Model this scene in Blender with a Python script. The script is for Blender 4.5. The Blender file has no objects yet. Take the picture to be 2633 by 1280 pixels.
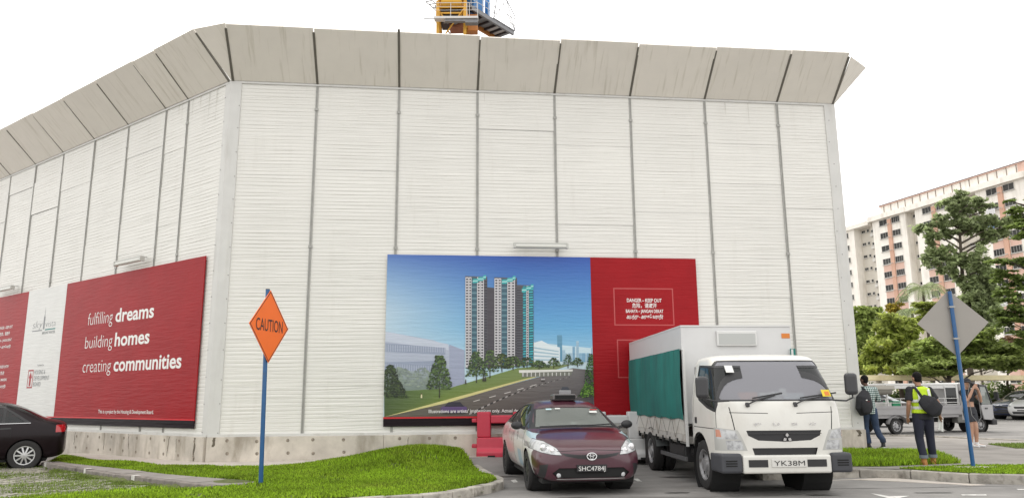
import bpy, bmesh, math, random
import numpy as np
from mathutils import Vector, Matrix

scene = bpy.context.scene
COL = scene.collection
PI = math.pi
R = math.radians
rnd = random.Random(7)

# ------------------------------------------------------------------ camera
CAM_H, FOCAL, PITCH, ROLL = 1.465, 1957.35, 0.1923, -0.0066
PW, PH = 2633, 1280
cr_, sr_ = math.cos(ROLL), math.sin(ROLL)
cp_, sp_ = math.cos(PITCH), math.sin(PITCH)
right0 = Vector((1, 0, 0)); up0 = Vector((0, -sp_, cp_)); fwd0 = Vector((0, cp_, sp_))
cam_right = right0 * cr_ + up0 * sr_
cam_up = up0 * cr_ - right0 * sr_
cd = bpy.data.cameras.new('camera')
cd.sensor_fit = 'HORIZONTAL'; cd.sensor_width = 36; cd.lens = FOCAL / PW * 36
cd.clip_start = 0.1; cd.clip_end = 3000
cam = bpy.data.objects.new('camera', cd); COL.objects.link(cam)
m = Matrix.Identity(4)
for i in range(3):
    m[i][0] = cam_right[i]; m[i][1] = cam_up[i]; m[i][2] = -fwd0[i]
m[2][3] = CAM_H
cam.matrix_world = m
scene.camera = cam

# ------------------------------------------------------------------ sky, sun, exposure
SUN_EL, SUN_AZ = R(58), R(-35)          # bright overcast, sun veiled behind the hoarding
world = bpy.data.worlds.new('World'); scene.world = world
world.use_nodes = True
nt = world.node_tree; nt.nodes.clear()
out = nt.nodes.new('ShaderNodeOutputWorld')
sky = nt.nodes.new('ShaderNodeTexSky'); sky.sky_type = 'NISHITA'; sky.sun_disc = False
sky.sun_elevation = SUN_EL; sky.sun_rotation = SUN_AZ; sky.dust_density = 4
b1 = nt.nodes.new('ShaderNodeBackground'); b1.inputs['Strength'].default_value = 0.12
b2 = nt.nodes.new('ShaderNodeBackground'); b2.inputs['Color'].default_value = (1.0, 0.985, 0.955, 1); b2.inputs['Strength'].default_value = 1.5
mx = nt.nodes.new('ShaderNodeMixShader'); mx.inputs[0].default_value = 0.88
nt.links.new(sky.outputs[0], b1.inputs['Color'])
nt.links.new(b1.outputs[0], mx.inputs[1]); nt.links.new(b2.outputs[0], mx.inputs[2])
nt.links.new(mx.outputs[0], out.inputs['Surface'])
sl = bpy.data.lights.new('sun', 'SUN'); sl.energy = 1.1; sl.angle = R(14); sl.color = (1, 0.96, 0.9)
so = bpy.data.objects.new('sun', sl); COL.objects.link(so)
sd = Vector((math.sin(SUN_AZ) * math.cos(SUN_EL), math.cos(SUN_AZ) * math.cos(SUN_EL), math.sin(SUN_EL)))
so.rotation_euler = sd.to_track_quat('Z', 'Y').to_euler()
scene.view_settings.view_transform = 'Standard'; scene.view_settings.look = 'None'
scene.view_settings.exposure = 0.36; scene.view_settings.gamma = 1.0
scene.view_settings.use_curve_mapping = False

# ------------------------------------------------------------------ measuring helpers (photo pixel -> point on a real plane)
def ray(u, v):
    X = u - PW / 2; Y = v - PH / 2
    x = (X * cr_ + Y * sr_) / FOCAL; y = -(-X * sr_ + Y * cr_) / FOCAL
    return np.array([x, cp_ - sp_ * y, sp_ + cp_ * y])
def gp(u, v, z=0.0):
    d = ray(u, v); t = (z - CAM_H) / d[2]; return (d[0] * t, d[1] * t)
def atY(u, v, Y):
    d = ray(u, v); t = Y / d[1]; return Vector((d[0] * t, Y, CAM_H + d[2] * t))

def c8(r, g, b, k=1.0):
    f = lambda c: ((c / 255 + 0.055) / 1.055) ** 2.4 if c > 10 else c / 255 / 12.92
    return (f(r) * k, f(g) * k, f(b) * k)

# ------------------------------------------------------------------ materials
MATS = {}
def M(name, rgb, rough=0.6, metal=0.0, noise=0.0, nscale=3.0, stretch=(1, 1, 1), bump=0.0, bscale=40.0, bstretch=None,
      coat=0.0, spec=0.5, vary=0.0, island=0.0, attr=False, transl=0.0, detail=5.0, dark=None, darkamt=0.0, dscale=1.0, dstretch=(1, 1, 1), dlo=0.5, dhi=0.7, emit=0):
    if name in MATS: return MATS[name]
    mt = bpy.data.materials.new(name); mt.use_nodes = True
    n = mt.node_tree; L = n.links; N = n.nodes
    b = N['Principled BSDF']
    b.inputs['Roughness'].default_value = rough; b.inputs['Metallic'].default_value = metal
    b.inputs['Specular IOR Level'].default_value = spec
    b.inputs['Coat Weight'].default_value = coat; b.inputs['Coat Roughness'].default_value = 0.04
    if attr:
        a = N.new('ShaderNodeAttribute'); a.attribute_name = 'Col'; csock = a.outputs['Color']
    else:
        c = N.new('ShaderNodeRGB'); c.outputs[0].default_value = (*rgb, 1); csock = c.outputs[0]
    tc = N.new('ShaderNodeTexCoord')
    def noise_tex(scale, st, det=detail):
        mp = N.new('ShaderNodeMapping'); mp.inputs['Scale'].default_value = st
        L.new(tc.outputs['Object'], mp.inputs['Vector'])
        t = N.new('ShaderNodeTexNoise'); t.inputs['Scale'].default_value = scale; t.inputs['Detail'].default_value = det
        t.inputs['Roughness'].default_value = 0.6
        L.new(mp.outputs[0], t.inputs['Vector']); return t
    def mul(sock, fac):
        h = N.new('ShaderNodeMix'); h.data_type = 'RGBA'; h.blend_type = 'MULTIPLY'; h.inputs[0].default_value = 1
        L.new(sock, h.inputs[6]); L.new(fac, h.inputs[7]); return h.outputs[2]
    def rng(sock, lo, hi, f0=0.0, f1=1.0):
        r = N.new('ShaderNodeMapRange'); r.inputs[1].default_value = f0; r.inputs[2].default_value = f1
        r.inputs[3].default_value = lo; r.inputs[4].default_value = hi; L.new(sock, r.inputs[0]); return r.outputs[0]
    if noise:
        t = noise_tex(nscale, stretch); csock = mul(csock, rng(t.outputs['Fac'], 1 - noise, 1 + noise, 0.3, 0.7))
    if dark is not None:
        t = noise_tex(dscale, dstretch, 6); f = rng(t.outputs['Fac'], 0, darkamt, dlo, dhi)
        h = N.new('ShaderNodeMix'); h.data_type = 'RGBA'
        L.new(f, h.inputs[0]); L.new(csock, h.inputs[6]); h.inputs[7].default_value = (*dark, 1); csock = h.outputs[2]
    if vary:
        o = N.new('ShaderNodeObjectInfo'); csock = mul(csock, rng(o.outputs['Random'], 1 - vary, 1 + vary))
    if island:
        g = N.new('ShaderNodeNewGeometry'); csock = mul(csock, rng(g.outputs['Random Per Island'], 1 - island, 1 + island))
    L.new(csock, b.inputs['Base Color'])
    if bump:
        t = noise_tex(bscale, bstretch or (1, 1, 1)); bp = N.new('ShaderNodeBump'); bp.inputs['Strength'].default_value = bump
        bp.inputs['Distance'].default_value = 0.02
        L.new(t.outputs['Fac'], bp.inputs['Height']); L.new(bp.outputs[0], b.inputs['Normal'])
    if transl:
        tr = N.new('ShaderNodeBsdfTranslucent'); L.new(csock, tr.inputs['Color'])
        ms = N.new('ShaderNodeMixShader'); ms.inputs[0].default_value = transl
        L.new(b.outputs[0], ms.inputs[1]); L.new(tr.outputs[0], ms.inputs[2]); L.new(ms.outputs[0], N['Material Output'].inputs['Surface'])
    MATS[name] = mt
    return mt
def glass(name, tint, clear=0.5, rough=0.02, ior=1.5):
    """tinted pane: part see-through, part diffuse body in the tint colour, with fresnel reflection"""
    if name in MATS: return MATS[name]
    mt = bpy.data.materials.new(name); mt.use_nodes = True
    N = mt.node_tree.nodes; L = mt.node_tree.links; b = N['Principled BSDF']
    b.inputs['Base Color'].default_value = (*tint, 1); b.inputs['Roughness'].default_value = rough; b.inputs['IOR'].default_value = ior
    tr = N.new('ShaderNodeBsdfTransparent'); tr.inputs[0].default_value = (0.75, 0.82, 0.8, 1)
    fr = N.new('ShaderNodeFresnel'); fr.inputs[0].default_value = ior
    mp = N.new('ShaderNodeMapRange'); mp.inputs[1].default_value = 0.03; mp.inputs[2].default_value = 0.6
    mp.inputs[3].default_value = clear; mp.inputs[4].default_value = 0.0
    L.new(fr.outputs[0], mp.inputs[0])
    ms = N.new('ShaderNodeMixShader')
    L.new(mp.outputs[0], ms.inputs[0]); L.new(b.outputs[0], ms.inputs[1]); L.new(tr.outputs[0], ms.inputs[2])
    L.new(ms.outputs[0], N['Material Output'].inputs['Surface'])
    MATS[name] = mt
    return mt

# ------------------------------------------------------------------ mesh builder
class MB:
    def __init__(s): s.v = []; s.f = []; s.mi = []; s.c = None
    def add(s, vs, fs, mi=0):
        o = len(s.v); s.v += [tuple(p) for p in vs]; s.f += [tuple(i + o for i in f) for f in fs]; s.mi += [mi] * len(fs); return s
    def box(s, x0, x1, y0, y1, z0, z1, mi=0, mat=None):
        vs = [(x, y, z) for z in (z0, z1) for y in (y0, y1) for x in (x0, x1)]
        if mat is not None: vs = [tuple(mat @ Vector(p)) for p in vs]
        return s.add(vs, [(0, 2, 3, 1), (4, 5, 7, 6), (0, 1, 5, 4), (2, 6, 7, 3), (0, 4, 6, 2), (1, 3, 7, 5)], mi)
    def cbox(s, c, sz, mi=0, mat=None):
        h = [a / 2 for a in sz]
        return s.box(c[0] - h[0], c[0] + h[0], c[1] - h[1], c[1] + h[1], c[2] - h[2], c[2] + h[2], mi, mat)
    def beam(s, p0, p1, w, d, up=(0, 0, 1), mi=0):
        """rectangular bar from p0 to p1"""
        p0 = Vector(p0); p1 = Vector(p1); a = (p1 - p0).normalized(); u = Vector(up)
        if abs(a.dot(u)) > 0.99: u = Vector((0, 1, 0))
        x = a.cross(u).normalized(); y = x.cross(a).normalized()
        vs = [p + x * (sx * w / 2) + y * (sy * d / 2) for p in (p0, p1) for sx, sy in ((-1, -1), (1, -1), (1, 1), (-1, 1))]
        return s.add(vs, [(0, 3, 2, 1), (4, 5, 6, 7)] + [(i, (i + 1) % 4, 4 + (i + 1) % 4, 4 + i) for i in range(4)], mi)
    def tube(s, pts, r, n=8, mi=0, caps=True, side=None):
        """round (or elliptical, r = (rx, ry) per point) tube along pts"""
        pts = [Vector(p) for p in pts]; k = len(pts)
        rs = r if isinstance(r, (list, tuple)) and len(r) == k and k > 1 else [r] * k
        rings = []; px = Vector(side) if side else None
        for i, p in enumerate(pts):
            a = (pts[min(i + 1, k - 1)] - pts[max(i - 1, 0)]).normalized()
            ref = px if px is not None else (Vector((0, 0, 1)) if abs(a.z) < 0.9 else Vector((1, 0, 0)))
            x = (ref - a * ref.dot(a))
            if x.length < 1e-4: x = a.orthogonal()
            x.normalize(); y = a.cross(x)
            if side is None: px = x
            rx, ry = rs[i] if isinstance(rs[i], (list, tuple)) else (rs[i], rs[i])
            rings.append([p + x * (rx * math.cos(2 * PI * j / n)) + y * (ry * math.sin(2 * PI * j / n)) for j in range(n)])
        vs = [q for rg in rings for q in rg]
        fs = [(i * n + j, i * n + (j + 1) % n, (i + 1) * n + (j + 1) % n, (i + 1) * n + j) for i in range(k - 1) for j in range(n)]
        if caps: fs += [tuple(range(n - 1, -1, -1)), tuple(range((k - 1) * n, k * n))]
        return s.add(vs, fs, mi)
    def lathe(s, prof, n=24, origin=(0, 0, 0), axis='x', mi=0, closed=False):
        """prof: list of (radius, along-axis)"""
        vs = []
        for rr, a in prof:
            for j in range(n):
                c, q = rr * math.cos(2 * PI * j / n), rr * math.sin(2 * PI * j / n)
                p = {'x': (a, c, q), 'y': (c, a, q), 'z': (c, q, a)}[axis]
                vs.append((p[0] + origin[0], p[1] + origin[1], p[2] + origin[2]))
        k = len(prof); fs = [(i * n + j, i * n + (j + 1) % n, (i + 1) * n + (j + 1) % n, (i + 1) * n + j) for i in range(k - 1) for j in range(n)]
        if closed: fs += [((k - 1) * n + j, (k - 1) * n + (j + 1) % n, (j + 1) % n, j) for j in range(n)]
        return s.add(vs, fs, mi)
    def ball(s, c, r, nu=12, nv=8, mi=0, mat=None):
        r = r if isinstance(r, (list, tuple)) else (r, r, r); vs = []
        for i in range(nv + 1):
            th = PI * i / nv
            for j in range(nu):
                ph = 2 * PI * j / nu
                p = Vector((r[0] * math.sin(th) * math.cos(ph), r[1] * math.sin(th) * math.sin(ph), r[2] * math.cos(th)))
                if mat is not None: p = mat @ p
                vs.append(p + Vector(c))
        fs = [(i * nu + j, (i + 1) * nu + j, (i + 1) * nu + (j + 1) % nu, i * nu + (j + 1) % nu) for i in range(nv) for j in range(nu)]
        return s.add(vs, fs, mi)
    def prism(s, poly, a, b, axis='z', mi=0):
        """polygon extruded from a to b along an axis; poly in the two other coordinates (xy, xz or yz order)"""
        def P(p, t): return {'z': (p[0], p[1], t), 'y': (p[0], t, p[1]), 'x': (t, p[0], p[1])}[axis]
        n = len(poly); vs = [P(p, a) for p in poly] + [P(p, b) for p in poly]
        return s.add(vs, [tuple(range(n - 1, -1, -1)), tuple(range(n, 2 * n))] + [(i, (i + 1) % n, n + (i + 1) % n, n + i) for i in range(n)], mi)
    def xf(s, mat):
        s.v = [tuple(mat @ Vector(p)) for p in s.v]; return s
    def mesh(s, name, mats, smooth=False):
        me = bpy.data.meshes.new(name); me.from_pydata(s.v, [], s.f)
        for mt in (mats if isinstance(mats, (list, tuple)) else [mats]): me.materials.append(mt)
        if any(s.mi): me.polygons.foreach_set('material_index', s.mi)
        bm = bmesh.new(); bm.from_mesh(me); bmesh.ops.recalc_face_normals(bm, faces=bm.faces); bm.to_mesh(me); bm.free()
        if smooth:
            me.polygons.foreach_set('use_smooth', [True] * len(me.polygons))
            try: me.set_sharp_from_angle(angle=R(smooth if smooth is not True else 40))
            except Exception: pass
        me.update(); return me

def link(name, me, parent=None, loc=None, rot=None, bevel=0, label=None, kind=None, seg=2):
    o = bpy.data.objects.new(name, me); COL.objects.link(o)
    if parent is not None: o.parent = parent
    if loc is not None: o.location = loc
    if rot is not None: o.rotation_euler = rot
    if bevel:
        b = o.modifiers.new('bevel', 'BEVEL'); b.width = bevel; b.segments = seg; b.limit_method = 'ANGLE'; b.angle_limit = R(35)
    if label: o['label'] = label
    if kind: o['kind'] = kind
    return o
def part(name, mb, mats, parent, smooth=False, **k):
    return link(name, mb.mesh(name, mats, smooth), parent, **k)
def tag(o, label, cat, group=None):
    o['label'] = label; o['category'] = cat
    if group: o['group'] = group
    return o
def thing(name, label, cat, loc=(0, 0, 0), rotz=0.0, group=None):
    o = bpy.data.objects.new(name, None); COL.objects.link(o)
    o.empty_display_size = 0.2
    o.location = loc; o.rotation_euler = (0, 0, rotz); return tag(o, label, cat, group)
def structure(name, mb, mats, smooth=False, **k):
    o = link(name, mb.mesh(name, mats, smooth), **k); o['kind'] = 'structure'; return o
def dup_tree(root, loc=None, rotz=None, label=None, group=None):
    def cp(o, par):
        c = o.copy(); COL.objects.link(c); c.parent = par
        for ch in o.children: cp(ch, c)
        return c
    r = cp(root, None)
    if loc is not None: r.location = loc
    if rotz is not None: r.rotation_euler = (0, 0, rotz)
    if label: r['label'] = label
    if group: r['group'] = group
    return r

def raw_mesh(name, V, F, mats, cols=None, mi=None, smooth=False):
    """numpy vertices/faces -> mesh"""
    me = bpy.data.meshes.new(name)
    V = np.asarray(V, np.float32); F = np.asarray(F, np.int32); nf, k = F.shape
    me.vertices.add(len(V)); me.vertices.foreach_set('co', V.ravel())
    me.loops.add(nf * k); me.loops.foreach_set('vertex_index', F.ravel())
    me.polygons.add(nf); me.polygons.foreach_set('loop_start', np.arange(0, nf * k, k, dtype=np.int32))
    try: me.polygons.foreach_set('loop_total', np.full(nf, k, np.int32))
    except Exception: pass
    for mt in (mats if isinstance(mats, (list, tuple)) else [mats]): me.materials.append(mt)
    if mi is not None: me.polygons.foreach_set('material_index', np.asarray(mi, np.int32))
    if smooth: me.polygons.foreach_set('use_smooth', np.ones(nf, bool))
    me.update(calc_edges=True); me.validate()
    return me

def text_mb(s, size, align='CENTER', bold=0.0, xs=1.0, shear=0.0, depth=0.0, spacing=1.0):
    """lettering as flat outlines in the xy plane"""
    cu = bpy.data.curves.new('lettering', 'FONT'); cu.body = s; cu.size = size; cu.align_x = align
    cu.offset = bold; cu.shear = shear; cu.extrude = depth; cu.resolution_u = 3; cu.space_character = spacing
    o = bpy.data.objects.new('lettering', cu); COL.objects.link(o)
    dg = bpy.context.evaluated_depsgraph_get(); ev = o.evaluated_get(dg); me = bpy.data.meshes.new_from_object(ev)
    mb = MB(); mb.v = [(v.co.x * xs, v.co.y, v.co.z) for v in me.vertices]; mb.f = [tuple(p.vertices) for p in me.polygons]; mb.mi = [0] * len(mb.f)
    bpy.data.objects.remove(o); bpy.data.curves.remove(cu); bpy.data.meshes.remove(me)
    return mb
def fit_text(s, x0, x1, y, hgt=None, **k):
    """lettering squeezed to span x0..x1, baseline y, cap height hgt"""
    mb = text_mb(s, 1.0, 'LEFT', **k)
    xs = [p[0] for p in mb.v]; a, b = min(xs), max(xs); ys = [p[1] for p in mb.v]
    sy = hgt / 0.70 if hgt else (x1 - x0) / (b - a)
    sx = (x1 - x0) / (b - a)
    mb.v = [(x0 + (p[0] - a) * sx, y + p[1] * sy, p[2]) for p in mb.v]; return mb
def smoothstep(t): t = max(0.0, min(1.0, t)); return t * t * (3 - 2 * t)
def inpoly(x, y, poly):
    c = False; j = len(poly) - 1
    for i in range(len(poly)):
        xi, yi = poly[i]; xj, yj = poly[j]
        if (yi > y) != (yj > y) and x < (xj - xi) * (y - yi) / (yj - yi) + xi: c = not c
        j = i
    return c
def inpoly_np(x, y, poly):
    c = np.zeros(len(x), bool); j = len(poly) - 1
    for i in range(len(poly)):
        xi, yi = poly[i]; xj, yj = poly[j]
        t = ((yi > y) != (yj > y)) & (x < (xj - xi) * (y - yi) / ((yj - yi) or 1e-9) + xi)
        c ^= t; j = i
    return c
# ================================================================== the ground
def G(x, y):
    """height of the paved ground: flat road, rising gently to the hoarding and the car park beyond"""
    y0 = 15.5 + 1.5 * smoothstep((x - 0.9) / 1.5)
    return 0.2 * smoothstep((y - y0) / 1.5) * smoothstep((x + 3.2) / 2.0)
ASPH = M('asphalt', (0.235, 0.225, 0.215), 0.85, noise=0.16, nscale=1.6, bump=0.25, bscale=120, dark=(0.085, 0.08, 0.075), darkamt=0.8, dscale=0.8, dstretch=(0.35, 1.5, 1), dlo=0.5, dhi=0.74)
CONC = M('concrete', (0.36, 0.335, 0.295), 0.85, noise=0.2, nscale=2.2, bump=0.2, bscale=60, dark=(0.17, 0.15, 0.12), darkamt=0.8, dscale=2.2, dstretch=(1, 1, 0.6), dlo=0.54, dhi=0.72)
KERB = M('kerb_concrete', (0.38, 0.355, 0.315), 0.9, noise=0.25, nscale=5, vary=0.12, bump=0.3, bscale=50, dark=(0.13, 0.115, 0.095), darkamt=0.85, dscale=4.5, dlo=0.5, dhi=0.68)
PATH = M('footpath_concrete', (0.27, 0.25, 0.23), 0.9, noise=0.16, nscale=1.5, bump=0.2, bscale=70, dark=(0.15, 0.14, 0.125), darkamt=0.7, dscale=0.8, dstretch=(0.5, 1.2, 1), dlo=0.52, dhi=0.66)
PALE = M('pale_cement', (0.55, 0.5, 0.45), 0.9, noise=0.2, nscale=3, bump=0.2, bscale=60, dark=(0.3, 0.26, 0.21), darkamt=0.7, dscale=3, dlo=0.5, dhi=0.7)
SOIL = M('soil', (0.10, 0.12, 0.035), 0.95, noise=0.35, nscale=6, bump=0.4, bscale=60)
WHITEP = M('road_paint', (0.68, 0.67, 0.64), 0.7, noise=0.15, nscale=12, dark=(0.3, 0.29, 0.28), darkamt=0.9, dscale=9, dlo=0.5, dhi=0.66)
YELP = M('yellow_road_paint', (0.62, 0.5, 0.16), 0.7, noise=0.15, nscale=12, dark=(0.3, 0.27, 0.2), darkamt=0.8, dscale=9, dlo=0.5, dhi=0.66)
BLADE = M('grass_blade', (0.25, 0.385, 0.026), 0.55, island=0.68, noise=0.34, nscale=0.7, dark=(0.3, 0.36, 0.05), darkamt=0.55, dscale=0.8, dlo=0.52, dhi=0.72, transl=0.4, spec=0.25)
BLADE2 = M('dry_grass_blade', (0.17, 0.235, 0.05), 0.6, island=0.5, noise=0.3, nscale=0.9, transl=0.3, spec=0.25)

xs = sorted(set([-900, -400, -200, -100, -60, -40, -30, -20] + [round(-16 + 0.5 * i, 2) for i in range(85)] + [30, 36, 44, 60, 80, 120, 200, 400, 900]))
ys = sorted(set([-300, -100, -40, -15, -5, 0, 4, 8] + [round(10 + 0.4 * i, 2) for i in range(50)] + [32, 36, 40, 50, 70, 100, 160, 300, 600, 1500]))
V = [(x, y, G(x, y)) for y in ys for x in xs]; nx = len(xs)
F = [(j * nx + i, j * nx + i + 1, (j + 1) * nx + i + 1, (j + 1) * nx + i) for j in range(len(ys) - 1) for i in range(nx - 1)]
gm = raw_mesh('ground', V, F, ASPH, smooth=True)
o = link('ground', gm, kind='structure')

def slab(name, poly, z, mat, zb=-0.05, **k):
    """flat-topped slab; z a number or f(x, y)"""
    zf = z if callable(z) else (lambda x, y: z)
    n = len(poly); mb = MB()
    mb.add([(x, y, zf(x, y)) for x, y in poly] + [(x, y, zb) for x, y in poly],
           [tuple(range(n))] + [(i, (i + 1) % n, n + (i + 1) % n, n + i) for i in range(n)])
    return structure(name, mb, mat, **k)

def grass(name, poly, zf, dens, hmin, hmax, mat, seed, hf=None, width=0.013, keep=None):
    r = np.random.default_rng(seed); px = [p[0] for p in poly]; py = [p[1] for p in poly]
    x0, x1, y0, y1 = min(px), max(px), min(py), max(py); n = int((x1 - x0) * (y1 - y0) * dens)
    x = r.uniform(x0, x1, n); y = r.uniform(y0, y1, n); k = inpoly_np(x, y, poly)
    if keep is not None: k &= keep(x, y, r)
    x = x[k]; y = y[k]; n = len(x); z = zf(x, y)
    hh = r.uniform(hmin, hmax, n) * (hf(x, y) if hf else 1); a = r.uniform(0, 2 * PI, n); w = width * r.uniform(0.7, 1.5, n)
    la = r.uniform(0, 2 * PI, n); le = hh * r.uniform(0.15, 0.9, n)
    V = np.empty((n, 3, 3)); dx, dy = np.cos(a) * w, np.sin(a) * w
    V[:, 0] = np.stack([x - dx, y - dy, z - 0.01], 1); V[:, 1] = np.stack([x + dx, y + dy, z - 0.01], 1)
    V[:, 2] = np.stack([x + np.cos(la) * le, y + np.sin(la) * le, z + hh], 1)
    o = link(name, raw_mesh(name, V.reshape(-1, 3), np.arange(n * 3).reshape(-1, 3), mat), kind='stuff'); return o

# ---- the hoarding's lines (needed by the ground next to it)
KSC = 1.66
HP = np.array([-4.031, 10.3298]) * KSC            # near corner
FA, LB = 0.1139, 0.6413
FD = np.array([math.cos(FA), math.sin(FA)]); FN = np.array([FD[1], -FD[0]])       # front wing: direction, outward normal
LD = np.array([-math.cos(LB), math.sin(LB)]); LN = np.array([-LD[1], LD[0]]) * 1.0   # left wing: away from the corner
if LN @ -HP < 0: LN = -LN
hz = lambda z: CAM_H + (z - 1.55) * KSC
Z_TOP, Z_CON, Z_BASE = hz(6.0544), hz(1.0647), hz(0.7378)
FT = [t * KSC for t in (1.2136, 2.395, 3.5533, 4.7156, 5.8828, 7.0638, 8.2351, 9.1677)]
LS = [t * KSC for t in (1.1047, 1.7431, 2.9165, 4.0979, 5.2976, 6.4842, 7.6664)]; LS += [LS[-1] + 1.96 * i for i in (1, 2, 3)]
def front(t, off=0.0): p = HP + FD * t + FN * off; return (p[0], p[1])
def left(s, off=0.0): p = HP + LD * s + LN * off; return (p[0], p[1])

# ---- island with kerb, lawn and mound on the near side of the driveway
outer = [(-6.6, 9.2), (-4.2, 9.9), (-2.9, 10.45), (-2.02, 10.9), (-1.4, 11.18), (-1.0, 11.42), (-0.62, 11.93), (-0.36, 12.4), (-0.2, 12.78), (-0.12, 13.1), (-0.17, 13.5), (-0.37, 14.2), (-0.55, 15.2), (-0.75, 16.2), (-1.02, 17.3)]
def lawn_z(x, y):
    m_ = 0.30 * np.exp(-(((x + 2.0) / 1.5) ** 2 + ((y - 16.9) / 1.25) ** 2))
    return 0.125 + m_ + 0.03 * np.sin(x * 1.7) * np.sin(y * 1.3)
def inset(line, d):
    out_ = []
    for i, p in enumerate(line):
        a = Vector(line[max(i - 1, 0)]); b = Vector(line[min(i + 1, len(line) - 1)]); t = (b - a).normalized()
        out_.append((p[0] - t.y * d, p[1] + t.x * d))
    return out_
def resample(line, step):
    pts = [Vector(p) for p in line]; out_ = [pts[0]]; acc = 0.0
    for a, b in zip(pts, pts[1:]):
        L_ = (b - a).length; s = step - acc
        while s < L_: out_.append(a + (b - a) * (s / L_)); s += step
        acc = (acc + L_) % step
    return [tuple(p) for p in out_]
def kerb_run(name, line, step, zt, w, side, mat=KERB, zb=-0.04, zfun=None):
    """kerb stones, one object each, under one structure"""
    fine = resample(line, step); root = bpy.data.objects.new(name, None); COL.objects.link(root); root['kind'] = 'structure'
    inn = inset(fine, w * side)
    for i in range(len(fine) - 1):
        a, b, c, d = [Vector(p) for p in (fine[i], fine[i + 1], inn[i + 1], inn[i])]
        g = 0.006; t = (b - a).normalized() * g; t2 = (c - d).normalized() * g
        q = [a + t, b - t, c - t2, d + t2]; zz = zt + rnd.uniform(-0.008, 0.008)
        mb = MB(); mb.add([(p.x, p.y, zb) for p in q] + [(p.x, p.y, zz + (G(p.x, p.y) if zfun else 0)) for p in q],
               [(3, 2, 1, 0), (4, 5, 6, 7)] + [(k, (k + 1) % 4, 4 + (k + 1) % 4, 4 + k) for k in range(4)])
        part('kerb_stone', mb, mat, root, bevel=0.018)
    return root
kerb_run('island_kerb', outer, 0.52, 0.13, 0.17, 1)
lawn_in = inset(outer, 0.16)
foot_front = [(-10.35, 17.25), (-9.0, 16.05), (-7.55, 14.62), (-6.2, 13.58), (-5.0, 12.62), (-4.55, 12.3)]
foot_back = [(-4.12, 12.95), (-4.55, 13.25), (-5.97, 14.13), (-7.9, 15.7), (-9.75, 17.15), (-10.2, 17.6)]
apron_front = [(-11.6, 19.95), (-10.2, 18.75), (-9.3, 17.75), (-8.1, 17.1), (-6.65, 15.9), (-5.5, 16.05), (-4.5, 16.45), (-3.6, 17.0), (-2.6, 17.3), (-1.1, 17.45)]
lawn_poly = lawn_in + [(-1.2, 17.45), (-2.6, 17.35), (-3.6, 17.05), (-4.5, 16.5), (-5.5, 16.1), (-6.65, 15.95), (-8.1, 17.15), (-9.3, 17.8), (-10.2, 18.8), (-11.3, 19.7), (-10.6, 18.0), (-10.1, 17.4)] + foot_front[1:] + [(-5.5, 11.9), (-6.2, 11.2), (-6.8, 10.4), (-6.9, 9.6)]
# lawn soil sheet as a height field clipped to the lawn
gx = np.arange(-11.5, 0.0, 0.16); gy = np.arange(9.1, 20.0, 0.16)
X, Y = np.meshgrid(gx, gy); ins = inpoly_np(X.ravel(), Y.ravel(), lawn_poly).reshape(X.shape)
Zl = lawn_z(X, Y) - 0.012
idx = np.arange(X.size).reshape(X.shape)
ok = ins[:-1, :-1] | ins[1:, :-1] | ins[:-1, 1:] | ins[1:, 1:]
ok &= (X[:-1, :-1] + 0.08 < -0.3)
F = np.stack([idx[:-1, :-1][ok], idx[:-1, 1:][ok], idx[1:, 1:][ok], idx[1:, :-1][ok]], 1)
Zl = np.where(ins, Zl, 0.05)
link('lawn_soil', raw_mesh('lawn_soil', np.stack([X.ravel(), Y.ravel(), Zl.ravel()], 1), F, SOIL, smooth=True), kind='structure')
fp = foot_front + foot_back
def thin_spots(x, y, r):
    f = np.sin(x * 2.3 + 1.1 * y) * np.sin(y * 3.1 - x * 0.9) + 0.6 * np.sin(x * 6.1 + y * 4.7)
    return r.uniform(0, 1, len(x)) > 0.75 * np.clip((f - 0.3) / 0.6, 0, 1)
def not_path(x, y, r): return ~inpoly_np(x, y, fp) & thin_spots(x, y, r)
thick = lambda x, y: 0.65 + 0.75 * np.exp(-(((x + 1.9) / 1.7) ** 2 + ((y - 16.6) / 1.6) ** 2))
grass('lawn_grass', lawn_poly, lawn_z, 3400, 0.025, 0.065, BLADE, 3, hf=thick, keep=not_path)
# footpath of cast bays along the lawn, kerb stones on its near edge
mb = MB(); n = len(foot_front)
fb = foot_back[::-1]
bays = 9
def lerp_line(line, t):
    pts = [Vector(p) for p in line]; Ls = [(b - a).length for a, b in zip(pts, pts[1:])]; s = t * sum(Ls)
    for a, b, l in zip(pts, pts[1:], Ls):
        if s <= l: return a + (b - a) * (s / l)
        s -= l
    return pts[-1]
proot = bpy.data.objects.new('footpath', None); COL.objects.link(proot); proot['kind'] = 'structure'
ff_in = inset(foot_front, 0.13)
for i in range(bays):
    t0, t1 = i / bays + 0.003, (i + 1) / bays - 0.003
    q = [lerp_line(ff_in, t0), lerp_line(ff_in, t1), lerp_line(fb, t1), lerp_line(fb, t0)]; z = 0.138 + rnd.uniform(-0.004, 0.004)
    mb = MB(); mb.add([(p.x, p.y, 0.0) for p in q] + [(p.x, p.y, z) for p in q], [(3, 2, 1, 0), (4, 5, 6, 7)] + [(k, (k + 1) % 4, 4 + (k + 1) % 4, 4 + k) for k in range(4)])
    part('paving_bay', mb, PATH, proot)
kr = kerb_run('footpath_kerb', foot_front, 1.05, 0.142, 0.12, 1, mat=M('dirty_kerb_concrete', (0.23, 0.205, 0.185), 0.9, noise=0.25, nscale=5, vary=0.12, bump=0.3, bscale=50, dark=(0.08, 0.07, 0.06), darkamt=0.85, dscale=3.5, dlo=0.5, dhi=0.68))
KWH = M('kerb_white_paint', (0.62, 0.6, 0.57), 0.8, noise=0.25, nscale=14)
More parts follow.
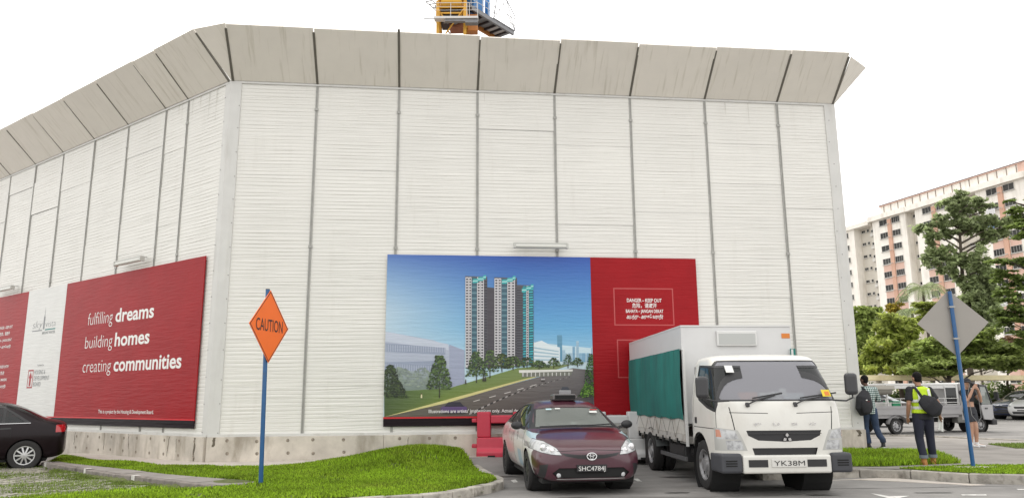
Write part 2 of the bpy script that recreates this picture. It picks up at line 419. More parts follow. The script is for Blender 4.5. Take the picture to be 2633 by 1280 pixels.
for t in (0.03, 0.34, 0.63):     # worn white marks on kerb ends
    p = lerp_line(foot_front, t); q = lerp_line(foot_front, t + 0.016); d = (q - p).normalized(); nn = Vector((d.y, -d.x)) * 0.004
    mb = MB(); a, b = p + nn, q + nn; ai, bi = p - nn * 28, q - nn * 28
    mb.add([(a.x, a.y, 0.0), (b.x, b.y, 0.0), (b.x, b.y, 0.152), (a.x, a.y, 0.152), (bi.x, bi.y, 0.154), (ai.x, ai.y, 0.154)], [(0, 1, 2, 3), (3, 2, 4, 5)])
    part('paint_mark', mb, KWH, kr)
slab('hoarding_apron', apron_front + [front(5.6, -0.05), (HP[0], HP[1]), left(5.4, -0.05)], lambda x, y: 0.128 + 0.05 * smoothstep((x + 5) / 4), PALE)
slab('gate_apron', [front(5.4, 0.75), front(7.9, 0.75), front(7.9, 0.02), front(5.4, 0.02)], lambda x, y: G(x, y) + 0.012, PALE)

# ---- grass paver parking in front of the dark car
pv = [(-16, 9.0), (-6.9, 9.0), (-6.8, 10.4), (-6.2, 11.2), (-5.5, 11.9), (-5.2, 12.6)] + foot_front[::-1][1:-1] + [(-10.35, 17.3), (-16, 22)]
slab('paver_soil', pv, 0.012, M('sandy_soil', (0.2, 0.185, 0.12), 0.95, noise=0.3, nscale=4, dark=(0.1, 0.12, 0.035), darkamt=0.8, dscale=1.2, dlo=0.45, dhi=0.6))
PAVER = M('paver_concrete', (0.27, 0.26, 0.215), 0.9, noise=0.25, nscale=6, vary=0.16, bump=0.3, bscale=60)
pb = MB()
for (x0, x1, y0, y1) in ((0, 0.58, 0, 0.07), (0, 0.58, 0.31, 0.38), (0, 0.07, 0.07, 0.31), (0.51, 0.58, 0.07, 0.31), (0.255, 0.325, 0.07, 0.31)): pb.box(x0, x1, y0, y1, -0.05, 0.02)
for cx in (0.1625, 0.4175): pb.box(cx - 0.03, cx + 0.03, 0.07, 0.31, -0.05, 0.012)
pme = pb.mesh('grass_paver', PAVER)
pavroot = bpy.data.objects.new('paver_parking', None); COL.objects.link(pavroot); pavroot['kind'] = 'structure'
ang = R(-6); ca, sa = math.cos(ang), math.sin(ang); cnt = 0
for j in range(26):
    for i in range(22):
        lx, ly = -12.2 + i * 0.6 + (0.3 if j % 2 else 0), 9.3 + j * 0.4
        x, y = -9 + (lx + 9) * ca - (ly - 13) * sa, 13 + (lx + 9) * sa + (ly - 13) * ca
        cx, cy = x + 0.29, y + 0.19
        if inpoly(cx, cy, pv) and inpoly(x - 0.05, y, pv) and inpoly(x + 0.6, y + 0.3, pv) and -0.69 * cy - 0.6 < cx and cy > 10.3 and cnt < 300:
            link('grass_paver', pme, pavroot, loc=(x, y, 0.03 + rnd.uniform(-0.006, 0.006)), rot=(0, 0, ang + rnd.uniform(-0.02, 0.02))); cnt += 1
def patch(x, y, r):
    f = np.sin(x * 1.9 + 0.7 * y) + np.sin(y * 2.6 - x * 0.6) + 0.8 * np.sin(x * 5.1) * np.sin(y * 4.3)
    return f + r.normal(0, 0.6, len(x)) > -0.35
grass('paver_grass', pv, lambda x, y: 0.02 + 0 * x, 1500, 0.03, 0.07, BLADE2, 5, keep=patch)
edge = [(-5.0, 12.7), (-5.6, 12.3), (-6.2, 11.6), (-6.9, 10.7), (-8.5, 10.2), (-8.0, 11.4), (-6.8, 12.4), (-5.9, 13.1)]
grass('verge_grass', edge, lambda x, y: 0.03 + 0 * x, 1700, 0.03, 0.08, BLADE, 6)

# ---- right-hand corner: kerb, channel, footway, two grass strips
rk = [(4.4, 14.0), (5.9, 14.23), (6.62, 14.4), (6.85, 14.32), (7.06, 14.0), (7.42, 13.53), (7.84, 13.14), (8.15, 13.06), (8.9, 13.02), (11.5, 13.0)]
kerb_run('corner_kerb', rk, 0.95, 0.15, 0.15, 1)
foot2 = inset(rk, 0.14) + [(14.0, 13.2), (15.5, 19.0), (13.9, 21.9), (13.3, 22.8), (12.6, 24.6), (8.8, 24.6), (8.6, 18.4), (5.6, 18.1), (4.6, 15.2)]
slab('corner_footway', foot2, lambda x, y: 0.146 + 0.058 * smoothstep((y - 14.5) / 3), PATH)
slab('kerb_channel', [(5.4, 13.85), (6.75, 14.27), (6.98, 13.95), (7.36, 13.45), (7.78, 13.07), (7.5, 12.98), (6.6, 13.66), (5.95, 13.98)], 0.008, PALE)
s1 = [(6.05, 14.85), (6.95, 14.78), (7.8, 14.98), (8.63, 15.2), (9.3, 17.2), (9.35, 17.75), (7.8, 18.2), (5.9, 17.9)]
s2 = [(7.03, 14.38), (7.25, 14.05), (7.55, 13.66), (7.93, 13.3), (8.5, 13.2), (13.0, 13.3), (13.0, 14.8), (9.6, 14.75), (8.5, 14.8), (7.9, 14.6)]
for nm, pl, sd_ in (('strip_grass', s1, 8), ('corner_grass', s2, 9)):
    zf = (lambda x, y: 0.165 + 0.04 * np.clip((y - 14.5) / 3, 0, 1))
    slab(nm + '_soil', pl, lambda x, y: 0.16 + 0.05 * smoothstep((y - 14.5) / 3), SOIL)
    grass(nm, pl, zf, 2600, 0.035 if nm == 'strip_grass' else 0.012, 0.11 if nm == 'strip_grass' else 0.035, BLADE, sd_)
s3 = [(11.9, 18.6), (13.6, 18.5), (15.2, 19.2), (13.6, 20.3), (12.2, 20.2)]
slab('far_verge_soil', s3, 0.212, SOIL)
grass('far_verge_grass', s3, lambda x, y: 0.21 + 0 * x, 900, 0.02, 0.06, BLADE2, 10)
kerb_run('car_park_kerb', [(8.9, 24.7), (12.6, 24.7), (13.3, 22.9), (13.95, 21.95), (15.6, 19.0), (18, 17)], 1.0, 0.235, 0.14, -1)
# ---- cracks, tar seams and oil spots on the road
TAR = M('tar_seam', (0.045, 0.042, 0.04), 0.7, noise=0.3, nscale=9)
def seam(pts, w):
    mb = MB(); pts = resample(pts, 0.25); q = []
    for i, p in enumerate(pts):
        a = Vector(pts[max(i - 1, 0)]); b = Vector(pts[min(i + 1, len(pts) - 1)]); t = (b - a).normalized(); jx = rnd.uniform(-.02, .02); ww = w * rnd.uniform(.5, 1.3)
        for s in (-1, 1): x, y = p[0] - t.y * (s * ww + jx), p[1] + t.x * (s * ww + jx); mb.v.append((x, y, G(x, y) + 0.004))
    for i in range(len(pts) - 1): mb.f.append((2 * i, 2 * i + 1, 2 * i + 3, 2 * i + 2)); mb.mi.append(0)
    return structure('tar_seam', mb, TAR)
seam([(3.2, 12.35), (5.2, 12.68), (6.3, 12.75), (7.4, 12.86), (9.5, 12.7)], 0.012); seam([(-0.1, 11.6), (1.2, 11.9), (2.6, 11.7), (4.4, 12.0)], 0.008); seam([(0.2, 15.4), (1.6, 15.2), (2.6, 15.5)], 0.012)
OIL = M('oil_spot', (0.07, 0.066, 0.062), 0.5, noise=0.3, nscale=7)
for (x, y, a, b) in ((2.55, 12.3, .25, .1), (3.0, 14.6, .4, .16), (0.9, 11.75, .3, .09), (4.6, 11.9, .3, .08), (6.4, 12.1, .35, .09), (-.1, 14.9, .25, .14)):
    n_ = 14; mb = MB(); mb.add([(x + a * math.cos(2 * PI * k / n_) * rnd.uniform(.6, 1.1), y + b * math.sin(2 * PI * k / n_) * rnd.uniform(.6, 1.1), 0.0035) for k in range(n_)], [tuple(range(n_))]); structure('oil_spot', mb, OIL)
# ---- paint on the road
def paint(name, quads, mat=WHITEP):
    mb = MB()
    for q in quads: k = len(mb.v); mb.v += [(x, y, G(x, y) + 0.005) for x, y in q]; mb.f.append((k, k + 1, k + 2, k + 3)); mb.mi.append(0)
    return structure(name, mb, mat)
k3 = lambda a, b: gp(2160 + a * .18362, 1080 + b * .18362)
paint('lane_marking', [[k3(420, 1020), k3(690, 1062), k3(985, 1058), k3(720, 1110)]])
paint('lane_marking', [[k3(1690, 1040), k3(2040, 1036), k3(2060, 1052), k3(1720, 1054)]])
paint('lane_marking', [[k3(2470, 962), k3(2700, 962), k3(2700, 975), k3(2500, 975)]])
paint('lane_marking', [[gp(1628, 1230.5), gp(1640, 1230), gp(1651, 1237.5), gp(1638, 1236.5)]])
paint('lane_marking', [[gp(1313, 1234.5), gp(1325, 1232), gp(1332, 1239), gp(1320, 1240)]])
paint('gate_marking', [[gp(1188, 1163, .1), gp(1204, 1163, .1), gp(1214, 1175, .08), gp(1198, 1176, .08)]], YELP)
# ================================================================== the hoarding
SHEET = M('white_cladding', (0.72, 0.708, 0.672), 0.5, noise=0.03, nscale=0.8, vary=0.016, dark=(0.55, 0.53, 0.48), darkamt=0.4, dscale=1.5, dstretch=(2.2, 2.2, 0.25), dlo=0.58, dhi=0.82)
POST = M('grey_post', (0.36, 0.355, 0.335), 0.5, metal=0.2, noise=0.1, nscale=5)
FLASH = M('corner_flashing', (0.6, 0.595, 0.575), 0.5, noise=0.05, nscale=2, dark=(0.42, 0.4, 0.36), darkamt=0.5, dscale=1.2, dstretch=(3, 3, 0.4), dlo=0.52, dhi=0.75)
CANO = M('canopy_sheet', (0.775, 0.735, 0.67), 0.6, noise=0.03, nscale=2, vary=0.03, dark=(0.42, 0.385, 0.29), darkamt=0.6, dscale=1.5, dstretch=(6.5, 0.5, 0.5), dlo=0.55, dhi=0.78)
RIB = M('canopy_rib', (0.13, 0.12, 0.1), 0.6, noise=0.1, nscale=6)
BASEC = M('stained_concrete', (0.53, 0.485, 0.425), 0.9, noise=0.22, nscale=1.6, bump=0.25, bscale=40, dark=(0.25, 0.215, 0.165), darkamt=0.75, dscale=1.6, dstretch=(1.6, 1.6, 0.5), dlo=0.5, dhi=0.7)
HOLE = M('tie_hole_grout', (0.25, 0.215, 0.175), 0.95, noise=0.4, nscale=20)
def wallmat(org, xd, nd):
    """local x along the wall, y outward, z up"""
    return Matrix(((xd[0], nd[0], 0, org[0]), (xd[1], nd[1], 0, org[1]), (0, 0, 1, 0), (0, 0, 0, 1)))
FM = wallmat(HP, FD, FN)
LM = wallmat(HP, -LD, LN)          # on the left wing local x runs towards the corner: x = -s
PITCH_RIB = 0.0875
def sheet_mb(x0, x1, z0, z1):
    """ribbed sheet between two posts"""
    mb = MB(); n = max(1, round((z1 - z0) / PITCH_RIB)); p = (z1 - z0) / n; prof = []
    for i in range(n):
        z = z0 + i * p; prof += [(0.0, z), (0.004, z + 0.012), (0.0048, z + p * 0.5), (0.003, z + p * 0.85), (0.0005, z + p * 0.96)]
    prof.append((0.0, z1 - 0.001))
    nst = 3
    for k in range(nst + 1):
        x = x0 + (x1 - x0) * k / nst
        mb.v += [(x, d + (rnd.uniform(-0.004, 0.004) if 0 < k < nst else 0), z) for d, z in prof]
    m_ = len(prof)
    for k in range(nst):
        for i in range(m_ - 1): mb.f.append((k * m_ + i, (k + 1) * m_ + i, (k + 1) * m_ + i + 1, k * m_ + i + 1)); mb.mi.append(0)
    return mb
def wing(root, xs, mat, splits, skip_first=0.0):
    for a, b in zip(xs, xs[1:]):
        lo, hi = min(a, b) + 0.022, max(a, b) - 0.022
        z = Z_CON + 0.02; zs = [z]
        while z < Z_TOP - 0.9: z += PITCH_RIB * rnd.choice((10, 11, 12, 12, 14)); zs.append(min(z, Z_TOP))
        if Z_TOP - zs[-1] > 0.3: zs.append(Z_TOP)
        else: zs[-1] = Z_TOP
        for z0, z1 in zip(zs, zs[1:]):
            o = part('corrugated_sheet', sheet_mb(lo, hi, z0 + (0.001 if rnd.random() < .06 else 0), z1 + 0.001), SHEET, root)
            o.location = (0, rnd.uniform(-0.002, 0.003), 0); o.rotation_euler = (0, 0, rnd.uniform(-0.001, 0.001))
    # backing so no light leaks through joints
def wing_root(name, label, mat):
    o = bpy.data.objects.new(name, None); COL.objects.link(o); o.matrix_world = mat; return tag(o, label, 'hoarding')
hf = wing_root('site_hoarding', 'tall white ribbed site hoarding facing the road behind the taxi and truck', FM)
hl = wing_root('site_hoarding', 'tall white ribbed site hoarding wing running away behind the dark sedan', LM)
fx = [0.17] + FT[:7] + [FT[7] - 0.22]
lx = [-0.17] + [-s for s in LS]
wing(hf, fx, FM, None); wing(hl, lx, LM, None)
for root, xs_ in ((hf, FT[:7]), (hl, [-s for s in LS])):
    for i, x in enumerate(xs_):
        mb = MB(); w = 0.026
        mb.box(x - w, x + w, -0.16, 0.012, Z_CON - 0.01, Z_TOP); mb.box(x - w - 0.004, x - w + 0.012, 0.008, 0.026, Z_CON - 0.01, Z_TOP); mb.box(x + w - 0.012, x + w + 0.004, 0.008, 0.026, Z_CON - 0.01, Z_TOP)
        part('post', mb, POST, root)
        if root is hf or i % 2 == 0:
            for z_ in (Z_TOP - 0.68, 4.9): mb = MB(); mb.box(x - 0.045, x + 0.045, 0.014, 0.034, z_, z_ + 0.06); part('splice_plate', mb, POST, root)
# rain dirt running down from the canopy edge
RUN = M('rain_dirt', (0.56, 0.545, 0.5), 0.7, noise=0.2, nscale=4)
for root, x0, x1, n_ in ((hl, -3.2, -0.3, 7), (hf, 0.4, FT[6], 4)):
    for k in range(n_):
        x = rnd.uniform(x0, x1); L_ = rnd.uniform(.25, 1.1); mb = MB(); w = rnd.uniform(.004, .012); zt_ = Z_TOP - .06
        mb.add([(x - w, .0175, zt_), (x + w, .0175, zt_), (x + w * .5, .0175, zt_ - L_ * .7), (x, .0175, zt_ - L_), (x - w * .5, .0175, zt_ - L_ * .7)], [(0, 1, 2, 3, 4)]); part('dirt_run', mb, RUN, root)
# backing boards, top track, sill flashing
for root, a, b in ((hf, 0.0, FT[7]), (hl, -LS[-1], 0.0)):
    mb = MB(); mb.box(a, b, -0.30, -0.17, Z_CON - 0.1, Z_TOP - 0.02); part('backing_frame', mb, POST, root)
    mb = MB(); mb.box(a, b, -0.17, 0.035, Z_TOP - 0.055, Z_TOP + 0.02); part('top_track', mb, FLASH, root)
    mb = MB(); mb.box(a, b, -0.1, 0.045, Z_CON + 0.0, Z_CON + 0.055); part('sill_flashing', mb, FLASH, root)
# corner flashings
mb = MB(); mb.box(-0.02, 0.24, -0.12, 0.032, Z_CON + 0.01, Z_TOP + 0.01); part('corner_flashing', mb, FLASH, hf)
mb = MB(); mb.box(-0.2, 0.0, -0.12, 0.03, Z_CON + 0.01, Z_TOP + 0.01); part('corner_flashing', mb, FLASH, hl)
mb = MB(); mb.box(FT[7] - 0.26, FT[7] + 0.035, -0.3, 0.034, Z_CON - 0.02, Z_TOP + 0.03); part('corner_flashing', mb, FLASH, hf)
BOLT = M('bolt', (0.2, 0.19, 0.18), 0.5, metal=0.6)
bm_ = MB(); bm_.lathe([(0.011, 0), (0.011, 0.008), (0.0, 0.01)], 6, axis='y'); bme = bm_.mesh('bolt', BOLT)
for k in range(14):
    link('bolt', bme, hf, loc=(0.215, 0.032, Z_CON + 0.12 + k * 0.58 + rnd.uniform(-.05, .05))); link('bolt', bme, hl, loc=(-0.18, 0.03, Z_CON + 0.1 + k * 0.6))
    link('bolt', bme, hf, loc=(FT[7] - 0.22 + rnd.uniform(0, .1), 0.034, Z_CON + 0.15 + k * 0.59))
# concrete base
for root, a, b, n_ in ((hf, 0.0, FT[7] + 0.03, 4), (hl, -LS[-1], -0.004, 6)):
    for i in range(n_):
        x0 = a + (b - a) * i / n_; x1 = a + (b - a) * (i + 1) / n_
        mb = MB(); mb.box(x0 + 0.002, x1 - 0.002, -0.34, 0.10, -0.3, Z_CON + 0.0 - 0.002); part('concrete_base', mb, BASEC, root, bevel=0.01)
hb = MB(); hb.lathe([(0.0, 0.005), (0.026, 0.005), (0.034, 0.003), (0.038, 0.0)], 10, axis='y'); hme = hb.mesh('tie_hole', HOLE)
for k in range(14):
    x = 0.45 + k * 0.62 + rnd.uniform(-.05, .05)
    if x < FT[7] and k != 5:
        link('tie_hole', hme, hf, loc=(x, 0.101, Z_CON - 0.09 + rnd.uniform(-.015, .015)), rot=(0, rnd.uniform(0, 6), 0))
        if k in (0, 1, 2, 3, 4, 6, 9, 12): link('tie_hole', hme, hf, loc=(x + 0.02, 0.101, 0.30 + rnd.uniform(-.02, .02)), rot=(0, rnd.uniform(0, 6), 0))
for k in range(16):
    x = -0.35 - k * 0.62
    link('tie_hole', hme, hl, loc=(x, 0.101, Z_CON - 0.1 + rnd.uniform(-.02, .02))); link('tie_hole', hme, hl, loc=(x, 0.101, 0.25 + rnd.uniform(-.02, .02)))
CRK = M('crack_stain', (0.13, 0.11, 0.085), 0.95, noise=0.3, nscale=10)
def crack(root, x, z0, z1, w):
    mb = MB(); n = 9; L_ = []; Rr = []; dx = 0
    for i in range(n + 1):
        z = z0 + (z1 - z0) * i / n; dx += rnd.uniform(-0.018, 0.018); ww = w * rnd.uniform(0.5, 1.2)
        mb.v += [(x + dx - ww, 0.102, z), (x + dx + ww, 0.102, z)]
    for i in range(n): mb.f.append((2 * i, 2 * i + 1, 2 * i + 3, 2 * i + 2)); mb.mi.append(0)
    part('crack', mb, CRK, root)
crack(hl, -0.33, 0.14, Z_CON - 0.02, 0.034); crack(hl, -1.45, 0.2, Z_CON - 0.02, 0.013); crack(hl, -1.05, 0.3, 0.6, 0.008); crack(hl, -6.05, 0.32, Z_CON - 0.02, 0.012); crack(hf, 4.35, 0.25, Z_CON - 0.05, 0.008)
crack(hf, 0.12, 0.45, Z_CON - 0.01, 0.03); crack(hf, FT[7] - 0.17, 0.5, Z_CON - 0.01, 0.05); crack(hl, -3.2, 0.3, Z_CON, .014); crack(hl, -4.4, 0.25, Z_CON, .01)

# ---- leaning canopy above the hoarding
DC, EC = 0.6266 * KSC, 0.5631 * KSC
def canopy_panel(root, xa, xb, ya=0.0, yb=None, name='canopy_panel', over=0.03, dz=0.0, xa2=None, xb2=None):
    yb = DC if yb is None else yb
    p = [Vector((xa, 0.05, Z_TOP)), Vector((xb, 0.05, Z_TOP)), Vector((xb if xb2 is None else xb2, yb, Z_TOP + EC + dz)), Vector((xa if xa2 is None else xa2, yb, Z_TOP + EC + dz))]
    nrm = (p[1] - p[0]).cross(p[3] - p[0]).normalized() * 0.045
    if nrm.z < 0: nrm = -nrm
    mb = MB(); mb.add([tuple(q) for q in p] + [tuple(q + nrm) for q in p], [(0, 1, 2, 3), (7, 6, 5, 4), (0, 4, 5, 1), (1, 5, 6, 2), (2, 6, 7, 3), (3, 7, 4, 0)])
    return part(name, mb, CANO, root)
def canopy_rib(root, x, x2=None, w=0.055, ext=0.0):
    x2 = x if x2 is None else x2; mb = MB()
    d = Vector((x2 - x, DC - 0.05, EC)); k = 1 - 0.06 + ext
    mb.beam((x, 0.03, Z_TOP + 0.005), Vector((x, 0.03, Z_TOP + 0.005)) + d * k, w, 0.05, up=(0, 1, -1)); return part('canopy_rib', mb, RIB, root)
cx = [0.04] + FT[:7] + [FT[7] - 0.02]
for i, (a, b) in enumerate(zip(cx, cx[1:])):
    canopy_panel(hf, a + 0.012, b - 0.012, dz=rnd.uniform(-0.025, 0.02))
for i, x in enumerate(cx): canopy_rib(hf, x, ext=0.12 if i == 2 else 0.0)
lcx = [-0.06] + [-s for s in LS]
for i, (a, b) in enumerate(zip(lcx, lcx[1:])):
    canopy_panel(hl, b + 0.008, a - 0.008, dz=rnd.uniform(-0.02, 0.02))
for x in lcx[1:]: canopy_rib(hl, x, w=0.035)
canopy_rib(hl, -0.06, w=0.04)
# triangular infill where the two canopies meet, in world space, hung on the left wing
a_ = Vector((*front(0.0, 0.06), Z_TOP - 0.02)); b_ = Vector((*left(0.02, DC), Z_TOP + EC - 0.0)); c_ = Vector((*front(0.03, DC - .02), Z_TOP + EC + 0.045))
inv = LM.inverted(); q = [inv @ v for v in (a_, b_, c_)]
nrm = (q[1] - q[0]).cross(q[2] - q[0]).normalized() * 0.03
if nrm.z < 0: nrm = -nrm
mb = MB(); mb.add([tuple(v) for v in q] + [tuple(v + nrm) for v in q], [(0, 1, 2), (5, 4, 3), (0, 3, 4, 1), (1, 4, 5, 2), (2, 5, 3, 0)]); part('canopy_infill', mb, CANO, hl)
# return wing going back from the far corner
back_len = 7.0
RX = wallmat(front(FT[7]), -FN, FD)
hr = wing_root('site_hoarding', 'end wing of the white hoarding turning back at its far corner', RX)
mb = MB(); mb.box(0.03, back_len, -0.25, 0.0, Z_CON, Z_TOP); part('corrugated_sheet', mb, SHEET, hr)
mb = MB(); mb.box(0.03, back_len, -0.3, 0.06, -0.2, Z_CON - 0.004); part('concrete_base', mb, BASEC, hr)
p = [(0.0, 0.03, Z_TOP), (-DC + .03, .0 + .03, Z_TOP + EC - .09), (0.0, DC, Z_TOP + EC + .13)]
mb = MB(); mb.add(p + [(x + .01, y - 0.01, z + 0.03) for x, y, z in p], [(0, 1, 2), (5, 4, 3), (0, 3, 4, 1), (1, 4, 5, 2), (2, 5, 3, 0)]); part('canopy_infill', mb, CANO, hr)
p = [(0.01, 0.05, Z_TOP), (back_len, 0.05, Z_TOP), (back_len, DC, Z_TOP + EC + .13), (0.01, DC, Z_TOP + EC + .13)]
mb = MB(); mb.add(p + [(x, y - 0.02, z + 0.03) for x, y, z in p], [(0, 1, 2, 3), (7, 6, 5, 4), (0, 4, 5, 1), (1, 5, 6, 2), (2, 6, 7, 3), (3, 7, 4, 0)]); part('canopy_panel', mb, CANO, hr)

# ================================================================== banners on the hoarding
Zs = 1.0225
def wallpix(u, v, org, d, n):
    r = ray(u * Zs, v * Zs); t = (org @ n) / (r[:2] @ n); p = r[:2] * t; return float((p - org) @ d), float(CAM_H + r[2] * t)
OFFB = 0.07
_of = HP + FN * OFFB; _ol = HP + LN * OFFB
WF = lambda u, v: wallpix(u, v, _of, FD, FN)
WL = lambda u, v: wallpix(u, v, _ol, -LD, LN)
VIN = M('red_vinyl', (0.31, 0.011, 0.016), 0.36, noise=0.08, nscale=1.2, bump=0.5, bscale=2.4, bstretch=(0.7, 1, 7), spec=0.13)
VINW = M('white_vinyl', (0.66, 0.66, 0.64), 0.4, noise=0.04, nscale=1.2, bump=0.4, bscale=2.4, bstretch=(0.7, 1, 6))
VINK = M('black_vinyl', (0.014, 0.009, 0.012), 0.4, noise=0.2, nscale=1, bump=0.5, bscale=2.2, bstretch=(0.6, 1, 7), spec=0.12)
VINR = M('bright_red_vinyl', (0.6, 0.012, 0.02), 0.4)
INKW = M('white_ink', (0.78, 0.77, 0.75), 0.45)
INKG = M('grey_ink', (0.22, 0.23, 0.24), 0.5)
INKT = M('teal_ink', (0.02, 0.2, 0.19), 0.5)
INKR = M('red_ink', (0.36, 0.02, 0.03), 0.5)
PINKL = M('pale_red_ink', (0.44, 0.06, 0.06), 0.4)
def onwall(name, label, mat):
    o = bpy.data.objects.new(name, None); COL.objects.link(o); o.matrix_world = mat; return tag(o, label, 'banner')
def panel(parent, name, x0, x1, z0, z1, mat, y0=0.045, y1=OFFB, nx=14, nz=24):
    """vinyl sheet with slight waves and a real edge"""
    mb = MB(); g = {}
    for j in range(nz + 1):
        for i in range(nx + 1):
            x = x0 + (x1 - x0) * i / nx; z = z0 + (z1 - z0) * j / nz
            g[i, j] = len(mb.v); mb.v.append((x, y1, z))
    for j in range(nz):
        for i in range(nx): mb.f.append((g[i, j], g[i + 1, j], g[i + 1, j + 1], g[i, j + 1])); mb.mi.append(0)
    mb.box(x0, x1, y0, y1 - 0.001, z0, z1)
    return part(name, mb, mat, parent)
def letters(parent, name, mb, mat, y=OFFB + 0.003, label=None):
    """lettering from xy into the wall plane"""
    mb.v = [(p[0], y + p[2], p[1]) for p in mb.v]; return part(name, mb, mat, parent, label=label)
def flat(parent, name, polys, mat, y=OFFB + 0.002):
    mb = MB()
    for pl in polys: k = len(mb.v); mb.v += [(x, y, z) for x, z in pl]; mb.f.append(tuple(range(k, k + len(pl)))); mb.mi.append(0)
    return part(name, mb, mat, parent)
def frame_poly(x0, x1, z0, z1, w):
    return [[(x0, z0), (x1, z0), (x1, z0 + w), (x0, z0 + w)], [(x0, z1 - w), (x1, z1 - w), (x1, z1), (x0, z1)], [(x0, z0 + w), (x0 + w, z0 + w), (x0 + w, z1 - w), (x0, z1 - w)], [(x1 - w, z0 + w), (x1, z0 + w), (x1, z1 - w), (x1 - w, z1 - w)]]
# -- slogan banner, left wing
xl, zt = WL(170, 713); xr, zt2 = WL(517, 643); zt = (zt + zt2) / 2; _, zb = WL(320, 1050); _, zk = WL(492, 1077)
_, zr_ = WL(320, 1045)
sb = onwall('slogan_banner', 'glossy red banner with a white three line slogan on the left hoarding wing', LM)
panel(sb, 'vinyl_sheet', xl, xr, zb, zt, VIN); panel(sb, 'black_hem', xl, xr, zk, zb - 0.03, VINK, nz=4); panel(sb, 'red_line', xl, xr, zb - 0.03, zb, VINR, nz=1)
for w1, w2, a, m_, b, va in (('fulfilling', 'dreams', 220, (283, 290), 386, (822, 805, 803)), ('building', 'homes', 213, (282, 288), 375, (879, 867, 864)), ('creating', 'communities', 207, (278, 285), 455, (938, 931, 930))):
    x0, z0 = WL(a, va[0]); x1, _ = WL(m_[0], va[1]); x2, z2 = WL(m_[1], va[1]); x3, _ = WL(b, va[2]); z0 = (z0 + z2) / 2
    letters(sb, 'lettering', fit_text(w1, x0, x1, z0, 0.335, bold=-0.012), INKW); letters(sb, 'lettering', fit_text(w2, x2, x3, z0, 0.345, bold=0.022), INKW)
x0, z0 = WL(247, 1036); x1, _ = WL(386, 1038); letters(sb, 'lettering', fit_text('This is a project by the Housing & Development Board.', x0, x1, z0 - 0.02, 0.09, bold=0.01), INKW)
# -- white logo panel
xw0, _ = WL(57, 880); xw0 = (WL(72, 735)[0] + WL(40, 1040)[0]) / 2
lb = onwall('logo_banner', 'white banner with two small logos between the red banners on the left wing', LM)
panel(lb, 'vinyl_sheet', xw0, xl - 0.004, zb - 0.002, zt, VINW); panel(lb, 'black_hem', xw0, xl - 0.004, zk, zb - 0.03, VINK, nz=4); panel(lb, 'red_line', xw0, xl - 0.004, zb - 0.03, zb - 0.004, VINR, nz=1)
x0, z0 = WL(82, 826); x1, _ = WL(106, 824); x2, _ = WL(114, 822); x3, z3 = WL(140, 816); z0 = (z0 + z3) / 2 - 0.02
letters(lb, 'logo_lettering', fit_text('sky', x0, x1, z0, 0.23, bold=-0.018, shear=0.15), INKG); letters(lb, 'logo_lettering', fit_text('vista', x2, x3, z0, 0.2, bold=-0.018), INKG)
xm = (x1 + x2) / 2
flat(lb, 'logo_spire', [[(xm - 0.05, z0 - 0.05), (xm + 0.05, z0 - 0.05), (xm + 0.05, z0 + 0.3), (xm + 0.015, z0 + 0.34), (xm, z0 + 0.62), (xm - 0.02, z0 + 0.34), (xm - 0.05, z0 + 0.3)]], INKG)
flat(lb, 'logo_underline', [[(x0, z0 - 0.09), (x1, z0 - 0.09), (x1, z0 - 0.06), (x0, z0 - 0.06)]], INKG); flat(lb, 'logo_underline', [[(x2, z0 - 0.09), (x3, z0 - 0.09), (x3, z0 - 0.055), (x2, z0 - 0.055)]], INKT)
letters(lb, 'logo_lettering', fit_text('MOUNT WATER', x1 + .05, x3, z0 - 0.2, 0.075, bold=0.01), INKG)
x0, z0 = WL(94, 920); letters(lb, 'logo_lettering', fit_text('A project by', x0, x0 + 0.42, z0, 0.06), INKG)
x0, z0 = WL(67, 973); x1, z1 = WL(80, 942)
flat(lb, 'logo_frame', frame_poly(x0, x0 + 0.36, z0 - 0.03, z0 + 0.5, 0.04), INKR)
xc = x0 + 0.18; flat(lb, 'logo_arrow', [[(xc - 0.06, z0 + 0.03), (xc + 0.06, z0 + 0.03), (xc + 0.06, z0 + 0.26), (xc + 0.12, z0 + 0.26), (xc, z0 + 0.44), (xc - 0.12, z0 + 0.26), (xc - 0.06, z0 + 0.26)]], INKR)
for i, t in enumerate(('HOUSING &', 'DEVELOPMENT', 'BOARD')): letters(lb, 'logo_lettering', fit_text(t, x0 + 0.42, x0 + 0.42 + (0.72, 1.02, 0.5)[i], z0 + 0.36 - i * 0.17, 0.125), INKG)
# -- far notice banner
xn0 = -LS[-2]
nb = onwall('notice_banner', 'red warning banner beyond the white logo banner on the left wing', LM)
panel(nb, 'vinyl_sheet', xn0, xw0 - 0.004, zb, zt, VIN); panel(nb, 'black_hem', xn0, xw0 - 0.004, zk, zb - 0.03, VINK, nz=4); panel(nb, 'red_line', xn0, xw0 - 0.004, zb - 0.03, zb, VINR, nz=1)
CJK = '\u5371\u9669\uff0c\u8bf7\u907f\u5f00'
TAM = '\u0b86\u0baa\u0ba4\u0bcd\u0ba4\u0bc1 - \u0b85\u0bb0\u0bc1\u0b95\u0bc7 \u0bb5\u0bb0\u0bbe\u0ba4\u0bc0\u0bb0\u0bcd'
def notice(par, x0, x1, ztop, w, lines, step):
    xm_ = (x0 + x1) / 2
    for i, (t, f, hh, b_) in enumerate(lines):
        letters(par, 'lettering', fit_text(t, xm_ - w * f / 2, xm_ + w * f / 2, ztop - i * step, hh, bold=b_), INKW)
WARN = (('DANGER \u2013 KEEP OUT', 0.93, 0.085, 0.016), (CJK, 0.66, 0.085, 0.012), ('BAHAYA \u2013 JANGAN DEKAT', 1.0, 0.078, 0.016), (TAM, 0.98, 0.075, 0.02))
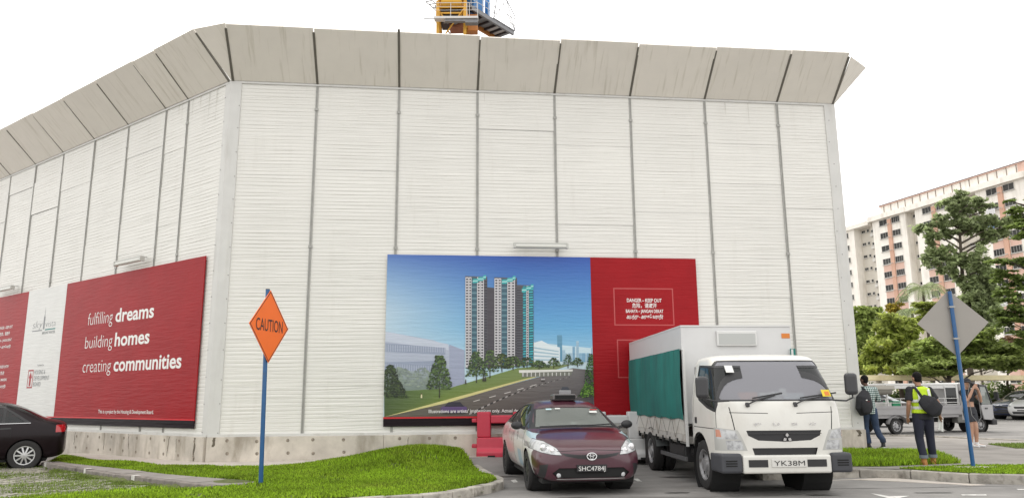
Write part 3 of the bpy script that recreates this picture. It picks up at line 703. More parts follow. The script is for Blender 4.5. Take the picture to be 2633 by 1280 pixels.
AUTH = (('UNAUTHORISED ENTRY', 1.0, 0.08, 0.016), ('\u95f2\u4eba\u514d\u8fdb', 0.5, 0.085, 0.012), ('DILARANG MASUK', 0.95, 0.078, 0.016), ('\u0b89\u0bb3\u0bcd\u0bb3\u0bc7 \u0bb5\u0bb0\u0bbe\u0ba4\u0bc0\u0bb0\u0bcd', 0.9, 0.075, 0.02))
xr_, zr2 = WL(33, 822); notice(nb, xr_ - 1.15, xr_, zr2 - 0.02, 1.15, WARN, 0.2)
xr_, zr2 = WL(22, 922); notice(nb, xr_ - 1.15, xr_, zr2 - 0.02, 1.15, AUTH, 0.2)

# -- front banners
xa, zt = WF(972, 640); xm_, _ = WF(1488, 800); xb, zt2 = WF(1750, 650); zt = (zt + zt2) / 2; _, zred = WF(967, 1049); _, zk = WF(965, 1072)
xa = (xa + WF(966, 1060)[0]) / 2; xb = (xb + WF(1757, 820)[0]) / 2
wb_ = onwall('warning_banner', 'plain red banner with a small white keep out notice above the truck', FM)
panel(wb_, 'vinyl_sheet', xm_ + 0.003, xb, WF(1560, 1043)[1], zt, VIN)
VINS = M('white_sign_strip', (0.6, 0.595, 0.57), 0.5); panel(wb_, 'white_hem', xm_ + 0.003, xb, zk - 0.05, WF(1560, 1043)[1] - 0.003, VINS, nz=2)
x0, z0 = WF(1545, 818); x1, z1 = WF(1692, 725); flat(wb_, 'notice_frame', frame_poly(x0, x1, z0, z1, 0.028), PINKL)
notice(wb_, x0 + .03, x1, WF(1600, 756)[1] - 0.03, 0.92, WARN, 0.128)
x0b, z1b = WF(1551, 853); flat(wb_, 'notice_frame', frame_poly(x0b, x0b + (x1 - x0), z1b - (z1 - z0), z1b, 0.028), PINKL)
notice(wb_, x0b + .03, x0b + x1 - x0, z1b - 0.3, 0.92, AUTH, 0.128)
letters(wb_, 'lettering', fit_text('SAFETY BARRIER', WF(1528, 1050)[0], WF(1562, 1050)[0], WF(1540, 1047)[1], 0.05, bold=0.02), INKG)
# ---- printed artist's impression
ib = onwall('picture_banner', 'large printed banner of tall teal and white tower blocks under a blue sky', FM)
zpb = zred + 0.012
panel(ib, 'black_hem', xa, xm_, zk, zred - 0.028, VINK, nz=4); panel(ib, 'red_line', xa, xm_, zred - 0.028, zpb, VINR, nz=1)
PRN = M('printed_vinyl', (1, 1, 1), 0.38, attr=True, bump=0.4, bscale=2.4, bstretch=(0.7, 1, 7), spec=0.5)
PV, PF, PC = [], [], []
pr = random.Random(11)
def pp(u, v): return WF(u, v)
layer = [0]
def poly(pts, colr, pix=True, up=True):
    if up: layer[0] += 1
    y = OFFB + 0.0012 + layer[0] * 0.00006
    P_ = [pp(*p) if pix else p for p in pts]; k = len(PV)
    P_ = [(min(max(x, xa), xm_), min(max(z, zpb), zt)) for x, z in P_]
    PV.extend((x, y, z) for x, z in P_); PF.append(tuple(range(k, k + len(P_))))
    cs = colr if isinstance(colr[0], (list, tuple)) else [colr] * len(P_)
    PC.extend(cs)
KP = 1.12
def pc(r, g, b): return c8(r, g, b, 0.9)
# sky gradient
NXg, NZg = 16, 22
def skyc(fx_, fz_):
    top = np.array([34, 78, 168]); midc = np.array([98, 168, 216]); low = np.array([190, 222, 236]); haze = np.array([206, 220, 230])
    c_ = top + (midc - top) * min(1, (fz_ / 0.45) ** 0.75) if fz_ < 0.45 else midc + (low - midc) * min(1, (fz_ - 0.45) / 0.28)
    hzf = max(0, 0.8 - fx_ * 1.35) * min(1, 0.35 + fz_ * 1.8)
    c_ = c_ + (haze - c_) * hzf; return pc(*c_)
for j in range(NZg):
    for i in range(NXg):
        q_ = [(i, j), (i + 1, j), (i + 1, j + 1), (i, j + 1)]
        poly([(xa + (xm_ - xa) * a / NXg, zt + (zpb - zt) * b / NZg) for a, b in q_], [skyc(a / NXg, b / NZg) for a, b in q_], pix=False, up=False)
# distant skyline
poly([(1340, 860), (1492, 875), (1494, 930), (1340, 925)], pc(205, 228, 238))
for i in range(16):
    u = 1345 + i * 9.3 + pr.uniform(-3, 3); hgt = pr.choice((18, 26, 34, 48)); w = pr.uniform(6, 11)
    c_ = pr.choice(((150, 190, 215), (175, 205, 222), (132, 176, 206))); poly([(u, 910), (u + w, 910), (u + w, 905 - hgt), (u, 905 - hgt)], pc(*c_))
    for k in range(3): poly([(u + 1 + k * w / 3, 908), (u + 1.8 + k * w / 3, 908), (u + 1.8 + k * w / 3, 908 - hgt), (u + 1 + k * w / 3, 908 - hgt)], pc(120, 160, 190))
poly([(1402, 908), (1414, 908), (1413, 842), (1401, 842)], pc(96, 150, 180))
poly([(1340, 862), (1362, 856), (1385, 868), (1408, 873), (1408, 912), (1340, 918)], pc(226, 236, 240))
for k in range(4): poly([(1343, 872 + k * 10), (1405, 882 + k * 7), (1405, 885 + k * 7), (1343, 876 + k * 10)], pc(165, 195, 210))
# faded long building on the left
poly([(966, 833), (1090, 855), (1132, 872), (1130, 980), (966, 985)], pc(178, 186, 204))
poly([(966, 833), (1128, 865), (1128, 880), (966, 858)], pc(196, 204, 220))
for (v0, v1, v2, v3) in ((862, 884, 876, 892), (910, 938, 908, 930)):
    poly([(968, v0), (1120, v2 - 2), (1120, v3), (968, v1)], pc(150, 160, 182))
    for k in range(26): u = 970 + k * 5.9; poly([(u, v0 + 3 + k * .35), (u + 1.1, v0 + 3 + k * .35), (u + 1.1, v1 - 1 + k * .1), (u, v1 - 1 + k * .1)], pc(188, 196, 212))
poly([(1130, 866), (1168, 880), (1168, 965), (1130, 975)], pc(160, 168, 192))
poly([(966, 930), (1130, 935), (1130, 985), (966, 990)], [pc(160, 172, 178), pc(160, 172, 178), pc(120, 135, 125), pc(110, 128, 112)])
# ground: lawn, kerb line, road
poly([(966, 985), (1130, 975), (1300, 925), (1440, 915), (1300, 960), (1120, 1010), (966, 1060)], [pc(70, 92, 50), pc(108, 132, 66), pc(120, 140, 78), pc(130, 145, 90), pc(122, 140, 60), pc(112, 132, 50), pc(70, 88, 42)])
poly([(966, 1060), (1120, 1012), (1300, 962), (1440, 925), (1494, 930), (1494, 1049), (966, 1049)], [pc(96, 92, 80), pc(98, 92, 84), pc(104, 98, 96), pc(120, 116, 116), pc(100, 95, 98), pc(72, 66, 70), pc(60, 54, 52)])
poly([(966, 1052), (1120, 1005), (1300, 957), (1410, 930), (1300, 961), (1125, 1012), (966, 1062)], pc(214, 206, 140))
for a, b in ((1145, 1020), (1190, 1008), (1230, 998), (1268, 988), (1300, 979), (1332, 970)): poly([(a, b), (a + 16, b - 4.5), (a + 17, b - 3.2), (a + 1, b + 1.4)], pc(215, 212, 208))
for k in range(34):
    f = k / 33; u = 1180 + f * 250; v = 1042 - f * 92 - 10 * math.sin(f * 3); s = 4.2 - 2.8 * f
    poly([(u, v), (u + s * 1.6, v - s * .7), (u + s * 1.6, v - s * 1.7), (u, v - s * 1.0)], pc(34, 30, 32) if k % 2 else pc(170, 166, 164))
for a, b in ((1440, 1000), (1462, 985), (1478, 972)): poly([(a, b), (a + 10, b - 4), (a + 11, b - 2.6), (a + 1, b + 1.6)], pc(215, 212, 208))
# covered walkway and little pavilion
poly([(1305, 930), (1440, 928), (1440, 933), (1305, 937)], pc(232, 232, 226)); poly([(1312, 937), (1440, 933), (1436, 943), (1312, 948)], pc(120, 122, 112))
for k in range(12): poly([(1314 + k * 10.5, 936), (1316 + k * 10.5, 936), (1316 + k * 10.5, 946 - k * .2), (1314 + k * 10.5, 946 - k * .2)], pc(225, 225, 220))
# three towers
def tower(u0, u1, v0, v1, cols):
    poly([(u0, v0), (u1, v0 + 2), (u1 + 1, v1 - 4), (u0 + 1, v1)], pc(84, 82, 90)); w = (u1 - u0) / sum(c[0] for c in cols); u = u0
    for wd, kind in cols:
        a, b = u + 0.4, u + wd * w - 0.4; u += wd * w
        if kind == 'w':
            poly([(a, v0 + 3), (b, v0 + 3), (b, v1 - 3), (a, v1 - 3)], pc(212, 211, 214))
            n_ = 31
            for k in range(n_):
                t_ = v0 + 6 + (v1 - v0 - 12) * k / n_; h_ = (v1 - v0) / n_ * 0.55
                poly([(a + (b - a) * .2, t_), (b - (b - a) * .2, t_), (b - (b - a) * .2, t_ + h_), (a + (b - a) * .2, t_ + h_)], pc(62, 58, 68), up=(k == 0))
        elif kind == 'g':
            poly([(a, v0 + 3), (b, v0 + 3), (b, v1 - 3), (a, v1 - 3)], pc(66, 104, 120))
            for k in range(31):
                t_ = v0 + 6 + (v1 - v0 - 12) * k / 31; poly([(a, t_), (b, t_), (b, t_ + 1.6), (a, t_ + 1.6)], pc(128, 165, 175) if k % 2 else pc(40, 66, 82), up=(k == 0))
        elif kind == 't':
            poly([(a, v0 + 3), (b, v0 + 3), (b, v1 - 3), (a, v1 - 3)], pc(24, 84, 98))
            for k in range(30):
                t_ = v0 + 4 + (v1 - v0 - 10) * k / 30; sh = 1.3 * (k % 2); poly([(a + sh, t_), (b + sh - 1, t_ - .8), (b + sh - 1, t_ + 2.3), (a + sh, t_ + 3)], pc(70, 190, 200) if k % 3 else pc(40, 150, 170), up=(k == 0))
        elif kind == 'd':
            poly([(a, v0 + 8), (b, v0 + 8), (b, v1 - 3), (a, v1 - 3)], pc(58, 57, 66))
            for k in range(30): t_ = v0 + 10 + (v1 - v0 - 14) * k / 30; poly([(a, t_), (b, t_), (b, t_ + 1.1), (a, t_ + 1.1)], pc(108, 108, 116), up=(k == 0))
poly([(1224, 722), (1246, 724), (1246, 925), (1224, 925)], pc(72, 68, 76))
tower(1243, 1300, 697, 922, [(1, 'w'), (.8, 'w'), (1.5, 'g'), (1, 'w'), (1, 'w'), (.5, 'd')])
tower(1170, 1225, 694, 926, [(1, 'w'), (.8, 'w'), (1.5, 'g'), (1, 'w'), (1, 'w'), (.9, 'd')])
tower(1299, 1341, 716, 920, [(1.2, 'd'), (.5, 'd'), (1, 't'), (.7, 'w'), (1.3, 't')])
for (a, b, v) in ((1189, 1222, 694), (1262, 1296, 696), (1312, 1341, 717)):
    n_ = 5
    for k in range(n_):
        u = a + (b - a) * k / n_; w = (b - a) / n_ * 1.02; t_ = v + 8 - k * 2.4 + (2 if k % 2 else 0)
        poly([(u, t_), (u + w, t_ - 1), (u + w, t_ + 9), (u, t_ + 10)], pc(60, 178, 178)); poly([(u, t_ + 4), (u + w, t_ + 3), (u + w, t_ + 5), (u, t_ + 6)], pc(190, 222, 224))
# printed trees
def ptree(u, v, w, h_, n_, tone=(1, 1, 1), trunk=True):
    if trunk: poly([(u - 1.2, v), (u + 1.2, v), (u + .8, v - h_ * .5), (u - .8, v - h_ * .5)], pc(44, 40, 30))
    for k in range(int(n_ * 2.2)):
        f = pr.random(); a = pr.uniform(-1, 1) * (1 - 0.75 * f ** 1.3) * w / 2; b = v - h_ * (0.22 + 0.78 * f); s = w * pr.uniform(.03, .075)
        base = pr.choice(((52, 74, 38), (72, 98, 50), (40, 58, 34), (96, 122, 62), (30, 46, 28)))
        c_ = pc(*[min(255, x * t_) for x, t_ in zip(base, tone)]) if tone[0] < 2 else pc(*[x * .3 + y_ * .7 for x, y_ in zip(base, (172, 182, 186))])
        an = pr.uniform(0, 6); poly([(u + a + s * math.cos(an + q2 * 1.57) * pr.uniform(.6, 1.1), b + s * .8 * math.sin(an + q2 * 1.57) * pr.uniform(.6, 1.1)) for q2 in range(4)], c_, up=(k % 12 == 0))
ptree(1010, 985, 90, 60, 60, (2.2, 2.1, 2.3), False); ptree(1060, 980, 70, 55, 50, (2.3, 2.2, 2.4), False)
ptree(1262, 935, 60, 45, 90, (1.1, 1.0, .9)); ptree(1232, 950, 46, 70, 110); ptree(1198, 962, 56, 78, 150); ptree(1290, 930, 60, 34, 70, (.9, .9, .8)); ptree(1325, 925, 50, 26, 50)
ptree(1355, 928, 50, 22, 60); ptree(1392, 926, 40, 26, 60); ptree(1428, 925, 30, 34, 60, (.8, .9, .8)); ptree(1452, 922, 36, 22, 50)
ptree(1105, 1000, 64, 106, 230); ptree(982, 1018, 60, 100, 200, (.75, .75, .75), False); ptree(1000, 1010, 50, 50, 100, (.7, .7, .7), False); ptree(1486, 1000, 40, 110, 190, (.85, 1.05, .8), False); ptree(1478, 1008, 50, 44, 100, (1.3, 1.4, 1.0), False)
# small printed people and cars
for u, v, c_ in ((1060, 1000, (220, 214, 170)), (1171, 965, (60, 50, 50)), (1215, 958, (50, 44, 44)), (1220, 958, (44, 40, 44))):
    poly([(u - 2, v), (u + 2, v), (u + 1.6, v - 9), (u - 1.6, v - 9)], pc(*c_)); poly([(u - 1.2, v - 9), (u + 1.2, v - 9), (u + 1, v - 12), (u - 1, v - 12)], pc(90, 66, 50))
def pcar(u, v, w, h_, c1, c2):
    poly([(u, v), (u + w, v), (u + w, v - h_ * .5), (u + w * .9, v - h_ * .6), (u + w * .1, v - h_ * .6), (u, v - h_ * .45)], pc(*c1)); poly([(u + w * .14, v - h_ * .55), (u + w * .9, v - h_ * .55), (u + w * .74, v - h_), (u + w * .3, v - h_)], pc(*c2)); poly([(u + w * .05, v + 1), (u + w * .95, v + 1), (u + w * .9, v + 3), (u + w * .1, v + 3)], pc(30, 26, 28))
pcar(1405, 990, 30, 18, (165, 165, 168), (70, 74, 84)); pcar(1360, 955, 10, 7, (180, 176, 176), (80, 80, 88)); pcar(1108, 1036, 66, 26, (92, 70, 120), (38, 34, 52))
mb = MB(); mb.v = PV; mb.f = PF; mb.mi = [0] * len(PF)
me = bpy.data.meshes.new('printed_picture'); me.from_pydata(PV, [], PF); me.materials.append(PRN)
ca = me.color_attributes.new('Col', 'FLOAT_COLOR', 'CORNER'); ca.data.foreach_set('color', [x for c_ in PC for x in (*c_, 1.0)])
me.update(); link('printed_picture', me, ib)
mb = MB(); mb.box(xa, xm_, 0.045, OFFB, zpb, zt); part('vinyl_sheet', mb, VINW, ib)
x0, z0 = WF(1078, 1034); x1, _ = WF(1400, 1030); letters(ib, 'lettering', fit_text('Illustrations are artists\' impressions only. Actual developments may differ.', x0, x1, z0 - 0.03, 0.075, bold=0.01), INKW, y=OFFB + 0.0012 + layer[0] * 0.00006 + 0.005)

# ---- tube lamps above the banners
LAMPW = M('lamp_housing', (0.5, 0.5, 0.47), 0.4); TUBEM = M('lamp_diffuser', (0.66, 0.66, 0.62), 0.35)
def tube_lamp(mat, x0, x1, z, label):
    r = bpy.data.objects.new('tube_lamp', None); COL.objects.link(r); r.matrix_world = mat @ Matrix.Translation((0, 0, 0)); tag(r, label, 'light fitting', 'tube lamps over the banners')
    mb = MB(); mb.tube([(x0, 0.26, z), (x1, 0.26, z)], 0.055, 12); part('diffuser', mb, TUBEM, r, smooth=True)
    mb = MB(); mb.box(x0 - 0.03, x1 + 0.03, 0.215, 0.305, z + 0.035, z + 0.08); part('housing', mb, LAMPW, r)
    for xe in (x0 - 0.05, x1): mb = MB(); mb.box(xe, xe + 0.05, 0.2, 0.32, z - 0.05, z + 0.07); part('end_cap', mb, LAMPW, r)
    for x in (x0 + 0.2, x1 - 0.2):
        mb = MB(); mb.beam((x, 0.02, z + 0.1), (x, 0.27, z + 0.06), 0.03, 0.02); part('bracket', mb, POST, r)
x0, z0 = WF(1305, 622); x1, _ = WF(1430, 624); tube_lamp(FM, x0 - .1, x1 - .1, z0, 'white tube lamp bracketed over the tower block picture banner')
x0, z0 = WL(311, 665); x1, z1 = WL(374, 656); tube_lamp(LM, x0, x1, (z0 + z1) / 2, 'white tube lamp bracketed over the slogan banner')
x1, z1 = WL(47, 725); tube_lamp(LM, x1 - 1.35, x1, z1, 'white tube lamp bracketed over the far notice banner')
# ================================================================== apartment block
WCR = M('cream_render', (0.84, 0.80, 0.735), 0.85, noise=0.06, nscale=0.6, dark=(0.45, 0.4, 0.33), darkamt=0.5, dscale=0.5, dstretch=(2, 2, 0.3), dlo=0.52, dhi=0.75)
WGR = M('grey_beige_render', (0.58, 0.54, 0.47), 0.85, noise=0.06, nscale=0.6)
WPK = M('pink_render', (0.66, 0.45, 0.37), 0.85, noise=0.08, nscale=0.6)
WOR = M('orange_pilaster', (0.6, 0.37, 0.27), 0.85, noise=0.08, nscale=0.6)
WRF = M('dark_roof_edge', (0.17, 0.12, 0.11), 0.8)
WFR = M('window_frame_paint', (0.5, 0.49, 0.46), 0.5)
WGL = M('dark_window_glass', (0.03, 0.03, 0.028), 0.3, vary=0.6, spec=0.25)
ACM = M('air_conditioner_casing', (0.6, 0.58, 0.54), 0.6)
block = thing('apartment_block', 'cream and pink slab apartment block with long attic strip behind the trees', 'building', (78.13, 162.16, 0), math.atan2(-0.9532, 0.3024))
ROOF = 38.3
def bwall(name, x0, x1, y0, y1, z0, z1, mt): mb = MB(); mb.box(x0, x1, y0, y1, z0, z1); return part(name, mb, mt, block)
def win_mesh(w, h_, n_, bars):
    f = MB(); t = 0.05
    f.box(-w / 2, w / 2, -0.09, 0.02, 0, t); f.box(-w / 2, w / 2, -0.09, 0.02, h_ - t, h_); f.box(-w / 2, -w / 2 + t, -0.09, 0.02, t, h_ - t); f.box(w / 2 - t, w / 2, -0.09, 0.02, t, h_ - t)
    for k in range(1, n_): x = -w / 2 + w * k / n_; f.box(x - 0.02, x + 0.02, -0.03, 0.02, t, h_ - t)
    if bars:
        for k in range(1, 10): x = -w / 2 + w * k / 10; f.box(x - 0.012, x + 0.012, -0.12, -0.095, t, h_ - t)
    f.box(-w / 2 - 0.1, w / 2 + 0.1, -0.22, 0.02, -0.1, -0.001)
    g = MB(); g.box(-w / 2 + 0.02, w / 2 - 0.02, 0.0, 0.018, 0.02, h_ - 0.02)
    return f.mesh('window', WFR), g.mesh('pane', WGL)
WM = [win_mesh(2.15, 1.25, 4, False), win_mesh(2.15, 1.25, 3, False), win_mesh(2.15, 1.25, 2, False)]
WS = win_mesh(1.1, 0.6, 2, False); WT = win_mesh(0.65, 0.6, 1, False); WN = win_mesh(0.95, 1.15, 2, False)
def window(x, z, y, kind):
    f, g = kind; o = link('window', f, block, loc=(x, y, z)); link('pane', g, o)
for (x0, x1) in ((0.72, 9.8), (12.25, 21.3), (26.4, 36.2), (38.7, 48)):
    bwall('wall', x0, x1, 0.0, 12.0, 0, ROOF, WCR)
    bwall('parapet', x0 - 0.75, x1 + 0.5, -0.75, 0.6, ROOF + 0.002, ROOF + 1.08, WCR)
for (x0, x1) in ((9.8, 12.25), (21.3, 26.4), (36.2, 38.7)):
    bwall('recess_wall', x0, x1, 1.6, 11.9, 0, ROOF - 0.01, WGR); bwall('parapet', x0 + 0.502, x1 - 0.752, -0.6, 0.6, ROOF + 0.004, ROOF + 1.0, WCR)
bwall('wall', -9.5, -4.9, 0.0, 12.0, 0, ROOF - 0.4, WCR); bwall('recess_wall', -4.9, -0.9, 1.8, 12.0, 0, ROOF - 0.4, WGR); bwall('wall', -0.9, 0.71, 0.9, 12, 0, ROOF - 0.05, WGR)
bwall('parapet', -9.7, -0.05, -0.5, 2.5, ROOF - 0.398, ROOF + 0.5, WCR); bwall('roof', -9.0, -1.0, 1.0, 11, ROOF + 0.502, ROOF + 0.9, WRF)
bwall('roof_slab', -0.5, 48.5, 0.602, 11.8, ROOF + 0.006, ROOF + 0.9, WCR)
# attic strip with mullions
bwall('attic_wall', 3.2, 35.2, 0.2, 10, ROOF + 0.902, ROOF + 2.75, WCR); bwall('attic_wall', 35.202, 47, 0.1, 10, ROOF + 0.902, ROOF + 2.9, WPK)
bwall('roof', 2.8, 36, -0.05, 10.5, ROOF + 2.752, ROOF + 2.86, WPK); bwall('roof', 3.0, 48, 0.05, 10.4, ROOF + 2.903, ROOF + 3.12, WRF)
mul = MB(); mul.box(-0.05, 0.05, 0.1, 0.198, ROOF + 0.95, ROOF + 2.75); mulm = mul.mesh('mullion', M('mullion_brown', (.24, .19, .16), .8))
for k in range(17): link('mullion', mulm, block, loc=(4.2 + k * 1.92, 0, 0))
acb = MB(); acb.box(-0.42, 0.42, -0.35, 0.0, 0, 0.62); acb.lathe([(0.0, -0.36), (0.24, -0.36), (0.24, -0.351)], 10, origin=(0.05, 0, 0.31), axis='y'); acm = acb.mesh('air_conditioner', ACM)
brk = MB(); brk.box(-0.05, 0.05, -0.55, 0.0, -0.05, 0.05); brk.box(-0.5, 0.5, -0.57, -0.5, -0.03, 0.03); brkm = brk.mesh('pole_bracket', WFR)
sp = MB(); sp.box(-1.05, 1.05, -0.03, 0.0, 0, 1.35); spm = {0: sp.mesh('spandrel', WPK)}
CLO = [M('washing_white', (0.65, 0.65, 0.66), 0.9), M('washing_blue', (0.12, 0.2, 0.4), 0.9), M('washing_dark', (0.08, 0.06, 0.07), 0.9)]
for i, c in enumerate((5.55, 17.0, 31.5, 43.5)):
    bwall('pilaster', c - 0.47, c + 0.47, -0.28, -0.002, 0, ROOF - 0.4, WOR)
    for k in range(13):
        z = 36.85 - 2.79 * k
        for xw in (c - 1.75, c + 1.65):
            window(xw, z, -0.005, rnd.choice(WM))
            if k >= 3 and rnd.random() < 0.75: link('spandrel', spm[0], block, loc=(xw, -0.003, z - 1.53))
        link('pole_bracket', brkm, block, loc=(c, -0.28, z - 0.05))
        if k < 9 and rnd.random() < 0.3:
            mb = MB(); x = c - 2.6
            for q in range(5): w = rnd.uniform(.25, .4); mb.box(x, x + w, -0.95, -0.9, z - rnd.uniform(.5, .9), z + 0.1); x += w + 0.06
            part('washing', mb, rnd.choice(CLO), block)
for k in range(13):
    z = 37.2 - 2.79 * k
    for x0 in (9.95, 22.4, 36.3): window(x0 + 0.85, z, 1.595, WS); window(x0 + 1.9, z, 1.595, WT)
    window(-4.0, z - 0.3, 1.795, WS); window(-2.6, z - 0.3, 1.795, WT); window(-7.1, z - 0.95, -0.005, WN); window(-0.4, z - 0.9, 0.895, WT)
    if k % 4 != 3: link('air_conditioner', acm, block, loc=(-0.4, 0.89, z - 1.75))

# ================================================================== trees
BARK = M('tree_bark', (0.075, 0.06, 0.045), 0.95, noise=0.3, nscale=3, bump=0.4, bscale=20)
def leafmat(name, c): return M(name, c, 0.55, island=0.5, noise=0.35, nscale=0.5, transl=0.55, spec=0.3)
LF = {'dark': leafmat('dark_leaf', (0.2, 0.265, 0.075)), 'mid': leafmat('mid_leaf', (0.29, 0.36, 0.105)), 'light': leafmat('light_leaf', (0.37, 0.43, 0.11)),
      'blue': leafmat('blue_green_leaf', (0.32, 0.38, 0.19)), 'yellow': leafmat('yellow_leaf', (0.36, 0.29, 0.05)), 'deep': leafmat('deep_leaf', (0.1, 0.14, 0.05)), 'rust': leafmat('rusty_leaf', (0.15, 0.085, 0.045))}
def leaf_cloud(name, clusters, dens, size, mat, parent, seed, flat=0.0):
    r = np.random.default_rng(seed); P_ = []
    for (c, rad, wgt) in clusters:
        n = int(dens * wgt * (rad[0] * rad[1] * rad[2]) ** (2 / 3))
        # several sprays inside each cluster so that gaps stay open
        n = int(n * 2.6); ns = max(6, n // 70); d = r.normal(size=(ns, 3)); d /= np.linalg.norm(d, axis=1)[:, None]; cen = d * (r.uniform(0.25, 1.0, (ns, 1)) ** 0.5)
        k = r.integers(0, ns, n); p = cen[k] + r.normal(0, 0.2, (n, 3)) * np.array([1, 1, 1.0]); P_.append(p * np.array(rad) + np.array(c))
    P_ = np.concatenate(P_); n = len(P_)
    nrm = r.normal(size=(n, 3)); nrm[:, 2] = np.abs(nrm[:, 2]) + 0.5 + flat; nrm /= np.linalg.norm(nrm, axis=1)[:, None]
    t = np.cross(nrm, r.normal(size=(n, 3))); t /= np.linalg.norm(t, axis=1)[:, None]; b = np.cross(nrm, t)
    s = (size * 1.25 * r.uniform(0.6, 1.4, n))[:, None]
    V = np.stack([P_ - t * s, P_ - b * s * 0.5, P_ + t * s, P_ + b * s * 0.5], 1).reshape(-1, 3)
    o = link(name, raw_mesh(name, V, np.arange(n * 4).reshape(-1, 4), mat), parent); return o
def limb(mb, a, b, r0, r1, sag=0.0):
    a = Vector(a); b = Vector(b); m_ = (a + b) / 2 + Vector((rnd.uniform(-.1, .1), rnd.uniform(-.1, .1), sag)) * (b - a).length * 0.5
    mb.tube([a, a.lerp(m_, .5), m_, m_.lerp(b, .5), b], [r0, r0 * .8 + r1 * .2, (r0 + r1) / 2, r0 * .25 + r1 * .75, r1], 7)
def pix_tree(label, trunk_uv, Y, cl, leaf, dens, size, base_z=0.15, group=None, r0=0.2, depth=1.0, flat=0.0, seed=1, extra=None, spread=1.2, vs=1.2):
    """trunk_uv: photo points up the trunk; cl: crown clumps (u, v, ru, rv[, dy]) at distance Y"""
    b0 = atY(*trunk_uv[0], Y); root = thing('tree', label, 'tree', (b0.x, Y, base_z), group=group); k = Y / FOCAL * 1.02
    org = Vector((b0.x, Y, base_z)); r = random.Random(seed)
    pts = [Vector((b0.x, Y, base_z))] + [atY(u, v, Y) for u, v in trunk_uv]; pts = [p - org for p in pts]; pts = [pts[0]] + [p for p in pts[1:] if p.z > 0.5]
    mb = MB(); n_ = len(pts); mb.tube(pts, [r0 * (1 - 0.8 * i / (n_ - 1)) for i in range(n_)], 9)
    cs = []
    for c in cl:
        u, v, ru, rv = c[:4]; dy = c[4] if len(c) > 4 else r.uniform(-1, 1) * ru * k * 0.8
        p = atY(u, v, Y) - org; p = Vector((p.x, dy, p.z)); cs.append((tuple(p), (ru * k * spread, ru * k * depth * spread, rv * k * vs), 1.0))
        # limb from the trunk to the clump
        tz = max(min(p.z - 0.35 * abs(p.x - pts[-1].x) - 0.3, pts[-1].z), pts[1].z * 0.5)
        j = min(range(n_ - 1), key=lambda q: abs((pts[q].z + pts[q + 1].z) / 2 - tz)); f = (tz - pts[j].z) / max(0.01, pts[j + 1].z - pts[j].z); a = pts[j].lerp(pts[j + 1], max(0, min(1, f)))
        limb(mb, a, p + Vector((0, 0, -rv * k * 0.2)), r0 * 0.36, r0 * 0.07, 0.12)
        for q in range(2): limb(mb, a.lerp(p, .6), p + Vector((r.uniform(-.7, .7) * ru * k, r.uniform(-.6, .6) * ru * k, r.uniform(-.2, .5) * rv * k)), r0 * .12, r0 * .04)
    part('trunk', mb, BARK, root, smooth=True)
    leaf_cloud('crown', cs, dens, size, LF[leaf], root, seed, flat)
    return root
z2 = lambda a, b, ru, rv, *e: (2380 + a * .2077, 400 + b * .2077, ru * .2077, rv * .2077, *e)
z3_ = lambda a, b, ru, rv, *e: (2380 + a * .2556, 640 + b * .2556, ru * .2556, rv * .2556, *e)
z4 = lambda a, b, ru, rv, *e: (2170 + a * .17569, 780 + b * .17569, ru * .17569, rv * .17569, *e)
pix_tree('tall tiered tree with open crown rising in front of the apartment block', [(2492, 930), (2486, 840), (2474, 700), (2468, 600), (2462, 510)], 55,
         [z2(410, 480, 85, 26), z2(430, 560, 190, 36), z2(640, 570, 160, 34), z2(780, 600, 90, 32), z2(240, 625, 110, 50), z2(420, 690, 100, 60), z2(560, 660, 120, 40), z2(700, 690, 46, 30), z2(230, 795, 110, 46), z2(90, 890, 130, 62), z2(290, 890, 140, 60), z2(470, 860, 170, 64), z2(640, 850, 150, 62), z2(800, 810, 170, 50), z2(930, 870, 130, 50), z2(90, 990, 100, 60), z2(300, 980, 70, 50), z2(850, 980, 150, 62), z2(990, 990, 110, 60), z2(120, 1070, 60, 40), z2(700, 1040, 60, 50),
          z3_(50, 130, 80, 70), z3_(230, 90, 110, 70), z3_(200, 190, 90, 50), z3_(520, 110, 100, 80), z3_(560, 200, 90, 70), z3_(320, 220, 80, 40), z3_(560, 310, 130, 80), z3_(430, 460, 130, 60), z3_(600, 500, 130, 90), z3_(500, 590, 130, 60), z3_(120, 40, 90, 50), z3_(400, 150, 90, 60), z3_(640, 420, 110, 80), z3_(420, 330, 90, 60), z3_(560, 700, 130, 70), z3_(660, 620, 90, 80)], 'blue', 330, 0.15, r0=0.24, depth=0.8, flat=0.2, seed=21, spread=1.12, vs=1.55)
pix_tree('dark layered tree with flat sprays at the edge of the car park', [(2722, 990), (2725, 760), (2722, 560), (2718, 480)], 38,
         [z2(1190, 640, 90, 34), z2(1160, 700, 110, 40), z2(1230, 760, 130, 36), z2(1130, 910, 150, 36), z2(1230, 850, 130, 40), z2(1080, 830, 90, 16), z2(1160, 1010, 140, 34), z2(1250, 980, 150, 60), z2(1040, 560, 60, 9), z2(1060, 690, 60, 9),
          z3_(830, 115, 170, 22), z3_(960, 130, 130, 40), z3_(800, 230, 120, 20), z3_(870, 300, 160, 36), z3_(950, 380, 150, 36), z3_(880, 440, 130, 26), z3_(860, 530, 120, 26), z3_(940, 580, 130, 50), z3_(870, 640, 140, 34), z3_(860, 730, 130, 34), z3_(950, 700, 120, 50), z3_(900, 850, 120, 30), z3_(960, 930, 90, 60), (2720, 500, 50, 10), (2740, 600, 60, 14), (2740, 700, 60, 14), (2740, 820, 60, 16)], 'dark', 700, 0.105, r0=0.2, depth=0.9, flat=1.2, seed=22, spread=1.05, vs=1.3)
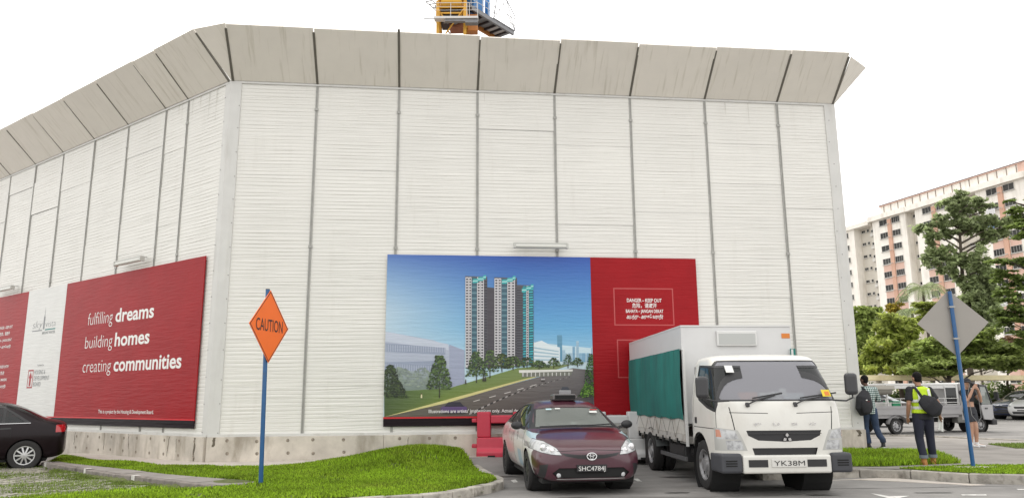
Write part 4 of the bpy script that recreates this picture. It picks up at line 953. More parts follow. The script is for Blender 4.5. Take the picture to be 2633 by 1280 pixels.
pix_tree('pale green bushy tree above the checked shirt and the covered walkway', [(2316, 985), (2312, 900), (2304, 850)], 44,
         [z4(760, 200, 170, 90), z4(620, 250, 150, 100), z4(900, 260, 160, 90), z4(720, 380, 220, 110), z4(540, 400, 100, 80), z4(930, 400, 190, 100), z4(1040, 330, 110, 60), z4(600, 560, 200, 110), z4(850, 560, 220, 120), z4(500, 700, 190, 100), z4(760, 720, 240, 110), z4(1000, 650, 190, 110), z4(420, 860, 170, 100), z4(700, 880, 260, 90), z4(950, 860, 220, 100), z4(500, 960, 200, 60), z4(800, 980, 220, 50)], 'light', 560, 0.115, r0=0.15, depth=0.9, seed=23, spread=1.1, vs=1.1)
pix_tree('dark dense tree growing tight against the far end of the hoarding', [(2206, 985), (2204, 900), (2203, 830)], 50,
         [z4(220, 140, 110, 80), z4(330, 170, 110, 80), z4(430, 130, 130, 70), z4(200, 280, 110, 100), z4(340, 330, 130, 100), z4(230, 470, 110, 110), z4(360, 520, 110, 90), z4(240, 680, 110, 110), z4(330, 800, 130, 110), z4(240, 900, 110, 110), z4(300, 1000, 140, 70), z4(520, 120, 90, 50)], 'mid', 900, 0.13, r0=0.18, depth=1.0, seed=24)
pix_tree('spreading olive green tree behind the blank diamond sign', [(2440, 985), (2441, 930), (2443, 870)], 40,
         [z4(1200, 600, 160, 80), z4(1250, 740, 220, 90), z4(1080, 800, 200, 90), z4(1400, 700, 150, 90), z4(1150, 900, 260, 70), z4(1350, 880, 200, 90), z4(1080, 980, 200, 50), z4(1300, 1000, 220, 50), z3_(500, 830, 150, 60), z3_(640, 900, 130, 70), z3_(420, 950, 160, 60), z3_(620, 1010, 170, 60), z3_(300, 1040, 170, 60), z3_(560, 1130, 190, 60), z3_(760, 1050, 140, 70), z3_(330, 1140, 190, 50), z3_(820, 1150, 150, 60)], 'mid', 900, 0.105, r0=0.16, depth=0.9, flat=0.8, seed=25)
pix_tree('low rust tinged shrub tree beyond the parked cars', [(2590, 985), (2592, 950), (2594, 910)], 46, [z3_(830, 960, 90, 60), z3_(920, 1000, 100, 60), z3_(780, 1060, 90, 60), z3_(900, 1100, 120, 60), (2645, 930, 30, 20)], 'rust', 500, 0.12, r0=0.1, seed=26)
pix_tree('small tree with yellow leaf tips in front of the apartment block', [(2304, 900), (2303, 830)], 70, [z4(720, 40, 60, 40), z4(780, 50, 60, 46), z4(740, 110, 80, 40)], 'yellow', 500, 0.16, r0=0.1, seed=27)
pix_tree('light green flat topped tree between palm and diamond sign', [(2390, 930), (2385, 850), (2380, 800)], 60, [z4(1150, 30, 120, 26), z4(1280, 40, 130, 30), z4(1050, 20, 80, 20), z4(1360, 70, 90, 30), z4(1250, 110, 130, 26), z4(1130, 200, 90, 50), z4(1280, 210, 90, 50)], 'light', 800, 0.14, r0=0.12, flat=1, seed=28)
pix_tree('hazy green tree standing behind the tall tiered tree', [(2520, 930), (2530, 800)], 80, [z3_(620, 560, 120, 90), z3_(700, 650, 100, 70), z3_(600, 700, 110, 60), z3_(680, 780, 100, 60), z3_(500, 680, 90, 60)], 'blue', 420, 0.2, r0=0.14, seed=29)
# palm
def palm(u, v, Y, label, nf=16, L_=2.7):
    top = atY(u, v, Y); root = thing('palm_tree', label, 'palm tree', (top.x, Y, 0.15)); H_ = top.z - 0.15
    mb = MB(); mb.tube([(0, 0, 0), (0.1, 0, H_ * .5), (0, 0, H_)], [0.2, 0.14, 0.1], 8); part('trunk', mb, BARK, root, smooth=True)
    r = random.Random(5); PM = LF['blue']
    for i in range(nf):
        a = 2 * PI * i / nf + r.uniform(-.2, .2); up = r.uniform(0.15, 1.0); mb = MB(); pr_ = []
        for k in range(9):
            t = k / 8; d = L_ * t; z = H_ + L_ * (up * t - (0.45 + up * .55) * t * t * 1.25); pr_.append(Vector((math.cos(a) * d * (1 - .15 * t), math.sin(a) * d * (1 - .15 * t), z)))
        sd_ = Vector((-math.sin(a), math.cos(a), 0))
        for k in range(8):
            for s in (-1, 1):
                for q in range(3):
                    p = pr_[k].lerp(pr_[k + 1], q / 3); ln = 0.62 * math.sin(PI * min(1, (k + q / 3 + .8) / 9)) + .1; e = p + sd_ * (s * ln * .8) + (pr_[k + 1] - pr_[k]).normalized() * ln * .5 - Vector((0, 0, ln * .35))
                    w = (pr_[k + 1] - pr_[k]).normalized() * 0.04; b = len(mb.v); mb.v += [tuple(p - w), tuple(p + w), tuple(e)]; mb.f.append((b, b + 1, b + 2)); mb.mi.append(0)
        mb.tube(pr_, 0.02, 4); part('frond', mb, PM, root)
palm(2372, 742, 68, 'slender palm with drooping fronds in front of the apartment block')
palm(2345, 800, 66, 'shorter palm tucked among the treetops by the apartment block', 12, 2.2)
# clipped shrubs under the walkway
SHL = ('nearest the hoarding end', 'behind the checked shirt', 'behind the rolled lorry cover', 'behind the yellow vest', 'behind the lorry canopy', 'behind the lorry cab', 'above the navy hatchback', 'last at the frame edge')
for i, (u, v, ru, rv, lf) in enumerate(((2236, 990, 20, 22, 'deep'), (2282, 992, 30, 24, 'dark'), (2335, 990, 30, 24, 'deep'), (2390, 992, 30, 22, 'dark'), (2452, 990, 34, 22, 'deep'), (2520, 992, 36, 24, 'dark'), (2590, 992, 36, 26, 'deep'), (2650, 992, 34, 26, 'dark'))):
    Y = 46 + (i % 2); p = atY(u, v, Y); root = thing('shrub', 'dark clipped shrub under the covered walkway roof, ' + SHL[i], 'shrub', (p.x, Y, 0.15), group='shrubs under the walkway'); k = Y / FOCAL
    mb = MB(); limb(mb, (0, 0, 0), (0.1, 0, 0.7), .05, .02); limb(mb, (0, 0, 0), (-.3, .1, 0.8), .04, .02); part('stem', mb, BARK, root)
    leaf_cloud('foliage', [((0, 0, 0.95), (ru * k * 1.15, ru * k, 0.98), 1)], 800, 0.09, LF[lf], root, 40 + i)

# ================================================================== covered walkway
WKR = M('walkway_roof', (0.8, 0.7, 0.44), 0.7, noise=0.1, nscale=1, dark=(0.36, 0.28, 0.14), darkamt=0.6, dscale=0.7, dlo=0.5, dhi=0.7); WKP = M('walkway_post', (0.5, 0.47, 0.4), 0.7)
a = atY(2120, 960, 41.5); b = atY(2760, 956, 45.5)
wk = thing('covered_walkway', 'long flat cream roofed walkway on posts beyond the parked lorry', 'walkway', (a.x, a.y, 0.15), math.atan2(b.y - a.y, b.x - a.x)); Lw = math.hypot(b.x - a.x, b.y - a.y)
mb = MB(); mb.box(0, Lw, -1.1, 1.3, 2.10, 2.32); part('roof', mb, WKR, wk, bevel=.03)
mb = MB(); mb.box(0, Lw, -1.16, -1.102, 2.08, 2.35); part('fascia', mb, WKR, wk)
pm = MB(); pm.box(-0.1, 0.1, -0.1, 0.1, 0, 2.10); pmm = pm.mesh('post', WKP)
for k in range(6): link('post', pmm, wk, loc=(1.0 + k * 3.1, 0.9 if k % 2 else -0.6, 0))

# ================================================================== tower crane behind the hoarding
CY = M('crane_yellow', (0.62, 0.33, 0.03), 0.5, noise=0.12, nscale=2, dark=(0.25, 0.12, 0.03), darkamt=0.6, dscale=1.5, dlo=0.55, dhi=0.75)
CO = M('crane_orange', (0.4, 0.15, 0.03), 0.6, noise=0.15, nscale=2); CBL = M('crane_blue', (0.03, 0.17, 0.42), 0.45, noise=0.1, nscale=2)
CGY = M('crane_grey_steel', (0.2, 0.2, 0.21), 0.55, metal=0.3, noise=0.15, nscale=3); CWH = M('crane_white_rail', (0.6, 0.58, 0.56), 0.5); CDK = M('crane_dark', (0.04, 0.03, 0.035), 0.7)
CRY = 58.0
crx = lambda a, b, dy=0.0: atY(1060 + a * .11182, b * .11182, CRY + dy)
c0 = crx(925, 500); crane = thing('tower_crane', 'yellow tower crane with blue machinery rising behind the hoarding', 'crane', (c0.x, CRY, 0)); CI = Matrix.Translation((-c0.x, -CRY, 0))
kz = CRY / FOCAL * .11182 * 1.03
def cz(b): return crx(900, b).z
def cx_(a): return crx(a, 500).x - c0.x
hw = cx_(1230)
mb = MB()
for sx in (-1, 1):
    for sy in (-1, 1): mb.beam((sx * hw, sy * hw, 0), (sx * hw, sy * hw, cz(330)), 0.22, 0.22)
nz_ = 10; zb_ = cz(330)
part('mast_leg', mb, CY, crane)
mb = MB()
for k in range(nz_):
    z0 = zb_ * k / nz_; z1 = zb_ * (k + 1) / nz_
    for (x0, y0, x1, y1) in ((-hw, -hw, hw, -hw), (hw, -hw, hw, hw), (hw, hw, -hw, hw), (-hw, hw, -hw, -hw)):
        mb.beam((x0, y0, z1), (x1, y1, z1), 0.1, 0.1); mb.beam((x0, y0, z0), (x1, y1, z1), 0.09, 0.09)
part('mast_lattice', mb, CY, crane)
# slewing unit
zt_ = cz(-260)
mb = MB(); mb.lathe([(hw * .95, cz(310)), (hw * 1.12, cz(300)), (hw * 1.12, cz(235)), (hw * .98, cz(220)), (hw * .98, cz(160)), (hw * 1.05, cz(150)), (hw * 1.05, cz(130)), (0.0, cz(128))], 28, axis='z'); part('slewing_ring', mb, CY, crane, smooth=35)
mb = MB(); mb.box(-hw * 1.05, hw * 1.05, -hw * .9, hw * .9, cz(125), cz(120)); 
for sx in (-1, 1): mb.box(sx * hw - .17, sx * hw + .17, -hw * .95, hw * .95, cz(640), cz(330)); mb.box(sx * hw * 1.02 - .13, sx * hw * 1.02 + .13, -hw, -hw * .7, cz(330), cz(170))
mb.box(-hw, hw, -hw * .9, -hw * .8, cz(455), cz(420)); mb.beam((-hw * .8, -hw * .85, cz(455)), (-hw * .3, -hw * .85, cz(640)), .1, .1); mb.beam((hw * .8, -hw * .85, cz(455)), (hw * .3, -hw * .85, cz(640)), .1, .1)
part('slewing_frame', mb, CY, crane, bevel=.02)
mb = MB(); mb.box(-hw * 1.02, hw * .12, -hw * 1.15, hw * .4, cz(115), zt_); part('operator_cab', mb, CY, crane, bevel=.05)
mb = MB(); mb.box(-hw * .45, -hw * .42, -hw * 1.16, -hw * 1.151, cz(112), zt_); mb.box(hw * .13, hw * 1.0, -hw * .8, hw * .8, cz(118), zt_); part('tower_head', mb, CO, crane)
mb = MB(); mb.box(-hw * .8, hw * .8, -hw * .7, hw * .7, cz(600), cz(345)); part('dark_drive', mb, CDK, crane)
mb = MB(); mb.ball((hw * .25, -hw * .72, cz(590)), .3); mb.ball((-hw * .3, -hw * .75, cz(600)), .22); mb.tube([(-hw * .6, -hw * .8, cz(630)), (hw * .6, -hw * .8, cz(600))], .12, 8); part('motor', mb, CGY, crane, smooth=True)
# catwalk round the mast
x0, x1 = cx_(340), cx_(1540)
mb = MB(); mb.box(cx_(560), x1, -hw * 1.9, -hw * 1.35, cz(705), cz(660)); part('catwalk', mb, CWH, crane)
mb = MB(); mb.beam((x0, -hw * 1.6, cz(668)), (cx_(560), -hw * 1.6, cz(668)), .05, .05); mb.beam((x0, -hw * 1.6, cz(668)), (cx_(300), -hw * 1.6, cz(510)), .035, .035); mb.beam((x0, -hw * 1.6, cz(668)), (x0, -hw * 1.6, cz(760)), .04, .04); part('catwalk_arm', mb, CGY, crane)
mb = MB()
for a in (575, 930, 1290, 1345, 1530): mb.beam((cx_(a), -hw * 1.85, cz(665)), (cx_(a), -hw * 1.85, cz(355)), .045, .045)
for b in (358, 440, 520): mb.beam((cx_(575), -hw * 1.85, cz(b)), (x1, -hw * 1.85, cz(b)), .04 if b < 400 else .025, .04 if b < 400 else .025)
part('guard_rail', mb, CWH, crane)
mb = MB(); mb.box(cx_(800), cx_(1250), -hw * 1.8, -hw * 1.5, cz(760), cz(712)); mb.box(cx_(1250), cx_(1530), -hw * 1.8, -hw * 1.3, cz(790), cz(715)); part('climbing_frame', mb, CGY, crane)
mb = MB()
for (a, b, c, d) in ((340, 185, 480, 155), (480, 155, 600, 260), (410, 250, 560, 220), (500, 320, 590, 300), (340, 185, 590, 400), (560, 260, 560, 340)): mb.beam((cx_(a), -hw * .9, cz(b)), (cx_(c), -hw * .9, cz(d)), .06, .06)
part('side_platform', mb, CGY, crane)
mb = MB(); mb.box(cx_(1265), cx_(1500), hw * .1, hw * .8, cz(700), cz(320)); part('orange_housing', mb, CO, crane, bevel=.04)
mb = MB(); mb.box(-hw * .2, hw * .85, -hw * .5, hw * .6, cz(700), cz(330)); part('rust_drum', mb, M('crane_rust', (.24, .09, .05), .7, noise=.2, nscale=2), crane, bevel=.05)
mb = MB(); mb.tube([(-hw * .75, -hw * .9, cz(205)), (hw * .75, -hw * .9, cz(205))], .42, 12); part('yellow_cylinder', mb, CY, crane, smooth=40)
# counter jib: deck going away to the right
dv = Vector((3.15, 4.1, 0)).normalized(); sdv = Vector((dv.y, -dv.x, 0)); zd = cz(170); st = Vector((hw * .9, 0.6, zd))
def deck_box(t0, t1, s0, s1, z0, z1, name, mt):
    vs = [st + dv * t + sdv * s + Vector((0, 0, z)) for z in (z0, z1) for s in (s0, s1) for t in (t0, t1)]
    mb = MB(); mb.add([tuple(v) for v in vs], [(0, 2, 3, 1), (4, 5, 7, 6), (0, 1, 5, 4), (2, 6, 7, 3), (0, 4, 6, 2), (1, 3, 7, 5)]); return part(name, mb, mt, crane)
deck_box(-0.4, 5.6, -0.9, 0.9, 0.0, 0.12, 'counter_deck', CGY)
deck_box(-0.2, 5.5, -0.95, -0.75, -0.35, -0.002, 'jib_beam', CO); deck_box(-0.2, 5.5, 0.75, 0.95, -0.3, -0.002, 'jib_beam', CGY)
for t in (0.5, 1.5, 2.5, 3.4, 4.2, 4.9): deck_box(t, t + .12, -0.74, 0.74, -0.18, -0.003, 'cross_beam', CDK)
for t in (3.55, 4.35): deck_box(t, t + .5, -0.7, 0.7, -0.06, -0.004, 'ballast_panel', M('pale_steel', (0.42, 0.4, 0.4), .6))
deck_box(0.3, 1.6, -0.6, 0.7, 0.13, 1.5, 'winch_housing', CBL); deck_box(2.0, 2.3, 0.5, 0.8, 0.13, 2.6, 'blue_mast', CBL); deck_box(.2, 1.0, -.4, .5, -.5, -.19, 'blue_motor', M('pale_blue', (.13, .2, .4), .5))
mb = MB()
for t in np.arange(-.3, 5.7, .75):
    p = st + dv * float(t) + sdv * 0.93; mb.beam(p + Vector((0, 0, .12)), p + Vector((0, 0, 1.25)), .04, .04)
for z in (.65, 1.25): mb.beam(st + dv * -.3 + sdv * .93 + Vector((0, 0, z)), st + dv * 5.6 + sdv * .93 + Vector((0, 0, z)), .04, .04)
part('deck_rail', mb, CWH, crane)
mb = MB(); q = [st + dv * t + sdv * .98 + Vector((0, 0, z)) for t, z in ((2.6, .1), (5.6, .1), (5.6, 1.5), (4.4, 2.6), (3.2, 2.8))]
for a, b in zip(q, q[1:] + q[:1]): mb.beam(a, b, .05, .05)
mb.beam(q[0], q[3], .04, .04); mb.beam(q[1], q[3], .04, .04); mb.beam(q[4], q[1], .03, .03); part('stay_frame', mb, CGY, crane)
# ================================================================== vehicles
def subsurf_mesh(rings, levels=2, cap=True):
    """closed rings (lists of equal length, first ring to last) -> smooth bmesh"""
    mb = MB(); n = len(rings[0]); k = len(rings)
    for rg in rings: mb.v += [tuple(p) for p in rg]
    for i in range(k - 1):
        for j in range(n): mb.f.append((i * n + j, i * n + (j + 1) % n, (i + 1) * n + (j + 1) % n, (i + 1) * n + j))
    if cap:                       # strips across: ring index j mirrors to n-1-j
        for o in (0, (k - 1) * n):
            for j in range(n // 2 - 1): mb.f.append((o + j, o + j + 1, o + n - 2 - j, o + n - 1 - j))
    mb.mi = [0] * len(mb.f)
    me = bpy.data.meshes.new('cage'); me.from_pydata(mb.v, [], mb.f)
    bm = bmesh.new(); bm.from_mesh(me); bmesh.ops.recalc_face_normals(bm, faces=bm.faces); bm.to_mesh(me); bm.free()
    o = bpy.data.objects.new('cage', me); COL.objects.link(o); s = o.modifiers.new('s', 'SUBSURF'); s.levels = levels; s.render_levels = levels
    dg = bpy.context.evaluated_depsgraph_get(); m2 = bpy.data.meshes.new_from_object(o.evaluated_get(dg))
    bpy.data.objects.remove(o); bpy.data.meshes.remove(me)
    bm = bmesh.new(); bm.from_mesh(m2); bpy.data.meshes.remove(m2)
    bm.faces.layers.int.new('part'); return bm
def mirror_ring(half):
    """half profile of (x>=0, y, z) from bottom centre to top centre -> closed ring; even length, centre points doubled out slightly"""
    h = [Vector(p) for p in half]; e = 0.02
    h[0].x = max(h[0].x, e); h[-1].x = max(h[-1].x, e)
    return [tuple(p) for p in h] + [(-p.x, p.y, p.z) for p in reversed(h)]
AX = {'y': (0, 2, 1), 'x': (1, 2, 0), 'z': (0, 1, 2)}
def cut(bm, poly, axis, idx, cond, only=None):
    """stamp a polygon (seen along an axis) into the skin: faces inside get part number idx"""
    a, b, _ = AX[axis]; lay = bm.faces.layers.int['part']
    xs_ = [p[0] for p in poly]; ys_ = [p[1] for p in poly]; x0, x1, y0, y1 = min(xs_), max(xs_), min(ys_), max(ys_)
    def near():
        r = []
        for f in bm.faces:
            if only is not None and f[lay] not in only: continue
            lo0 = min(v.co[a] for v in f.verts); hi0 = max(v.co[a] for v in f.verts); lo1 = min(v.co[b] for v in f.verts); hi1 = max(v.co[b] for v in f.verts)
            if hi0 < x0 or lo0 > x1 or hi1 < y0 or lo1 > y1: continue
            if cond(f.calc_center_median(), f.normal): r.append(f)
        return r
    cand = near()
    for i in range(len(poly)):
        p, q = poly[i], poly[(i + 1) % len(poly)]; d = (q[0] - p[0], q[1] - p[1])
        if abs(d[0]) + abs(d[1]) < 1e-6: continue
        no = Vector((0, 0, 0)); no[a] = d[1]; no[b] = -d[0]; co = Vector((0, 0, 0)); co[a] = p[0]; co[b] = p[1]
        # only faces whose extent meets this edge's own box
        ex0, ex1 = min(p[0], q[0]) - .01, max(p[0], q[0]) + .01; ey0, ey1 = min(p[1], q[1]) - .01, max(p[1], q[1]) + .01
        fs = [f for f in cand if not (max(v.co[a] for v in f.verts) < ex0 or min(v.co[a] for v in f.verts) > ex1 or max(v.co[b] for v in f.verts) < ey0 or min(v.co[b] for v in f.verts) > ey1)]
        if not fs: continue
        g = set(fs); 
        for f in fs: g.update(f.edges); g.update(f.verts)
        fset = set(fs); cand = [f for f in cand if f not in fset]
        rs_ = bmesh.ops.bisect_plane(bm, geom=list(g), dist=1e-5, plane_co=co, plane_no=no.normalized())
        cand += list({f for f in rs_['geom'] if isinstance(f, bmesh.types.BMFace)})
    for f in cand: f.normal_update()
    for f in cand:
        c = f.calc_center_median()
        if inpoly(c[a], c[b], poly): f[lay] = idx
def split(bm, names, mats, parent, drop=(), push=None, smooth=True):
    """one mesh object per part number; normals shared across the seams"""
    lay = bm.faces.layers.int['part']; bm.normal_update()
    nrm = {v.index: v.normal.copy() for v in bm.verts}; bm.verts.index_update(); res = {}
    nrm = {v: v.normal.copy() for v in bm.verts}
    groups = {}
    for f in bm.faces: groups.setdefault(f[lay], []).append(f)
    todo = []
    for k, fs in groups.items():
        if k in drop: continue
        fine = any(w in names[k] for w in ('gap', 'lettering', 'print', 'trim', 'recess'))
        if k == 0 or fine: todo.append((k, fs, fine)); continue
        left_ = set(fs)                                   # each separate piece becomes a part of its own
        while left_:
            st = [left_.pop()]; comp = []
            while st:
                f = st.pop(); comp.append(f)
                for e in f.edges:
                    for g_ in e.link_faces:
                        if g_ in left_: left_.remove(g_); st.append(g_)
            if len(comp) > 1: todo.append((k, comp, False))
    for k, fs, fine in todo:
        ids = {}; V = []; F = []; NN = []; d = (push or {}).get(k, 0.0)
        for f in fs:
            t = []
            for v in f.verts:
                if v not in ids: ids[v] = len(V); V.append(tuple(v.co + nrm[v] * d)); NN.append(tuple(nrm[v]))
                t.append(ids[v])
            F.append(t)
        me = bpy.data.meshes.new(names[k]); me.from_pydata(V, [], F); me.materials.append(mats[k])
        me.polygons.foreach_set('use_smooth', [True] * len(me.polygons)); me.update()
        try: me.normals_split_custom_set_from_vertices(NN)
        except Exception: pass
        o = link(names[k], me, parent); res[k] = o
        if fine and names[k] != 'door_handle': o['kind'] = 'stuff'
    return res
def circ(cx, cz, r, n=28): return [(cx + r * math.cos(2 * PI * i / n), cz + r * math.sin(2 * PI * i / n)) for i in range(n)]
def mir(poly): return [(-a, b) for a, b in reversed(poly)]
RUB = M('tyre_rubber', (0.022, 0.021, 0.021), 0.8, noise=0.2, nscale=8); ALU = M('alloy_rim', (0.55, 0.55, 0.56), 0.3, metal=0.8); STL = M('steel_rim', (0.4, 0.4, 0.41), 0.45, metal=0.6, dark=(0.1, 0.08, 0.06), darkamt=0.6, dscale=12)
DRIM = M('dark_rim', (0.05, 0.05, 0.052), 0.45, metal=0.4)
BLK = M('black_plastic', (0.02, 0.02, 0.022), 0.5); DKI = M('dark_interior', (0.03, 0.03, 0.032), 0.9); UND = M('underbody_black', (0.012, 0.012, 0.012), 0.9)
CHR = M('chrome', (0.75, 0.75, 0.76), 0.12, metal=1.0); LMP = M('lamp_lens', (0.52, 0.53, 0.54), 0.1, spec=0.7, coat=0.5, dark=(.2, .2, .21), darkamt=.7, dscale=9, dlo=.45, dhi=.62); LMPI = M('lamp_reflector', (0.7, 0.7, 0.72), 0.15, metal=0.7)
AMB = M('amber_lens', (0.55, 0.25, 0.17), 0.15, coat=0.5); REDL = M('red_lens', (0.42, 0.01, 0.015), 0.15, coat=0.7)
GLS = glass('windscreen_glass', (0.3, 0.325, 0.305), 0.55, ior=1.6); GLD = glass('dark_tinted_glass', (0.012, 0.014, 0.015), 0.18)  # GLS: pale diffuse tint puts the sky's reflection into the glass colour
SEAT = M('seat_fabric', (0.13, 0.12, 0.11), 0.9)
def wheel(parent, x, y, z, r, w, style='alloy', sgn=1, steer=0.0, mats=None):
    """wheel with axis along x; sgn = outward side"""
    e = bpy.data.objects.new('wheel', None); COL.objects.link(e); e.parent = parent; e.location = (x, y, z); e.rotation_euler = (0, 0, steer)
    h = w / 2; s = sgn
    mb = MB(); prof = [(r * .62, -h * .9), (r * .8, -h), (r * .95, -h * .92), (r, -h * .68), (r, -h * .1), (r * .985, -h * .08), (r * .985, h * .08), (r, h * .1), (r, h * .68), (r * .95, h * .92), (r * .8, h), (r * .64, h * .86), (r * .6, h * .5)]
    mb.lathe([(a, b * s) for a, b in prof], 32, axis='x'); part('tyre', mb, RUB, e, smooth=35)
    mb = MB(); rr = r * .63
    if style == 'steel':
        mb.lathe([(rr, s * h * .85), (rr * .93, s * h * .8), (rr * .88, s * h * .3), (rr * .6, s * h * .42), (rr * .42, s * h * .62), (rr * .4, s * h * .9), (0, s * h * .92)], 24, axis='x'); part('rim', mb, STL, e, smooth=35)
        mb = MB()
        for k in range(8): a = 2 * PI * k / 8; mb.lathe([(0, s * (h * .4 + .012)), (rr * .12, s * (h * .4 + .01))], 8, origin=(0, rr * .73 * math.cos(a), rr * .73 * math.sin(a)), axis='x')
        part('rim_opening', mb, UND, e)
    else:
        mb.lathe([(rr, s * h * .86), (rr * .94, s * h * .84), (rr * .9, s * h * .2), (rr * .9, s * -h * .3), (0, s * -h * .3)], 28, axis='x'); part('rim', mb, DRIM, e, smooth=35)
        n = {'alloy': 10, 'five': 5, 'dark': 7}[style]; mb = MB()
        for k in range(n):
            a = 2 * PI * k / n; c_, q_ = math.cos(a), math.sin(a); wd = rr * (0.20 if style == 'alloy' else .3) * (0.8 if style != 'dark' else 1)
            mb.beam((s * h * .72, 0, 0), (s * h * .62, c_ * rr * .95, q_ * rr * .95), wd, .025, up=(1, 0, 0))
        mb.lathe([(rr * .27, s * h * .6), (rr * .27, s * h * .84), (0, s * h * .86)], 14, axis='x'); mb.lathe([(rr * .9, s * h * .7), (rr * .9, s * h * .87), (rr, s * h * .88), (rr * 1.0, s * h * .7)], 28, axis='x')
        part('spokes', mb, DRIM if style == 'dark' else ALU, e)
    return e
def plate(parent, txt, x, y, z, w, h_, fg, bg, mface=-1):
    mb = MB(); mb.box(x - w / 2, x + w / 2, min(y, y - mface * .012), max(y, y - mface * .012), z - h_ / 2, z + h_ / 2); p = part('number_plate', mb, bg, parent, bevel=.004)
    t = fit_text(txt, x - w * .44, x + w * .44, z - h_ * .32, h_ * .62, bold=0); t.v = [(a, y + mface * .004, b) for a, b, c in t.v]; part('lettering', t, fg, p); return p
PLK = M('black_plate', (0.015, 0.015, 0.017), .4); PLW = M('white_plate', (0.62, 0.61, 0.58), .45); CHW = M('plate_white', (0.7, 0.7, 0.68), .5); CHK = M('plate_black', (0.02, 0.02, 0.02), .5)
front_c = lambda ymax: (lambda c, n: c.y < ymax and n.y < 0.35)
side_c = lambda s, m_=0.3: (lambda c, n: c.x * s > m_ and n.x * s > -0.1)

# ------------------------------------------------------------------ taxi
def car_sec(y, zb, ws, wm, zm, wb, zbelt, wt, zte, zc):
    return mirror_ring([(0.02, y, zb), (ws * .75, y, zb), (ws, y, zb + .04), (wm, y, zm), (wm * .99, y, zm + (zbelt - zm) * .55), (wb, y, zbelt), (wt, y, zte), (wt * .6, y, zc - (zc - zte) * .25), (0.02, y, zc)])
def wheel_arches(bm, ys, zc, r, idx_gone, m_=.45):
    for yc in ys:
        for s in (-1, 1): cut(bm, circ(yc, zc, r), 'x', idx_gone, lambda c, n, s=s: c.x * s > m_)
def wells(parent, ys, zc, r, xin, xout):
    for yc in ys:
        for s in (-1, 1):
            mb = MB(); mb.lathe([(0, s * xin), (r, s * xin), (r, s * (xout - .01))], 24, origin=(0, yc, zc), axis='x'); part('wheel_well', mb, UND, parent)
taxi = thing('taxi', 'maroon and white wrapped hybrid taxi with roof sign facing the camera', 'taxi', (1.058, 12.915, 0), 0.141)
T = [(-.935, .25, .40, .50, .40, .44, .555, .34, .60, .622), (-.90, .215, .56, .64, .40, .58, .585, .44, .635, .655), (-.80, .195, .72, .775, .43, .70, .645, .55, .70, .722), (-.62, .19, .775, .84, .46, .765, .725, .635, .77, .79), (-.35, .19, .80, .868, .52, .80, .815, .69, .845, .862), (-.05, .19, .80, .872, .55, .805, .875, .715, .905, .925), (.17, .19, .80, .873, .57, .81, .915, .72, .955, .98),
     (.40, .19, .80, .873, .58, .815, .935, .70, 1.075, 1.11), (.72, .19, .80, .873, .58, .812, .95, .635, 1.25, 1.292), (.95, .19, .80, .873, .58, .81, .962, .595, 1.345, 1.388), (1.25, .19, .80, .873, .58, .81, .97, .585, 1.385, 1.428), (1.75, .19, .80, .873, .58, .81, .985, .58, 1.385, 1.43), (2.3, .19, .80, .872, .6, .81, 1.0, .57, 1.34, 1.383), (2.85, .2, .79, .865, .62, .80, 1.01, .555, 1.23, 1.268), (3.2, .23, .77, .85, .62, .78, .985, .55, 1.115, 1.14), (3.42, .28, .73, .82, .62, .75, .92, .55, 1.0, 1.02), (3.53, .36, .66, .76, .62, .70, .84, .53, .90, .92)]
bm = subsurf_mesh([car_sec(*s) for s in T], 2)
MAR = M('maroon_paint', (0.062, 0.014, 0.026), 0.3, coat=.55, spec=0.5, noise=0.1, nscale=1); WRP = M('white_wrap_paint', (0.62, 0.62, 0.61), 0.3, coat=0.5, noise=.04, nscale=2)
WPNK = M('pink_wrap_print', (0.56, 0.45, 0.45), .3, coat=.5); WBLU = M('pale_blue_wrap_print', (0.42, 0.54, 0.58), .3, coat=.5); WINK = M('dark_wrap_print', (0.05, 0.045, 0.05), .35, coat=.5); WBL2 = M('light_blue_lettering', (.33, .48, .6), .3, coat=.5)
NM = {0: 'body', 1: 'windscreen_seal', 2: 'windscreen', 3: 'window_surround', 4: 'side_window', 5: 'side_wrap', 6: 'headlight', 7: 'lower_grille', 8: 'upper_grille', 9: 'gone', 10: 'wrap_print', 11: 'wrap_print', 12: 'wrap_lettering', 13: 'door_gap', 14: 'fog_lamp_recess', 15: 'bonnet_gap', 16: 'wrap_lettering', 17: 'sill', 18: 'rear_window', 19: 'bumper_lip', 20: 'tail_light'}
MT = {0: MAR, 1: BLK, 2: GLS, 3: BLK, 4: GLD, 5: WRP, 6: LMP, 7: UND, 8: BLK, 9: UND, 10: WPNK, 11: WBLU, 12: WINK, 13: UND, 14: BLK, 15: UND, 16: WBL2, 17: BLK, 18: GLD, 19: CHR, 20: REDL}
fc = front_c(1.15)
